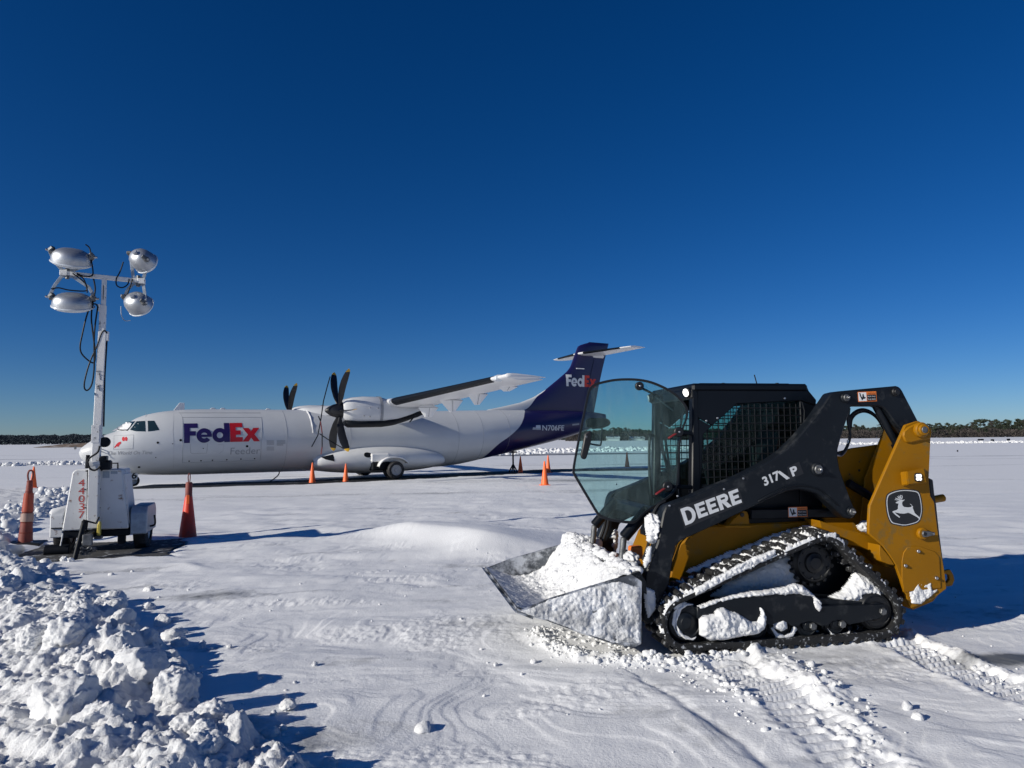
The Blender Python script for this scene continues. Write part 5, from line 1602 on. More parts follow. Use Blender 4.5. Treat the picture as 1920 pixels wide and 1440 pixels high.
def wing(root, tip, n, thr, tht, m, name, parent, dz_te=0.0, ksw=None):
    """root/tip = (aft of leading edge, y, z, chord)"""
    rows = []; 
    for i in range(n + 1):
        k = i / n; a = root[0] + (tip[0] - root[0]) * k; y = root[1] + (tip[1] - root[1]) * k; z = root[2] + (tip[2] - root[2]) * k; c = root[3] + (tip[3] - root[3]) * k; th = thr + (tht - thr) * k
        rows.append([(-(a + x), y, z + f - dz_te * x / c) for x, f in foil(c, th)])
    mb = MB(); mb.grid(rows, m, closed_v=True)
    mb.add(rows[0], [tuple(range(len(rows[0])))], m); mb.add(rows[-1], [tuple(range(len(rows[-1])))], m)
    return mb.build(name, parent, angle=40), rows
def boot(rows, frac, i0, i1, name, parent, lift=.012):
    n = len(rows[0]); mid = n // 2
    k = int(n * frac); sel = range(mid - k, mid + max(2, k - 2) + 1)
    mb = MB(); out = []
    for i in range(i0, i1 + 1):
        r = rows[i]; P = [Vector(r[j % n]) for j in sel]; cc = sum(P, Vector()) / len(P)
        tgt = Vector((P[0] + P[-1]) / 2)
        q_ = []
        for j, p in enumerate(P):
            t = (P[min(j + 1, len(P) - 1)] - P[max(j - 1, 0)]).normalized(); nrm = Vector((t.z, 0, -t.x))
            if nrm.dot(p - tgt) < 0 and j not in (0, len(P) - 1): nrm = -nrm
            if j in (0, len(P) - 1):
                nrm = Vector((0, 0, 1 if p.z > tgt.z else -1))
            q_.append(tuple(p + nrm * lift))
        out.append(q_)
    mb.grid(out, M['boot']); return mb.build(name, parent, angle=60)

aT, zT = A(1085, 662, .15)
for s in (1, -1):
    ht, rows = wing((24.25, s * .10, 6.84, 2.0), (25.15, s * 3.66, 6.90, 1.08), 10, .11, .10, M['white2'], 'tailplane', pl)
    boot(rows, .16, 1, 8, 'deicer_boot', ht, .012)
mb = MB()
mb.box(-26.2, -25.3, -.16, .16, 6.66, 6.86, M['white2'], .08); mb.build('tailplane_fairing', pl)

for s in (1, -1):
    w1, r1_ = wing((10.90, s * .9, 3.55, 2.20), (10.93, s * 4.95, 3.60, 2.20), 6, .18, .18, M['white'], 'wing_centre_section', pl, dz_te=.12)
    w2, r2_ = wing((10.93, s * 4.95, 3.60, 2.15), (11.52, s * 13.35, 4.02, 1.42), 18, .18, .14, M['white2'], 'outer_wing', pl, dz_te=.10)
    boot(r2_, .18, 0, 16, 'deicer_boot', w2, .014)
    # tip: light fairing, rounded cap
    mb = MB(); T = Matrix.Translation((-11.60, s * 13.32, 4.0)) @ Matrix.Rotation(R(90), 4, 'Y')
    mb.lathe([(.001, .14), (.05, .11), (.085, .03), (.09, -.1), (.08, -.5), (.05, -1.0), (.01, -1.45)], T, M['white2'], 20); mb.build('wingtip_fairing', w2)
    mb = MB(); T = Matrix.Translation((-11.58, s * 12.75, 3.97)) @ Matrix.Rotation(R(90), 4, 'Y')
    mb.lathe([(.001, .17), (.07, .14), (.11, .05), (.12, -.08)], T, M['lens'], 20); mb.build('landing_light', w2)
    # flap hinge fairings: deep pointed pods under the trailing edge
    for y, aF, aR, zm, zt, zb, b0, b1 in ((5.6, 11.86, 12.79, 3.31, 3.52, 2.91, 12.18, 12.47), (7.3, 12.01, 13.08, 3.54, 3.78, 3.06, 12.50, 12.70), (9.1, 12.33, 13.23, 3.69, 3.94, 3.27, 12.65, 12.84), (11.4, 12.30, 13.18, 3.82, 3.95, 3.64, 12.58, 12.80)):
        ac = (aF + aR) / 2; bm = bmesh.new()
        for a, dy, z in ((aF, 0, zm), (aR, 0, zm), (ac - .1, .13, zm), (ac + .1, .13, zm), (ac - .1, -.13, zm), (ac + .1, -.13, zm), (ac - .06, .02, zt), (ac + .06, -.02, zt), (b0, .03, zb), (b0, -.03, zb), (b1, .03, zb + .01), (b1, -.03, zb + .01)):
            bm.verts.new((-a, s * y + dy, z))
        bmesh.ops.convex_hull(bm, input=bm.verts[:])
        for v in [v for v in bm.verts if not v.link_faces]: bm.verts.remove(v)
        mb = MB(); mb.bm(bm, M['white2']); ff = mb.build('flap_fairing', w2, angle=5)
        mb = MB(); mb.tube([(-aF, s * y, zm), (-ac + .1, s * (y) + .134 * s, zm), (-ac - .1, s * y + .134 * s, zm), (-aR, s * y, zm)], .010, M['acgrey'], 5); mb.tube([(-ac, s * y + .13 * s, zm - .02), (-(b0 + b1) / 2, s * y + .034 * s, zb + .02)], .010, M['acgrey'], 5); mb.build('seam', ff)
    # nacelle
    prof = [(9.10, 3.22, .30, .36), (9.22, 3.22, .42, .46), (9.5, 3.21, .48, .55), (10.0, 3.21, .52, .60), (10.7, 3.21, .53, .60), (11.4, 3.12, .49, .50), (12.1, 3.10, .38, .36), (12.7, 3.14, .24, .22), (13.1, 3.20, .10, .09), (13.2, 3.21, .02, .02)]
    rows = []
    for a, zc, w, h in prof:
        rows.append([(-a, s * 4.05 + w * math.copysign(abs(math.sin(g)) ** .8, math.sin(g)), zc + h * math.copysign(abs(math.cos(g)) ** .8, math.cos(g))) for g in [2 * math.pi * k / 32 for k in range(32)]])
    mb = MB(); mb.grid(rows, M['white'], closed_v=True); mb.add(rows[0], [tuple(range(32))], M['boot']); nac = mb.build('engine_nacelle', pl, angle=50)
    mb = MB(); rr = []
    for a in (10.62, 10.74):
        w, h = .545, .615; rr.append([(-a, s * 4.05 + w * math.copysign(abs(math.sin(g)) ** .8, math.sin(g)), 3.21 + h * math.copysign(abs(math.cos(g)) ** .8, math.cos(g))) for g in [2 * math.pi * k / 32 for k in range(32)]])
    mb.grid(rr, M['acgrey'], closed_v=True); mb.build('cowl_band', nac)
    mb = MB()   # dark keel of the nacelle, sweeping up aft
    rr = []
    for a, z, w, h in ((9.20, 2.70, .20, .12), (9.35, 2.66, .34, .16), (9.8, 2.65, .42, .15), (10.8, 2.68, .44, .16), (11.3, 2.76, .42, .17), (11.9, 2.93, .36, .17), (12.4, 3.08, .30, .16), (12.8, 3.20, .16, .12)):
        rr.append([(-a, s * 4.05 + s * .10 + w * math.sin(g), z + h * math.cos(g)) for g in [2 * math.pi * k / 20 for k in range(20)]])
    mb.grid(rr, M['boot'], closed_v=True); mb.add(rr[0], [tuple(range(20))], M['boot']); mb.add(rr[-1], [tuple(range(20))], M['boot']); mb.build('nacelle_keel', nac)
    mb = MB()
    mb.cyl((-11.9, s * 4.62, 2.72), (-12.15, s * 4.64, 3.02), .028, M['boot']); mb.build('drain_mast', nac)
    mb = MB()
    for a, z in ((10.15, 3.32), (10.15, 2.95), (10.5, 3.30), (9.9, 2.98)):
        mb.part().cyl((-a, s * 4.55, z), (-a, s * 4.60, z), .03, M['acgrey'], n=10)
    mb.build_each('fastener', nac)
    # propeller
    hub = Vector((-9.02, s * 4.05, 3.20))
    prop = empty('propeller', hub); prop.parent = pl
    mb = MB(); T = Matrix.Rotation(R(90), 4, 'Y')
    mb.lathe([(.001, .62), (.07, .58), (.16, .46), (.25, .28), (.30, .08), (.31, -.10), (.30, -.16), (.001, -.17)], T, M['blade'], 28); mb.build('spinner', prop)
    for kb in range(6):
        th = R(31 + 60 * kb)
        mb = MB(); rows = []; Rr = 1.93
        for i in range(25):
            k = i / 24; r = .22 + (Rr - .22) * k
            ch = float(np.interp(k, [0, .08, .25, .5, .72, .88, .96, 1], [.13, .14, .25, .32, .33, .27, .17, .03]))
            tw = R(float(np.interp(k, [0, 1], [86, 72])))         # feathered
            swp = .02 - .26 * max(0, k - .45) ** 1.7 + .05 * math.sin(k * 3)
            tk = float(np.interp(k, [0, .2, 1], [.10, .05, .012]))
            sec_ = []
            for g in range(12):
                an = 2 * math.pi * g / 12
                cx_ = ch / 2 * math.cos(an) + swp; ty = tk / 2 * math.sin(an)
                X = cx_ * math.sin(tw) + ty * math.cos(tw); Tt = cx_ * math.cos(tw) - ty * math.sin(tw)
                er = Vector((0, math.sin(th), math.cos(th))); et = Vector((0, math.cos(th), -math.sin(th)))
                sec_.append(tuple(er * r + et * Tt + Vector((X, 0, 0))))
            rows.append(sec_)
        j = 22
        mb.grid(rows[:j + 1], M['blade'], closed_v=True); mb.grid(rows[j:], M['tip'], closed_v=True)
        mb.add(rows[-1], [tuple(range(12))], M['tip']); mb.build('blade', prop, angle=50)
    if s == 1: port_hub = hub

# wing-to-body fairing and the swollen main-gear fairing
rows = []
for k in range(29):
    a = 8.3 + (15.2 - 8.3) * k / 28; e = math.sin(math.pi * min(1, max(0, (a - 8.3) / 6.9))) ** .45
    t, b, w = sec(a)
    rows.append([(-a, (1.12 * e + .05) * math.sin(g), t - .28 + (.28 + .26 * e) * math.cos(g)) for g in [math.pi * (i / 16 - .5) for i in range(17)]])
mb = MB(); mb.grid(rows, M['white']); mb.build('wing_fairing', pl, angle=60)
rows = []
for k in range(41):
    a = 8.75 + (15.15 - 8.75) * k / 40; u_ = (a - 8.75) / 6.4
    e = (math.sin(math.pi * u_)) ** .55 if 0 < u_ < 1 else 0
    w = 1.36 + .60 * e; zb = .72 - .30 * e; zt = 1.24 + .56 * e
    rows.append([(-a, w * math.copysign(abs(math.sin(g)) ** .75, math.sin(g)), (zt + zb) / 2 + (zt - zb) / 2 * math.copysign(abs(math.cos(g)) ** .75, math.cos(g))) for g in [2 * math.pi * i / 44 for i in range(44)]])
mb = MB(); mb.grid(rows, M['white'], closed_v=True); spf = mb.build('gear_fairing', pl, angle=60)
mb = MB()
def on_pod(a, z, lift):
    u_ = (a - 8.75) / 6.4; e = math.sin(math.pi * u_) ** .55 if 0 < u_ < 1 else 0
    w = 1.36 + .60 * e; zb = .72 - .30 * e; zt = 1.24 + .56 * e; zc = (zt + zb) / 2; hh = (zt - zb) / 2
    c_ = min(1, abs(z - zc) / hh) ** (1 / .75); return (-a, w * max(0, 1 - c_ * c_) ** .375 + lift, z)
P = [A(x, y, 1.75) for x, y in ((605, 857), (627, 852), (627, 865), (612, 861.5))]
decal(mb.part(), [P], on_pod, M['boot'], cut=.1, z0=.012)
P = [A(690 + 7 * math.cos(R(t)), 853 + 5 * math.sin(R(t)), 1.93) for t in range(0, 360, 30)]
decal(mb.part(), [P], on_pod, M['boot'], cut=.1, z0=.012); mb.build_each('inlet', spf, smooth=False, recalc=False)
mb = MB(); 
mb.box(-12.05, -11.15, 1.80, 1.99, .95, 1.38, M['white2'], .07); mb.build('gear_panel', spf)

# wheels
def wheel_set(a, y, r, w, parent, name='wheel'):
    mb = MB(); T = Matrix.Translation((-a, y, r)) @ Matrix.Rotation(R(-90), 4, 'X')
    mb.lathe([(r * .60, -w / 2), (r * .86, -w / 2), (r * .97, -w * .34), (r, -w * .15), (r, w * .15), (r * .97, w * .34), (r * .86, w / 2), (r * .60, w / 2)], T, M['rubber'], 36)
    wh = mb.build(name, parent)
    mb = MB(); mb.lathe([(r * .62, -w * .45), (r * .62, w * .45), (r * .55, w * .48), (r * .50, w * .36), (r * .22, w * .34), (r * .18, w * .50), (.001, w * .52)], T, M['acgrey'], 32); mb.lathe([(r * .62, -w * .45), (r * .50, -w * .40), (.001, -w * .40)], T, M['acgrey'], 32); mb.build('rim', wh)
zg = .20
for s in (1, -1):
    g = empty('main_gear', (0, 0, zg)); g.parent = pl
    for dy in (-.24, .24): wheel_set(12.22, s * (2.02 + dy), .405, .27, g)
    mb = MB(); mb.cyl((-12.22, s * 1.72, .41), (-12.22, s * 2.3, .41), .07, M['acgrey']); mb.cyl((-12.22, s * 2.02, .43), (-11.75, s * 1.55, .95), .09, M['acgrey']); mb.cyl((-12.2, s * 2.0, .55), (-12.0, s * 1.5, 1.0), .05, M['grease']); mb.build('strut', g)
    rr = []
    for i in range(13):
        an = R(158 - 150 * i / 12); rr.append([(-(12.17) - (-.66) * math.cos(an) * 1.15, y, .52 + .50 * math.sin(an)) for y in (s * 1.5, s * 2.15, s * 2.28, s * 2.30)])
        rr[-1][-1] = (rr[-1][-1][0], rr[-1][-1][1], rr[-1][-1][2] - .05)
    mb = MB(); mb.grid(rr, M['white2']); d_ = mb.build('gear_door', g, angle=60)
    sm_ = d_.modifiers.new('thickness', 'SOLIDIFY'); sm_.thickness = .03
mb = MB(); mb.box(-12.25, -11.2, 1.35, 2.02, .60, .98, M['boot'], .05); mb.build('gear_well', pl)
g = empty('nose_gear', (0, 0, zg)); g.parent = pl
for dy in (-.2, .2): wheel_set(1.78, dy, .225, .17, g)
mb = MB(); mb.cyl((-1.78, -.26, .225), (-1.78, .26, .225), .04, M['acgrey']); mb.cyl((-1.78, 0, .225), (-1.70, 0, .75), .07, M['acgrey']); mb.build('strut', g)
# nose gear door with the fleet number
mb = MB(); P = [A(x, y, .36) for x, y in ((222, 887), (259, 887.5), (257.5, 899.5), (222, 899))]
mb.prism([(-a, z - zg) for a, z in P], .33, .36, M['white2'], bev=.01); dr = mb.build('gear_door', g)
mb = MB(); tv, tf = text_tris('706', .36, .012, .1); p0 = A(224, 898, .37); p1 = A(256.5, 898, .37); w = max(a for a, b in tv)
decal(mb, [([(a / w, b) for a, b in tv], tf)], lambda a, b, l: (-(p0[0] + (p1[0] - p0[0]) * a), .362 + l, p0[1] - zg + b * 1.0), M['decal_black'], z0=.004); mb.build('fleet_number', dr, smooth=False, recalc=False)
# tail stand
mb = MB(); a, z = A(962, 858, 0)
mb.cyl((-a, 0, .55), (-a, 0, 1.30), .045, M['boot'])
for dx, dy in ((.17, .15), (.17, -.15), (-.17, .15), (-.17, -.15)): mb.cyl((-a + dx, dy, zg), (-a, 0, .62), .035, M['boot'])
mb.box(-a - .2, -a + .2, -.12, .12, 1.22, 1.30, M['boot'], .02)
mb.build('tail_stand', pl)

# --- openings, lettering and lines on the skin
sk = lambda a, z, l: skin(a, z, l)
px_on = lambda pts, l: [A(x, y, l) for x, y in pts]
def skin_px(x, y):
    """photo point -> (aft, z) on the rounded skin by iteration"""
    l = 1.0
    for _ in range(12):
        a, z = A(x, y, l); l = .5 * l + .5 * skin(max(a, -.12), z)[1]
    return (a, z)
Z1 = lambda pts: [skin_px(130 + x / 4.8, 740 + y / 4.8) for x, y in pts]
for pts in ([(545, 318), (604, 240), (682, 237), (686, 332), (600, 330)], [(704, 236), (764, 235), (810, 318), (760, 326), (708, 332)]):
    mb = MB(); decal(mb, [Z1(pts)], sk, M['pane'], cut=.12, z0=.006)
    mb.build('cockpit_window', fus, recalc=False)
mb = MB(); decal(mb, [Z1([(508, 244), (594, 240), (524, 326), (500, 322), (560, 262), (540, 250)])], sk, M['pane'], cut=.1, z0=.006)
wsd = mb.build('windscreen', fus, recalc=False)
mb = MB(); decal(mb, [Z1([(375, 336), (440, 292), (515, 248), (560, 258), (545, 290), (512, 324), (430, 326)])], sk, M['snow_bank'], cut=.1, z0=.012); mb.build('windscreen_snow', fus, recalc=False)
mb = MB()
for s in (1, -1):
    pth = [skin_px(130 + x / 4.8, 740 + y / 4.8) for x, y in ((432, 320), (470, 325), (520, 322))]
    mb.part().tube([(lambda p: (p[0], s * p[1], p[2]))(skin(a, z, .03)) for a, z in pth], .018, M['boot'], 6)
mb.build_each('wiper', fus)
def line(pts, w=.018, m='acgrey', parent=fus, closed=False, name='panel_line', raw=False):
    P = pts if raw else Z1(pts); P = P + [P[0]] if closed else P
    Q = []
    for (a, b), (c, d) in zip(P[:-1], P[1:]):
        n = max(1, int(math.hypot(c - a, d - b) / .15)); Q += [(a + (c - a) * i / n, b + (d - b) * i / n) for i in range(n)]
    Q.append(P[-1])
    mb = MB(); mb.tube([skin(a, z, .002) for a, z in Q], w / 2, M[m], 5); return mb.build(name, parent)
mb = MB()
def rline(pts, w=.016, closed=False):
    P = Z1(pts); P = P + [P[0]] if closed else P; Q = []
    for (a, b), (c, d) in zip(P[:-1], P[1:]):
        n = max(1, int(math.hypot(c - a, d - b) / .12)); Q += [(a + (c - a) * i / n, b + (d - b) * i / n) for i in range(n)]
    Q.append(P[-1]); mb.tube([skin(a, z, .001) for a, z in Q], w / 2, M['acgrey'], 5)
rline([(1018, 205), (1728, 205), (1725, 420), (1718, 590), (1018, 612), (1018, 400)], .016, True)
rline([(1088, 440), (1090, 520), (1104, 530), (1236, 526), (1244, 440)], .012); rline([(985, 165), (1720, 165)], .022); rline([(1018, 205), (1000, 172)], .014)
rline([(935, 150), (932, 330), (936, 660)], .006); rline([(686, 165), (690, 232)], .010)
rline([(402, 370), (580, 362), (572, 486), (398, 492)], .014, True)
rline([(1340, 450), (1390, 450), (1386, 500), (1350, 530)], .008)
mb.build('cargo_door', fus)
mb = MB()
for x, y, r in ((796, 432, .045), (1002, 410, .05), (628, 652, .05), (1078, 598, .03), (1185, 594, .03), (1288, 590, .03), (1417, 585, .03), (1544, 579, .03), (1668, 575, .03), (1600, 464, .05), (778, 565, .02), (1205, 484, .02), (930, 442, .02)):
    a, z = skin_px(130 + x / 4.8, 740 + y / 4.8); p = Vector(skin(a, z, -.01)); p2 = Vector(skin(a, z, .012)); mb.part().cyl(p, p2, r, M['boot'], n=10)
mb.build_each('port', fus)
mb = MB()
for a in (7.55, 10.4, 15.9, 17.3, 18.9):
    t, b, w = sec(a); zc = (t + b) / 2; hh = (t - b) / 2
    mb.part().tube([(-a, (w + .001) * math.sin(g), zc + (hh + .001) * math.cos(g)) for g in [math.pi * k / 30 for k in range(2, 29)]], .006, M['acgrey'], 5)
mb.build_each('panel_line', fus)
# company lettering beside the cargo door
def fedex():
    L = {'purple': [], 'red': []}
    L['purple'].append([(0, 0), (.28, 0), (.28, .37), (.56, .37), (.56, .60), (.28, .60), (.28, .77), (.66, .77), (.66, 1), (0, 1)])
    cx, cy, r, ri = .97, .365, .375, .155
    L['purple'].append(arc(cx, cy, r, 5, 322, 30) + arc(cx, cy, ri, 322, 5, 20))
    L['purple'].append([(cx - ri * .98, cy - .075), (cx + r, cy - .075), (cx + r, cy + .045), (cx - ri * .98, cy + .045)])
    cx = 1.74; L['purple'].append(arc(cx, cy, r, 0, 180, 24) + arc(cx, cy, ri, 180, 0, 16)); L['purple'].append(arc(cx, cy, r, 180, 360, 24) + arc(cx, cy, ri, 360, 180, 16))
    L['purple'].append([(1.96, 0), (2.24, 0), (2.24, 1), (1.96, 1)])
    L['red'].append([(2.26, 0), (2.90, 0), (2.90, .24), (2.55, .24), (2.55, .37), (2.80, .37), (2.80, .60), (2.55, .60), (2.55, .77), (2.90, .77), (2.90, 1), (2.26, 1)])
    L['red'].append([(2.88, .0), (3.20, .0), (3.34, .20), (3.48, .0), (3.80, .0), (3.51, .37), (3.78, .72), (3.46, .72), (3.34, .54), (3.22, .72), (2.90, .72), (3.17, .37)])
    return L
FX = fedex()
mb = MB(); a0, z0_ = 3.47, 1.925; sx_ = (6.42 - 3.47) / 3.80; sz_ = .79
rise = .012
mapf = lambda p: [(a0 + x * sx_, z0_ + y * sz_ + rise * x) for x, y in p]
decal(mb, [mapf(p) for p in FX['purple']], sk, M['logo_purple'], cut=.16, z0=.008, dz=.001)
decal(mb, [mapf(p) for p in FX['red']], sk, M['logo_red'], cut=.16, z0=.010, dz=.001)
mb.build('company_lettering', fus, recalc=False)
def skin_text(body, x0, y0, x1, y1, hpx, m, bold=0, shear=0, name='lettering', cut=.15, lift=.008, on=None, parent=None):
    tv, tf = text_tris(body, 1, bold, shear); w = max(a for a, b in tv); on = on or skin_px
    p0 = on(x0, y0); p1 = on(x1, y1); up = on(x0, y0 - hpx); H = up[1] - p0[1]
    mb = MB(); decal(mb, [([(p0[0] + (p1[0] - p0[0]) * a / w, p0[1] + (p1[1] - p0[1]) * a / w + b / .73 * H) for a, b in tv], tf)], sk, M[m], cut=cut, z0=lift)
    return mb.build(name, parent or fus, recalc=False)
skin_text('Feeder', 430, 852, 487, 850.5, 13.2, 'acgrey', -.005)
skin_text('The World On Time', 200.5, 853, 285.5, 851.5, 7.2, 'acgrey', .004, .25)
skin_text('N706FE', 1016, 807, 1057, 807, 10.2, 'decal_grey', .012)
mb = MB(); P = [skin_px(x, y) for x, y in ((998.5, 805.5), (1014, 806), (1013, 797), (1000, 797.5))]
decal(mb, [P], sk, M['decal_grey'], cut=.15, z0=.006)
P = [skin_px(x, y) for x, y in ((998.8, 801.5), (1004.5, 801.8), (1005, 797.2), (999.6, 797.5))]; decal(mb, [P], sk, M['logo_purple'], cut=.15, z0=.010)
for k in range(3):
    P = [skin_px(x, y) for x, y in ((999, 803.2 + k * 1.1 - .25), (1013.8, 803.3 + k * 1.1 - .25), (1013.8, 803.3 + k * 1.1 + .25), (999, 803.2 + k * 1.1 + .25))]; decal(mb, [P], sk, M['acgrey'], cut=.15, z0=.010)
mb.build('flag_decal', fus, recalc=False)
mb = MB(); P = [skin_px(x, y) for x, y in ((1073, 795), (1086, 793.5), (1086, 796.5), (1073, 798))]; decal(mb, [P], sk, M['acgrey'], cut=.15, z0=.006); mb.build('placard', fus, recalc=False)
mb = MB()
for (x, y, n, w) in ((500, 826, 5, 14), (519, 826, 4, 16), (500, 838, 4, 14), (519, 833, 2, 12)):
    mb.part()
    for k in range(n):
        P = [skin_px(xx, yy) for xx, yy in ((x, y + k * 1.9 + .5), (x + w, y + k * 1.9 + .4), (x + w, y + k * 1.9 - .4), (x, y + k * 1.9 - .3))]; decal(mb, [P], sk, M['acgrey'], cut=.2, z0=.005)
mb.build_each('placard', fus, recalc=False)
# red bird picture in the frame under the cockpit
mb = MB()
for pts in ([(402, 478), (420, 450), (440, 430), (462, 422), (468, 436), (452, 452), (440, 470), (424, 466), (410, 480)], [(476, 384), (492, 378), (500, 396), (496, 418), (480, 420), (472, 402)], [(502, 384), (514, 378), (524, 394), (520, 416), (506, 418), (500, 402)]):
    decal(mb, [Z1(pts)], sk, M['logo_red'], cut=.1, z0=.006)
mb.build('nose_art', fus, recalc=False)
# fin lettering
mb = MB()
p0 = A(1061.5, 724, .12); p1 = A(1119.5, 724, .12); zt = A(1061.5, 702, .12)[1]; H = zt - p0[1]
def on_fin(a, z, l):
    c = TE(z) - LE(z); x = (a - LE(z)) / c; th = .11 * (2.3 / max(c, 2.2)) if c > 2.3 else .11
    x = min(max(x, .001), 1); y = 5 * th * (.2969 * math.sqrt(x) - .126 * x - .3516 * x**2 + .2843 * x**3 - .1036 * x**4) * c
    return (-a, y + l, z)
mf = lambda p: [(p0[0] + (p1[0] - p0[0]) * x / 3.8, p0[1] + y * H) for x, y in p]
decal(mb, [mf(p) for p in FX['purple']], on_fin, M['white_decal'], cut=.2, z0=.012, dz=.001); decal(mb, [mf(p) for p in FX['red']], on_fin, M['logo_orange'], cut=.2, z0=.014, dz=.001)
mb.build('company_lettering', fin, recalc=False)
# aerials, pitots, hose, ice-guard line
mb = MB(); mb.prism([(-3.20, 3.30), (-3.62, 3.30), (-3.62, 3.62), (-3.42, 3.62)], -.02, .02, M['white2'], bev=.008); mb.build('antenna', fus)
for a in (4.6, 5.0, 6.9):
    mb = MB(); mb.prism([(-a, 3.35), (-a - .3, 3.35), (-a - .2, 3.43), (-a - .08, 3.43)], -.04, .04, M['white2'], bev=.01); mb.build('antenna', fus)
mb = MB()
for x, y in ((956, 778), (971, 777)):
    a, z = skin_px(x, y); p = Vector(skin(a, z, .0)); mb.part().tube([p, p + Vector((.08, .06, -.10)), p + Vector((-.2, .07, -.08))], .022, M['white2'], 6)
mb.build_each('vortex_fin', fus)
mb = MB()
for (z, dz) in ((1.62, .0), (1.52, -.05)):
    p = Vector(skin(.62, z + .1, 0)); mb.part().tube([p, p + Vector((.02, .12, 0)), p + Vector((.32, .14, 0))], .018, M['grease'], 6)
mb.build_each('pitot', fus)
mb = MB(); P = [skin_px(x, y) for x, y in ((572, 767.5), (577, 773), (581.5, 782), (585, 796), (587, 812))]; mb.tube([skin(a, z, .01) for a, z in P], [.03, .035, .035, .03, .015], M['white2'], 6); mb.build('ice_guard_edge', fus)
mb = MB(); a, z = A(524, 880, 0); mb.tube(smooth_path([(-a, 0, .60), (-a + .05, 0, .45), (-a + .25, 0, .28), (-a + .45, .05, .16)]), .025, M['boot'], 8); mb.build('drain_hose', fus)
M['streamer'] = mat('dark_red_streamer', (.10, .012, .014), .6, var=.2)
# propeller straps
mb = MB(); sp = [A(x, y, 4.15) for x, y in ((619, 706), (613, 726), (606, 752), (601, 785), (595, 816), (583, 838))]
mb.tube([(-a, 4.15 + .1 * i / 5, z) for i, (a, z) in enumerate(sp)], .022, M['boot'], 6)
sp = [A(x, y, 4.3) for x, y in ((599, 813), (618, 826), (644, 841))]; mb.tube([(-a, 4.3, z) for a, z in sp], .022, M['boot'], 6)
mb.build('prop_strap', pl)
mb = MB(); sp = [A(x, y, 4.35) for x, y in ((597, 780), (601, 790), (604, 812), (604, 838), (602, 852))]
for i in range(len(sp) - 1): mb.beam((-sp[i][0], 4.35, sp[i][1]), (-sp[i + 1][0], 4.35, sp[i + 1][1]), .10, .02, M['streamer' if i % 2 else 'boot'], bev=.003)
mb.build('warning_streamer', pl)
# ------------------------------------------------------------------ light tower trailer (own axes: x along the axle to the photo's right, y away from the camera, z up)
TF_ang = R(18)
g0 = on_ground(180, 1027)
TO = np.array([g0[0], g0[1], -.05])
lt = empty('light_tower_trailer', tuple(TO), TF_ang)
tag(lt, 'white light tower trailer with four floodlights on a chipped mast by the snow bank', 'light tower')
class TFr(Frame): pass
TF = TFr(TF_ang, TO)
def t(px, py, y):
    x, z = TF.q(px, py, y); return (x, z)
FY = -.42     # front panel plane
b = MB()
fo = [t(*p, FY) for p in ((115.5, 996), (241, 991), (229, 881), (225, 879), (144, 880), (138, 883), (135, 888))]
b.prism(fo, FY, FY + .62, M['tower'], bev=.02, seg=2)
body = b.build('generator_housing', lt)
b = MB()
for px, y0, y1 in ((164.5, 881, 994), (186, 881, 990)):
    p0 = t(px, y0, FY); p1 = t(px - 1.5, y1, FY); b.part().beam((p0[0], FY - .002, p0[1]), (p1[0], FY - .002, p1[1]), .012, .012, M['boot'], bev=.002)
b.build_each('panel_seam', body)
b = MB()
for px, py in ((162, 883), (191, 882), (160, 918), (188, 917), (187, 952), (160, 952), (174, 900), (172, 932), (178, 890)):
    b.part(); x, z = t(px, py, FY); b.cyl((x, FY + .005, z), (x, FY - .008, z), .011, M['boot'], n=8)
b.build_each('bolt', body)
b = MB()
for px, py in ((199, 890), (214, 886)):
    b.part(); x, z = t(px, py, FY); b.box(x - .045, x + .045, FY - .003, FY + .01, z - .05 if px == 199 else z - .02, z + .05 if px == 199 else z + .02, M['galv'], .002)
b.build_each('data_plate', body)
b = MB(); b.box(t(117, 997, FY)[0] + .14, t(241, 992, FY)[0] - .26, FY + .625, FY + 1.28, .30, .80, M['tower'], .02); b.build('engine_cover', lt)
# painted number
for i, chh in enumerate('44037'):
    x0, z0 = t(146.5 - i * .15, 911.8 + i * 15.0, FY); tv, tf = text_tris(chh, .146, 0); w = max(a for a, _ in tv)
    mb = MB(); decal(mb, [([(a / w * .085 + x0, bb + z0) for a, bb in tv], tf)], lambda a, c, l: (a, FY - l, c), M['number_red'], z0=.003); mb.build('number', body, smooth=False, recalc=False)
b = MB()
for s in (0, 1):
    pts = [(117, 998), (240, 993)]; 
p0 = t(117, 997, FY); p1 = t(242, 992, FY)
b.box(p0[0], p1[0], FY + .02, FY + 1.1, p0[1] - .10, p0[1] - .005, M['boot'], .01); b.box(p1[0] - .16, p1[0] - .06, FY + .05, FY + .15, p0[1] - .22, p0[1] - .05, M['boot'], .01); b.box(p0[0] + .25, p0[0] + .32, FY + .05, FY + .15, p0[1] - .18, p0[1] - .05, M['boot'], .01)
b.build('chassis', lt)
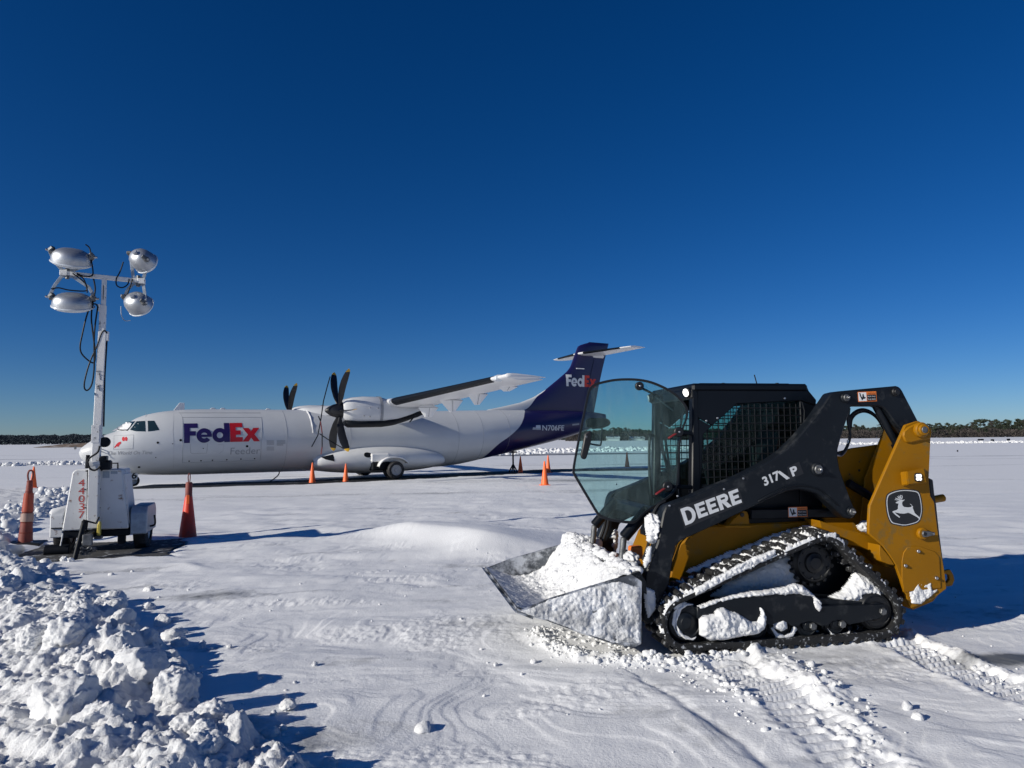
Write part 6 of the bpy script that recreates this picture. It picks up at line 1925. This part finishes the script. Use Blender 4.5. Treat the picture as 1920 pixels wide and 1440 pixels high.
# side door panel and vents on the right flank
b = MB(); R_ = [(t(241, 991, FY)[0], t(241, 991, FY)[1]), t(229, 881, FY)]
for k0, k1, y0, y1 in ((.08, .92, FY + .05, FY + .57),):
    A0 = np.array(R_[0]); A1 = np.array(R_[1]); p = A0 + (A1 - A0) * k0; p2 = A0 + (A1 - A0) * k1
    n = np.array([-(A1 - A0)[1], (A1 - A0)[0]]); n = n / np.hypot(*n); n = n if n[0] > 0 else -n
    bm = bmesh.new(); vs = []
    for off in (-.01, .014):
        for (pp, yy) in ((p, y0), (p, y1), (p2, y1), (p2, y0)): vs.append(bm.verts.new((pp[0] + n[0] * off, yy, pp[1] + n[1] * off)))
    for f in ((0, 1, 2, 3), (7, 6, 5, 4), (0, 4, 5, 1), (1, 5, 6, 2), (2, 6, 7, 3), (3, 7, 4, 0)): bm.faces.new([vs[i] for i in f])
    bmesh.ops.recalc_face_normals(bm, faces=bm.faces[:]); b.bm(bm, M['tower'])
b.build('side_door', body)
# fenders and wheels
def fender(x0, x1, m, name):
    b = MB(); zb = t(100, 997, 0)[1]; zt = t(100, 946, 0)[1]
    z1 = .27; z2 = .68
    b.prism([(-.40, z1), (-.40, z2 - .10), (-.33, z2), (.33, z2), (.44, z2 - .10), (.44, z1)], x0, x1, M[m], plane='yz', bev=.012, seg=2)
    return b.build(name, lt)
xl0 = t(93, 990, -.40)[0]; xl1 = t(118, 990, -.40)[0]; xr0 = t(244, 985, -.40)[0]; xr1 = t(275, 985, -.40)[0]
f1 = fender(xl0, xl1, 'tower', 'fender'); f2 = fender(xr0, xr1, 'galv', 'fender')
b = MB(); b.box(xl0 + .02, xl1 - .01, -.415, -.40, .40, .415, M['boot'], .003); b.build('reflector_strip', f1)
b = MB(); b.tube(smooth_path([(xr1 - .01, -.1, .35), (xr1 + .07, -.12, .38), (xr1 + .06, -.12, .52)]), .014, M['boot'], 8); b.build('latch', f2)
for xc in ((xl0 + xl1) / 2 + .02, (xr0 + xr1) / 2):
    b = MB(); T = Matrix.Translation((xc, 0, .315)) @ Matrix.Rotation(R(90), 4, 'Y'); r = .315; w = .19
    b.lathe([(r * .55, -w / 2), (r * .85, -w / 2), (r * .97, -w * .4), (r, -w * .3), (r, w * .3), (r * .97, w * .4), (r * .85, w / 2), (r * .55, w / 2)], T, M['rubber'], 36)
    wh = b.build('wheel', lt); b = MB(); b.lathe([(r * .58, -w * .4), (r * .3, -w * .3), (.001, -w * .28)], T, M['tower'], 24); b.lathe([(r * .58, w * .4), (r * .3, w * .3), (.001, w * .28)], T, M['tower'], 24); b.build('rim', wh)
b = MB(); b.cyl((xl0 - .06, -.37, .085), (xl1 + .10, -.37, .085), .085, M['boot']); b.build('wheel_chock', lt)
b = MB(); b.cyl((xl1 + .01, .0, .315), (xr0 - .0, .0, .315), .035, M['boot']); b.build('axle', lt)
# mast: three telescoping square tubes
MY = FY - .075
def mt(px, py): return t(px, py, MY)
def mast_piece(p0, p1, w, name, m='mast'):
    a = mt(*p0); c = mt(*p1); b = MB(); b.beam((a[0], MY, a[1]), (c[0], MY, c[1]), w, w, M[m], up=(0, 1, 0), bev=.008); return b.build(name, lt)
mast_piece((174.5, 990), (177.5, 872), .135, 'mast_socket', 'tower')
m1 = mast_piece((178.2, 900), (193, 622), .108, 'mast')
m2 = mast_piece((190, 660), (193.5, 572), .082, 'mast_upper')
m3 = mast_piece((193, 600), (196, 519), .060, 'mast_top')
b = MB(); x, z = mt(194.3, 562); x2, z2 = mt(195, 536); b.beam((x, MY - .0305, z), (x2, MY - .0305, z2), .012, .008, M['boot'], bev=.002); b.build('slot', m3)
b = MB()
for (px, py, h) in ((178, 868, .05), (178, 872, .03)):
    x, z = mt(px, py); b.box(x - .074, x + .074, MY - .074, MY + .074, z - h / 2, z + h / 2, M['tower'], .01)
x, z = mt(181, 815); b.box(x - .056, x + .048, MY - .060, MY - .052, z - .12, z + .14, M['mast'], .004)
b.build('collar', m1)
b = MB()
for (px0, py0, px1, py1, w) in ((181, 697, 190, 696, .02), (184, 702, 188, 702, .03), (183, 725, 190, 722, .015), (187, 725, 188, 733, .02), (179, 737, 180, 742, .02), (184, 745, 186, 746, .012), (188, 700, 189.5, 713, .012)):
    x, z = mt(px0, py0); x2, z2 = mt(px1, py1); b.part().beam((x, MY - .0545, z), (x2, MY - .0545, z2), w, .003, M['boot'], bev=0)
b.build_each('rust_chip', m1)
b = MB(); x, z = mt(196, 829); b.cyl((x + .0, MY - .03, z), (x, MY + .05, z), .075, M['boot'], n=28); x, z = mt(194, 826); b.beam((x - .05, MY, z - .1), (x - .02, MY, z + .07), .04, .05, M['mast']); b.build('winch', m1)
b = MB(); 
for px0, py0, px1, py1 in ((197.5, 690, 195, 800), (202, 624, 196.5, 715)):
    x, z = mt(px0, py0); x2, z2 = mt(px1, py1); b.part().tube([(x, MY - .02, z), (x2, MY - .02, z2)], .011, M['boot'], 8)
x, z = mt(200, 628); b.part().box(x - .03, x + .03, MY - .05, MY + .03, z - .09, z + .05, M['mast'], .006); x, z = mt(192, 576); b.part().box(x - .06, x - .02, MY - .05, MY + .03, z - .06, z + .04, M['tower'], .006)
b.build_each('cable_guide', m1)
# crossbar
ca = mt(120, 512); cb = mt(265.5, 527.5)
b = MB(); b.beam((ca[0], MY, ca[1]), (cb[0], MY, cb[1]), .062, .062, M['mast'], up=(0, 1, 0), bev=.006); bar = b.build('crossbar', lt)
for e in (ca, cb):
    b = MB(); b.cyl((e[0] + (.045 if e is ca else -.045), MY, e[1] - .085), (e[0] + (.045 if e is ca else -.045), MY, e[1] + .085), .028, M['grease'], n=10); b.box(e[0] - .05, e[0] + .05, MY - .04, MY + .04, e[1] - .04, e[1] + .04, M['mast'], .006); b.build('clamp', bar)
# floodlights
def flood(cpx, cpy, axis, sx, depth, end, up, spin=0.0):
    """axis: from the bowl's back to its lens; sx: half length of the oval; end: crossbar end the yoke hangs on"""
    cx_, cz_ = mt(cpx, cpy); ax = Vector(axis).normalized()
    xd = Vector((1, 0, 0)); xd = (xd - ax * xd.dot(ax)).normalized(); xd = Matrix.Rotation(spin, 3, ax) @ xd
    yd = ax.cross(xd)
    T = Matrix((xd, yd, ax)).transposed().to_4x4(); T.translation = Vector((cx_, MY, cz_))
    b = MB()
    b.lathe([(.001, -depth), (.30, -depth * .985), (.55, -depth * .92), (.76, -depth * .78), (.90, -depth * .56), (.975, -depth * .28), (1.0, .0)], T @ Matrix.Diagonal((sx, sx * .80, 1, 1)), M['silver'], 44)
    fl = b.build('floodlight', lt, angle=60)
    b = MB(); b.lathe([(1.0, .010), (.96, .026), (.80, .052), (.5, .072), (.001, .080)], T @ Matrix.Diagonal((sx, sx * .80, 1, 1)), M['lens'], 44); b.build('lens', fl)
    b = MB(); ring = [(T @ Matrix.Diagonal((sx, sx * .8, 1, 1))) @ Vector((1.0 * math.cos(R(k)), math.sin(R(k)), .004)) for k in range(0, 361, 8)]; b.tube(ring, .011, M['lens'], 8, cap=False); b.build('rim', fl)
    piv = []
    for s in (-1, 1):
        p = T @ Vector((s * sx * .80, 0, -depth * .55)); p2 = T @ Vector((s * sx * 1.06, 0, -depth * .62)); piv.append(p2)
        b = MB(); b.cyl(p, p2, .040, M['grease']); b.cyl(p2, p2 + (p2 - p).normalized() * .05, .016, M['steel'], n=8); q0 = T @ Vector((s * sx * .86, 0, -depth * .9)); b.beam(p2, q0, .07, .05, M['grease'], bev=.01); b.build('trunnion', fl)
    if end is e1:
        b = MB(); k = T @ Vector((0, -.0, -depth)); k2 = T @ Vector((sx * .25, -sx * .05, -depth * 1.15)); b.cyl(T @ Vector((sx * .2, 0, -depth * .90)), k2, .035, M['silver']); b.build('lamp_socket', fl)
    e = Vector((end[0], MY, end[1] + (.045 if up else -.045)))
    for p in piv:
        b = MB(); s = 1 if p.x > e.x else -1
        w_ = p.lerp(e, .62); w_.x = p.x * .75 + e.x * .25; w_.z = (p.z * .45 + e.z * .55)
        k0 = e + Vector((s * .07, 0, 0))
        b.beam(p, w_, .045, .012, M['galv'], up=(0, 1, 0), bev=.003); b.beam(w_, k0, .045, .012, M['galv'], up=(0, 1, 0), bev=.003); b.beam(k0, e, .045, .012, M['galv'], up=(0, 1, 0), bev=.003)
        b.build('yoke', fl)
    return fl, T
e0 = (ca[0] + .045, ca[1]); e1 = (cb[0] - .045, cb[1])
F1, T1 = flood(134, 492, (-.10, .42, -.90), .272, .205, e0, True, R(3))
F2, T2 = flood(137, 574, (-.02, .42, -.90), .275, .195, e0, False, R(-4))
F3, T3 = flood(275, 494, (.58, .66, -.42), .215, .25, e1, True, R(40))
F4, T4 = flood(264, 574, (.50, .72, -.48), .225, .225, e1, False, R(35))
# cables
def cable(pts, r=.0095, m='boot', name='cable', yo=-.05):
    b = MB(); b.tube(smooth_path([(mt(*p)[0], MY + yo, mt(*p)[1]) for p in pts], 8), r, M[m], 8); return b.build(name, lt)
cable([(162, 460), (170, 468), (173, 490), (176, 512), (172, 519), (158, 519), (146, 514)])
cable([(138, 514), (152, 524), (163, 535), (164, 545), (155, 547), (130, 545), (112, 541), (98, 543)])
cable([(146, 516), (158, 524), (164, 540), (165, 550)])
cable([(232, 492), (226, 510), (219, 524), (220, 536), (230, 540), (240, 534), (243, 524)], yo=-.03)
cable([(250, 524), (243, 545), (238, 560), (238, 575), (244, 581), (256, 580), (264, 562)])
cable([(228, 575), (229, 592), (235, 602), (246, 602)], .006, 'galv')
cable([(278, 572), (270, 585), (260, 594)], .006, 'galv')
cable([(177, 524), (180, 545), (175, 572), (173, 600), (177, 635), (180, 662), (178, 680), (168, 677), (155, 664), (152, 650), (156, 628), (164, 594), (172, 575), (180, 571), (185, 576)], .011)
cable([(185, 576), (180, 610), (178, 640), (178, 690), (174, 720), (166, 732), (160, 728), (161, 712), (170, 680), (184, 648), (192, 626), (198, 621), (202, 626)], .011)
cable([(190, 836), (186, 848), (172, 858), (168, 866), (172, 878), (182, 881), (192, 873)], .013, yo=-.10)
# engine bits on top, grab rail, exhaust stack
b = MB(); x, z = mt(197, 872); b.box(x - .07, x + .07, MY - .04, MY + .14, z - .07, z + .07, M['boot'], .02); x, z = mt(194, 861); b.cyl((x, MY - .06, z), (x, MY + .06, z), .05, M['boot']); b.box(x - .02, x + .06, MY - .03, MY + .03, z - .02, z + .05, M['grease'], .01); b.build('winch_motor', lt)
b = MB(); P = [t(*p, FY + .1) for p in ((204, 880), (204, 868.5), (221, 868.5), (221, 880))]; b.tube([(a, FY + .1, c) for a, c in P], .012, M['boot'], 8); b.build('lifting_bail', body)
b = MB(); a = mt(164, 878); c = mt(166, 853); b.cyl((a[0], MY - .03, a[1]), (c[0], MY - .03, c[1]), .026, M['boot']); b.build('mast_handle', lt)
# jack, coupler and drawbar
JY = -.95
def tj(px, py, y=JY): return t(px, py, y)
b = MB(); a = tj(156, 980); c = tj(143, 1053); b.cyl((a[0], JY + .05, a[1]), (c[0], JY - .1, .03), .033, M['boot']); b.cyl((a[0], JY + .05, a[1] - .10), (a[0] + .01, JY + .05, a[1] + .02), .042, M['boot'])
a = tj(154, 976); c = tj(178, 982); d = tj(184, 970); b.tube([(a[0], JY + .05, a[1]), (c[0], JY + .05, c[1]), (d[0], JY + .05, d[1])], .014, M['boot'], 8); b.build('jack_stand', lt)
b = MB(); b.beam((mt(176, 1000)[0], FY, .34), (mt(176, 1000)[0], JY, .30), .08, .08, M['boot']); x, z = tj(165, 1012); b.box(x - .06, x + .06, JY - .06, JY + .02, z - .08, z + .08, M['grease'], .012); b.box(x - .09, x + .10, JY - .04, JY + .04, z - .13, z - .10, M['grease'], .008); b.build('drawbar', lt)
b = MB()
for i in range(16):
    x, z = tj(158 + RNG.normal() * 6 + i * .8, 1022 + 14 * math.sin(i / 15 * math.pi) + RNG.normal() * 2)
    T = Matrix.Translation((x, JY - .03 + RNG.normal() * .03, z)) @ Matrix.Rotation(RNG.random() * 3, 4, 'X') @ Matrix.Rotation(RNG.random() * 3, 4, 'Z')
    b.tube([T @ Vector((.022 * math.cos(R(k)), .034 * math.sin(R(k)), 0)) for k in range(0, 361, 45)], .006, M['grease'], 6)
b.build('safety_chain', lt)
b = MB(); P = [t(*p, -.62) for p in ((182, 1004), (189, 1004), (190, 980), (187, 976), (183, 984))]; b.prism(P, -.66, -.60, M['yellow_valve'], bev=.01); x, z = t(185, 1006, -.62); b.box(x - .05, x + .05, -.68, -.58, z - .03, z + .01, M['grease'], .008); b.build('brake_actuator', lt)
b = MB(); b.tube(smooth_path([(mt(115, 1000)[0], FY, .33), (mt(114, 1010)[0], FY - .02, .25), (mt(112, 1018)[0], FY - .03, .16)]), .010, M['tower'], 8); b.build('hanging_strap', lt)
# ------------------------------------------------------------------ traffic cones and channelisers
def cone_mesh(H, rb, m, base=True):
    b = MB(); T = Matrix.Identity(4)
    b.lathe([(rb, .03), (rb * .98, .045), (rb * .93, .06), (.030, H - .03), (.022, H), (.016, H), (.014, H - .05)], T, M[m], 32)
    return b
def cone(name, px, py, H, label, m='cone', gz=None, lean=(0, 0), rot=0.0, group='orange traffic cones round the parked plane'):
    gz = GZ if gz is None else gz
    p = on_ground(px, py, gz); g = float(ground_h(p[0], p[1], False))
    t_ = empty(name, (p[0], p[1], g - .01), rot); t_.rotation_euler = (lean[0], lean[1], rot)
    tag(t_, label, 'traffic cone', group)
    cone_mesh(H, H * .165, m).build('cone_body', t_)
    b = MB(); b.box(-H * .2, H * .2, -H * .2, H * .2, 0, .035, M[m], .012); b.build('cone_base', t_)
    return t_
cone('traffic_cone', 585.5, 904, .90, 'orange cone under the plane fuselage, left of the one near the wheels', rot=.3)
cone('traffic_cone', 648, 902, .82, 'orange cone just left of the plane main wheels', rot=.7, lean=(0, .01))
cone('traffic_cone', 1021.5, 910, .92, 'nearest orange cone below the purple tail, in front of two others', rot=.2)
cone('traffic_cone', 1028, 886, .92, 'orange cone behind and right of the nearest cone below the tail', rot=1.0)
cone('traffic_cone', 976, 886, .92, 'orange cone beside the tail stand of the plane', rot=.5)
cone('traffic_cone', 1176, 876, .92, 'orange cone seen through the loader glass door', rot=.1)
cone('traffic_cone', 62, 915, .86, 'bright orange cone sticking up behind the snow bank by the old channeliser', rot=.4)

def loop_handle(b, z, h, w, r, m):
    b.tube(smooth_path([(-w * .6, 0, z), (-w, 0, z + h * .55), (-w * .7, 0, z + h * .92), (0, 0, z + h), (w * .7, 0, z + h * .92), (w, 0, z + h * .55), (w * .6, 0, z)], 5), r, M[m], 8)
M['sleeve'] = mat('worn_orange_sleeve', (.36, .05, .018), .5, var=.15, dirt=(.22, .04, .02), dirt_amt=.15)
p = on_ground(47, 1019); ch_ = empty('channeliser', (p[0], p[1], .0), R(30)); ch_.rotation_euler = (R(-1), R(1.5), R(20))
tag(ch_, 'faded red stacked channeliser cone with loop handle in the left snow bank', 'channeliser')
b = MB(); Hh = .98
prof = [(.105, .0)]
for k in range(6):
    z0 = .02 + k * .16; r0 = .102 - .0105 * k
    prof += [(r0, z0), (r0 - .008, z0 + .145), (r0 - .004, z0 + .152), (r0 - .012, z0 + .158)]
prof += [(.042, Hh), (.037, Hh + .012), (.001, Hh + .014)]
b.lathe(prof, Matrix.Identity(4), M['cone_old'], 32); bd = b.build('cone_body', ch_, angle=30)
b = MB(); b.lathe([(.0925, .345), (.087, .475)], Matrix.Identity(4), M['cone_band'], 32); b.build('reflective_band', bd)
b = MB(); b.lathe([(.0805, .50), (.067, .79)], Matrix.Identity(4), M['sleeve'], 32); b.build('sleeve', bd)
b = MB(); loop_handle(b, Hh, .17, .035, .014, 'cone_old'); b.build('loop_handle', bd)
b = MB(); b.box(-.26, .26, -.26, .26, -.02, .025, M['black'], .02); b.build('rubber_base', ch_)
p = on_ground(352, 1003); g_ = float(ground_h(p[0], p[1], False)); co = empty('traffic_cone', (p[0], p[1], g_ - .02), .3)
tag(co, 'tall red cone topped with a tube and thin loop handle beside the light tower trailer', 'traffic cone')
b = MB(); b.lathe([(.150, 0), (.142, .03), (.060, .70), (.052, .72)], Matrix.Identity(4), M['cone_red'], 36); b.build('cone_body', co)
b = MB(); b.lathe([(.064, .64), (.056, .74), (.055, .93), (.045, .945), (.001, .946)], Matrix.Identity(4), M['cone_old'], 32); cl = b.build('tube_collar', co)
b = MB(); loop_handle(b, .94, .15, .016, .009, 'cone_old'); b.build('loop_handle', cl)
b = MB(); b.box(-.028, .022, -.075, -.062, .58, .73, M['cone'], .008); b.build('bright_tag', co)

# ------------------------------------------------------------------ far edge of the airfield
def leafy(n, sx, sz, size, seed, shape='dome', clump=9):
    r = np.random.default_rng(seed); V = []; F = []; o = 0
    cs = []
    for _ in range(clump):
        a = r.random() * 2 * np.pi; rr = np.sqrt(r.random())
        h = r.random()
        k = (1 - .75 * h) if shape == 'cone' else math.sqrt(max(.05, 1 - (2 * h - .85) ** 2 * .8))
        cs.append((np.cos(a) * rr * sx * k * .8, np.sin(a) * rr * sx * k * .8, h * sz, r.uniform(.22, .5) * sx))
    for i in range(n):
        c = cs[r.integers(clump)]
        d = r.normal(size=3); d /= np.linalg.norm(d); p = np.array(c[:3]) + d * c[3] * r.random() ** .5 * np.array([1, 1, .6])
        q_ = r.normal(size=(3, 3)); q_, _ = np.linalg.qr(q_); s = size * r.uniform(.5, 1.3)
        V += [p + q_[0] * s, p - q_[0] * s * .6 + q_[1] * s * .7, p - q_[0] * s * .6 - q_[1] * s * .7, p + q_[2] * s * .5]
        F += [(o, o + 1, o + 2), (o, o + 1, o + 3)]; o += 4
    return np.array(V), np.array(F)
def far_tree(kind, seed, H, W):
    t_ = empty('pine_tree' if kind == 'pine' else 'bare_tree', (0, 0, 0))
    b = MB(); r = np.random.default_rng(seed)
    path = [(0, 0, -.5)] + [(r.normal() * .02 * H, r.normal() * .02 * H, H * k) for k in (.25, .5, .75, .95)]
    b.tube(path, [H * .018, H * .016, H * .013, H * .008, H * .003], M['bark'], 7)
    for k in range(9 if kind == 'pine' else 22):
        h = r.uniform(.45, .9) * H if kind == 'pine' else r.uniform(.2, .85) * H; a = r.random() * 6.28; l = W * r.uniform(.4, .9) * (1.1 - h / H if kind != 'pine' else 1)
        b.tube([(0, 0, h), (math.cos(a) * l, math.sin(a) * l, h + l * (.25 if kind == 'pine' else .9))], [H * .006, H * .002], M['bark'], 5)
    b.build('trunk', t_)
    if kind == 'pine':
        V, F = leafy(1500, W, H * .66, W * .085, seed, clump=14); V[:, 2] += H * .34
        mesh_np('crown', V, F, M['needle'], False, t_)
    else:
        V, F = leafy(420, W, H * .75, W * .05, seed); V[:, 2] += H * .3
        mesh_np('crown', V, F, M['twig'], False, t_)
    return t_
PROTO = [far_tree('pine', 50 + i, 14.0, 4.2 + .5 * (i % 3)) for i in range(4)] + [far_tree('bare', 80 + i, 9.5, 3.4) for i in range(2)]
LBL = {'pine': ('dark green pine along the far edge of the airfield to the right', 'pine tree', 'pines along the far edge of the airfield'),
       'bare': ('bare brown winter tree among the pines along the far airfield edge', 'tree', 'bare trees along the far edge of the airfield')}
used = set()
rt = np.random.default_rng(21)
def plant(px, top_py, kind, D=470):
    base = (823 - (px - 960) * math.tan(ROLL))
    r = ray(px, base); k = D / r[1]; x, y = r[0] * k, D
    H = (base - top_py) / FPX * math.hypot(x, y) / math.hypot(1, 0) * (D / math.hypot(x, y)) + CAM_H - GZ
    i = rt.integers(4) if kind == 'pine' else 4 + rt.integers(2)
    o = PROTO[i] if i not in used else copy_tree(PROTO[i]); used.add(i)
    s = H / (14.0 if kind == 'pine' else 9.5)
    o.location = (x, y, GZ); o.rotation_euler = (0, 0, rt.random() * 6.28); sw = s * rt.uniform(.8, 1.25)
    o.scale = (sw, sw, s); tag(o, *LBL[kind])
sky_r = [(1110, 808), (1140, 805), (1165, 801), (1185, 807), (1205, 803), (1225, 806), (1245, 808), (1262, 806), (1330, 806), (1390, 806), (1450, 806), (1520, 806), (1580, 800), (1600, 797), (1618, 796), (1634, 806), (1650, 797), (1664, 803), (1700, 800), (1735, 797), (1758, 794), (1772, 792), (1784, 795), (1797, 794), (1810, 800), (1824, 790), (1840, 786), (1854, 785), (1866, 790), (1878, 786), (1892, 784), (1906, 785), (1920, 785), (1940, 783), (1960, 786)]
for i in range(len(sky_r) - 1):
    (x0, y0), (x1, y1) = sky_r[i], sky_r[i + 1]; n = max(1, int((x1 - x0) / 6))
    for j in range(n):
        k = j / n; px = x0 + (x1 - x0) * k + rt.normal() * 1.5
        bare = 1590 < px < 1650 or 1790 < px < 1815
        plant(px, y0 + (y1 - y0) * k + abs(rt.normal()) * 2.5 - .5, 'bare' if (bare and rt.random() < .6) or rt.random() < .08 else 'pine', rt.uniform(440, 520))
# understorey brush between the trunks, far pale sheds, the far woods to the left
def brush(name, x0, x1, D, hpx, m, label, size, n, seed, wob=.3):
    r = np.random.default_rng(seed)
    px = r.uniform(x0, x1, n); d = D * r.uniform(.97, 1.12, n)
    dx = np.array([ray(p, 823 - (p - 960) * math.tan(ROLL)) for p in np.linspace(x0, x1, 50)]); pxs = np.linspace(x0, x1, 50)
    slope = np.interp(px, pxs, dx[:, 0] / dx[:, 1])
    top = hpx / FPX * d * (1 + wob * 1.6 * fbm2(px / 25., np.full(n, seed * 1.0), 4))
    z = GZ + r.random(n) ** .75 * top
    p = np.stack([slope * d, d, z], 1)
    q_ = r.normal(size=(n, 3, 3)); q_ /= np.linalg.norm(q_, axis=2)[:, :, None]; s = (size * r.uniform(.5, 1.5, n))[:, None]
    V = np.stack([p + q_[:, 0] * s, p - q_[:, 0] * s * .6 + q_[:, 1] * s * .7, p - q_[:, 0] * s * .6 - q_[:, 1] * s * .7, p + q_[:, 2] * s * .5], 1).reshape(-1, 3)
    o = np.arange(n)[:, None] * 4
    F = np.concatenate([o + np.array([0, 1, 2]), o + np.array([0, 1, 3])], 0)
    tag(mesh_np(name, V, F, m, False), label, 'woods', kind='stuff')
brush('far_brush', 1060, 2000, 455, 15, M['twig'], 'brown winter brush filling the gaps under the distant pines', .55, 36000, 3)
brush('far_brush', 1060, 2000, 500, 19, M['needle2'], 'dark thicket behind the distant pines on the right', .8, 40000, 4)
brush('far_woods', -260, 1100, 1150, 17, M['woods'], 'long dark line of woods on the horizon to the left', 1.5, 60000, 5, .14)
brush('far_woods', 700, 1200, 800, 13, M['needle2'], 'dark strip of woods low on the horizon behind the plane tail', 1.2, 16000, 6, .2)

def mound():
    n = 60; m = 16; P = []
    for i in range(n):
        px = 60 + 330 * i / (n - 1); row = []
        e = math.sin(math.pi * i / (n - 1)) ** .8
        for j in range(m):
            d = 290 + 40 * j / (m - 1); rr = ray(px, 823); k = d / rr[1]; f = math.sin(math.pi * j / (m - 1))
            row.append((rr[0] * k, d, GZ - .1 + 2.2 * e * f * (1 + .35 * float(fbm2(np.array([i / 6.]), np.array([j / 4.]), 3)[0]))))
        P.append(row)
    mb = MB(); mb.grid(P, M['soil']); return mb.build('earth_mound')
tag(mound(), 'low brown earth mound with snow streaks behind the plane nose', kind='structure')
def shed(px, wpx, hpx, D, label):
    rr = ray(px, 823); k = D / rr[1]; w = wpx / FPX * D; h = hpx / FPX * D
    t_ = empty('distant_shed', (rr[0] * k, D, GZ)); tag(t_, label, 'shed', 'pale sheds before the distant trees')
    b = MB(); b.box(-w / 2, w / 2, 0, 9, 0, h * .55, M['shed'], .05); b.build('wall', t_)
    b = MB(); b.prism([(-.5, h * .552), (9.5, h * .552), (4.5, h)], -w / 2 - .4, w / 2 + .4, M['snow_bank'], plane='yz', bev=0); b.build('roof', t_)
shed(1151, 22, 9, 440, 'long low shed with snowy roof, left one seen through the glass door')
shed(1196, 26, 8, 445, 'long low shed with snowy roof, right one seen through the glass door')
# small dark things far out on the field
def far_box(name, px, py, wpx, hpx, label, cat, gz=GZ, m='grease', group=None):
    p = on_ground(px, py, gz); d = math.hypot(p[0], p[1]); w = wpx / FPX * p[1]; h = hpx / FPX * p[1]
    t_ = empty(name, (p[0], p[1], gz), .2); tag(t_, label, cat, group)
    b = MB(); b.box(-w / 2, w / 2, -w / 3, w / 3, h * .3, h, M[m], w * .06); b.build('panel', t_)
    b = MB()
    for s in (-1, 1): b.part().box(s * w * .3 - w * .05, s * w * .3 + w * .05, -w * .06, w * .06, -.1, h * .35, M['boot'], .01)
    b.build_each('leg', t_)
far_box('airfield_sign', 141, 844, 3.5, 7, 'small grey post sign on the snow left of the plane nose', 'sign')
far_box('airfield_sign', 1839, 827, 9, 4, 'wide dark airfield sign far right, left of two others', 'sign', m='boot', group='dark airfield signs far right')
far_box('airfield_sign', 1861, 828.5, 5, 5, 'small dark airfield sign far right, between two others', 'sign', m='boot', group='dark airfield signs far right')
far_box('airfield_sign', 1891, 827.5, 5, 5, 'square dark airfield sign farthest right', 'sign', m='boot', group='dark airfield signs far right')
far_box('marker_stake', 1795.5, 848, 2.2, 4, 'tiny dark marker stake in the open snow on the right', 'stake', m='boot')
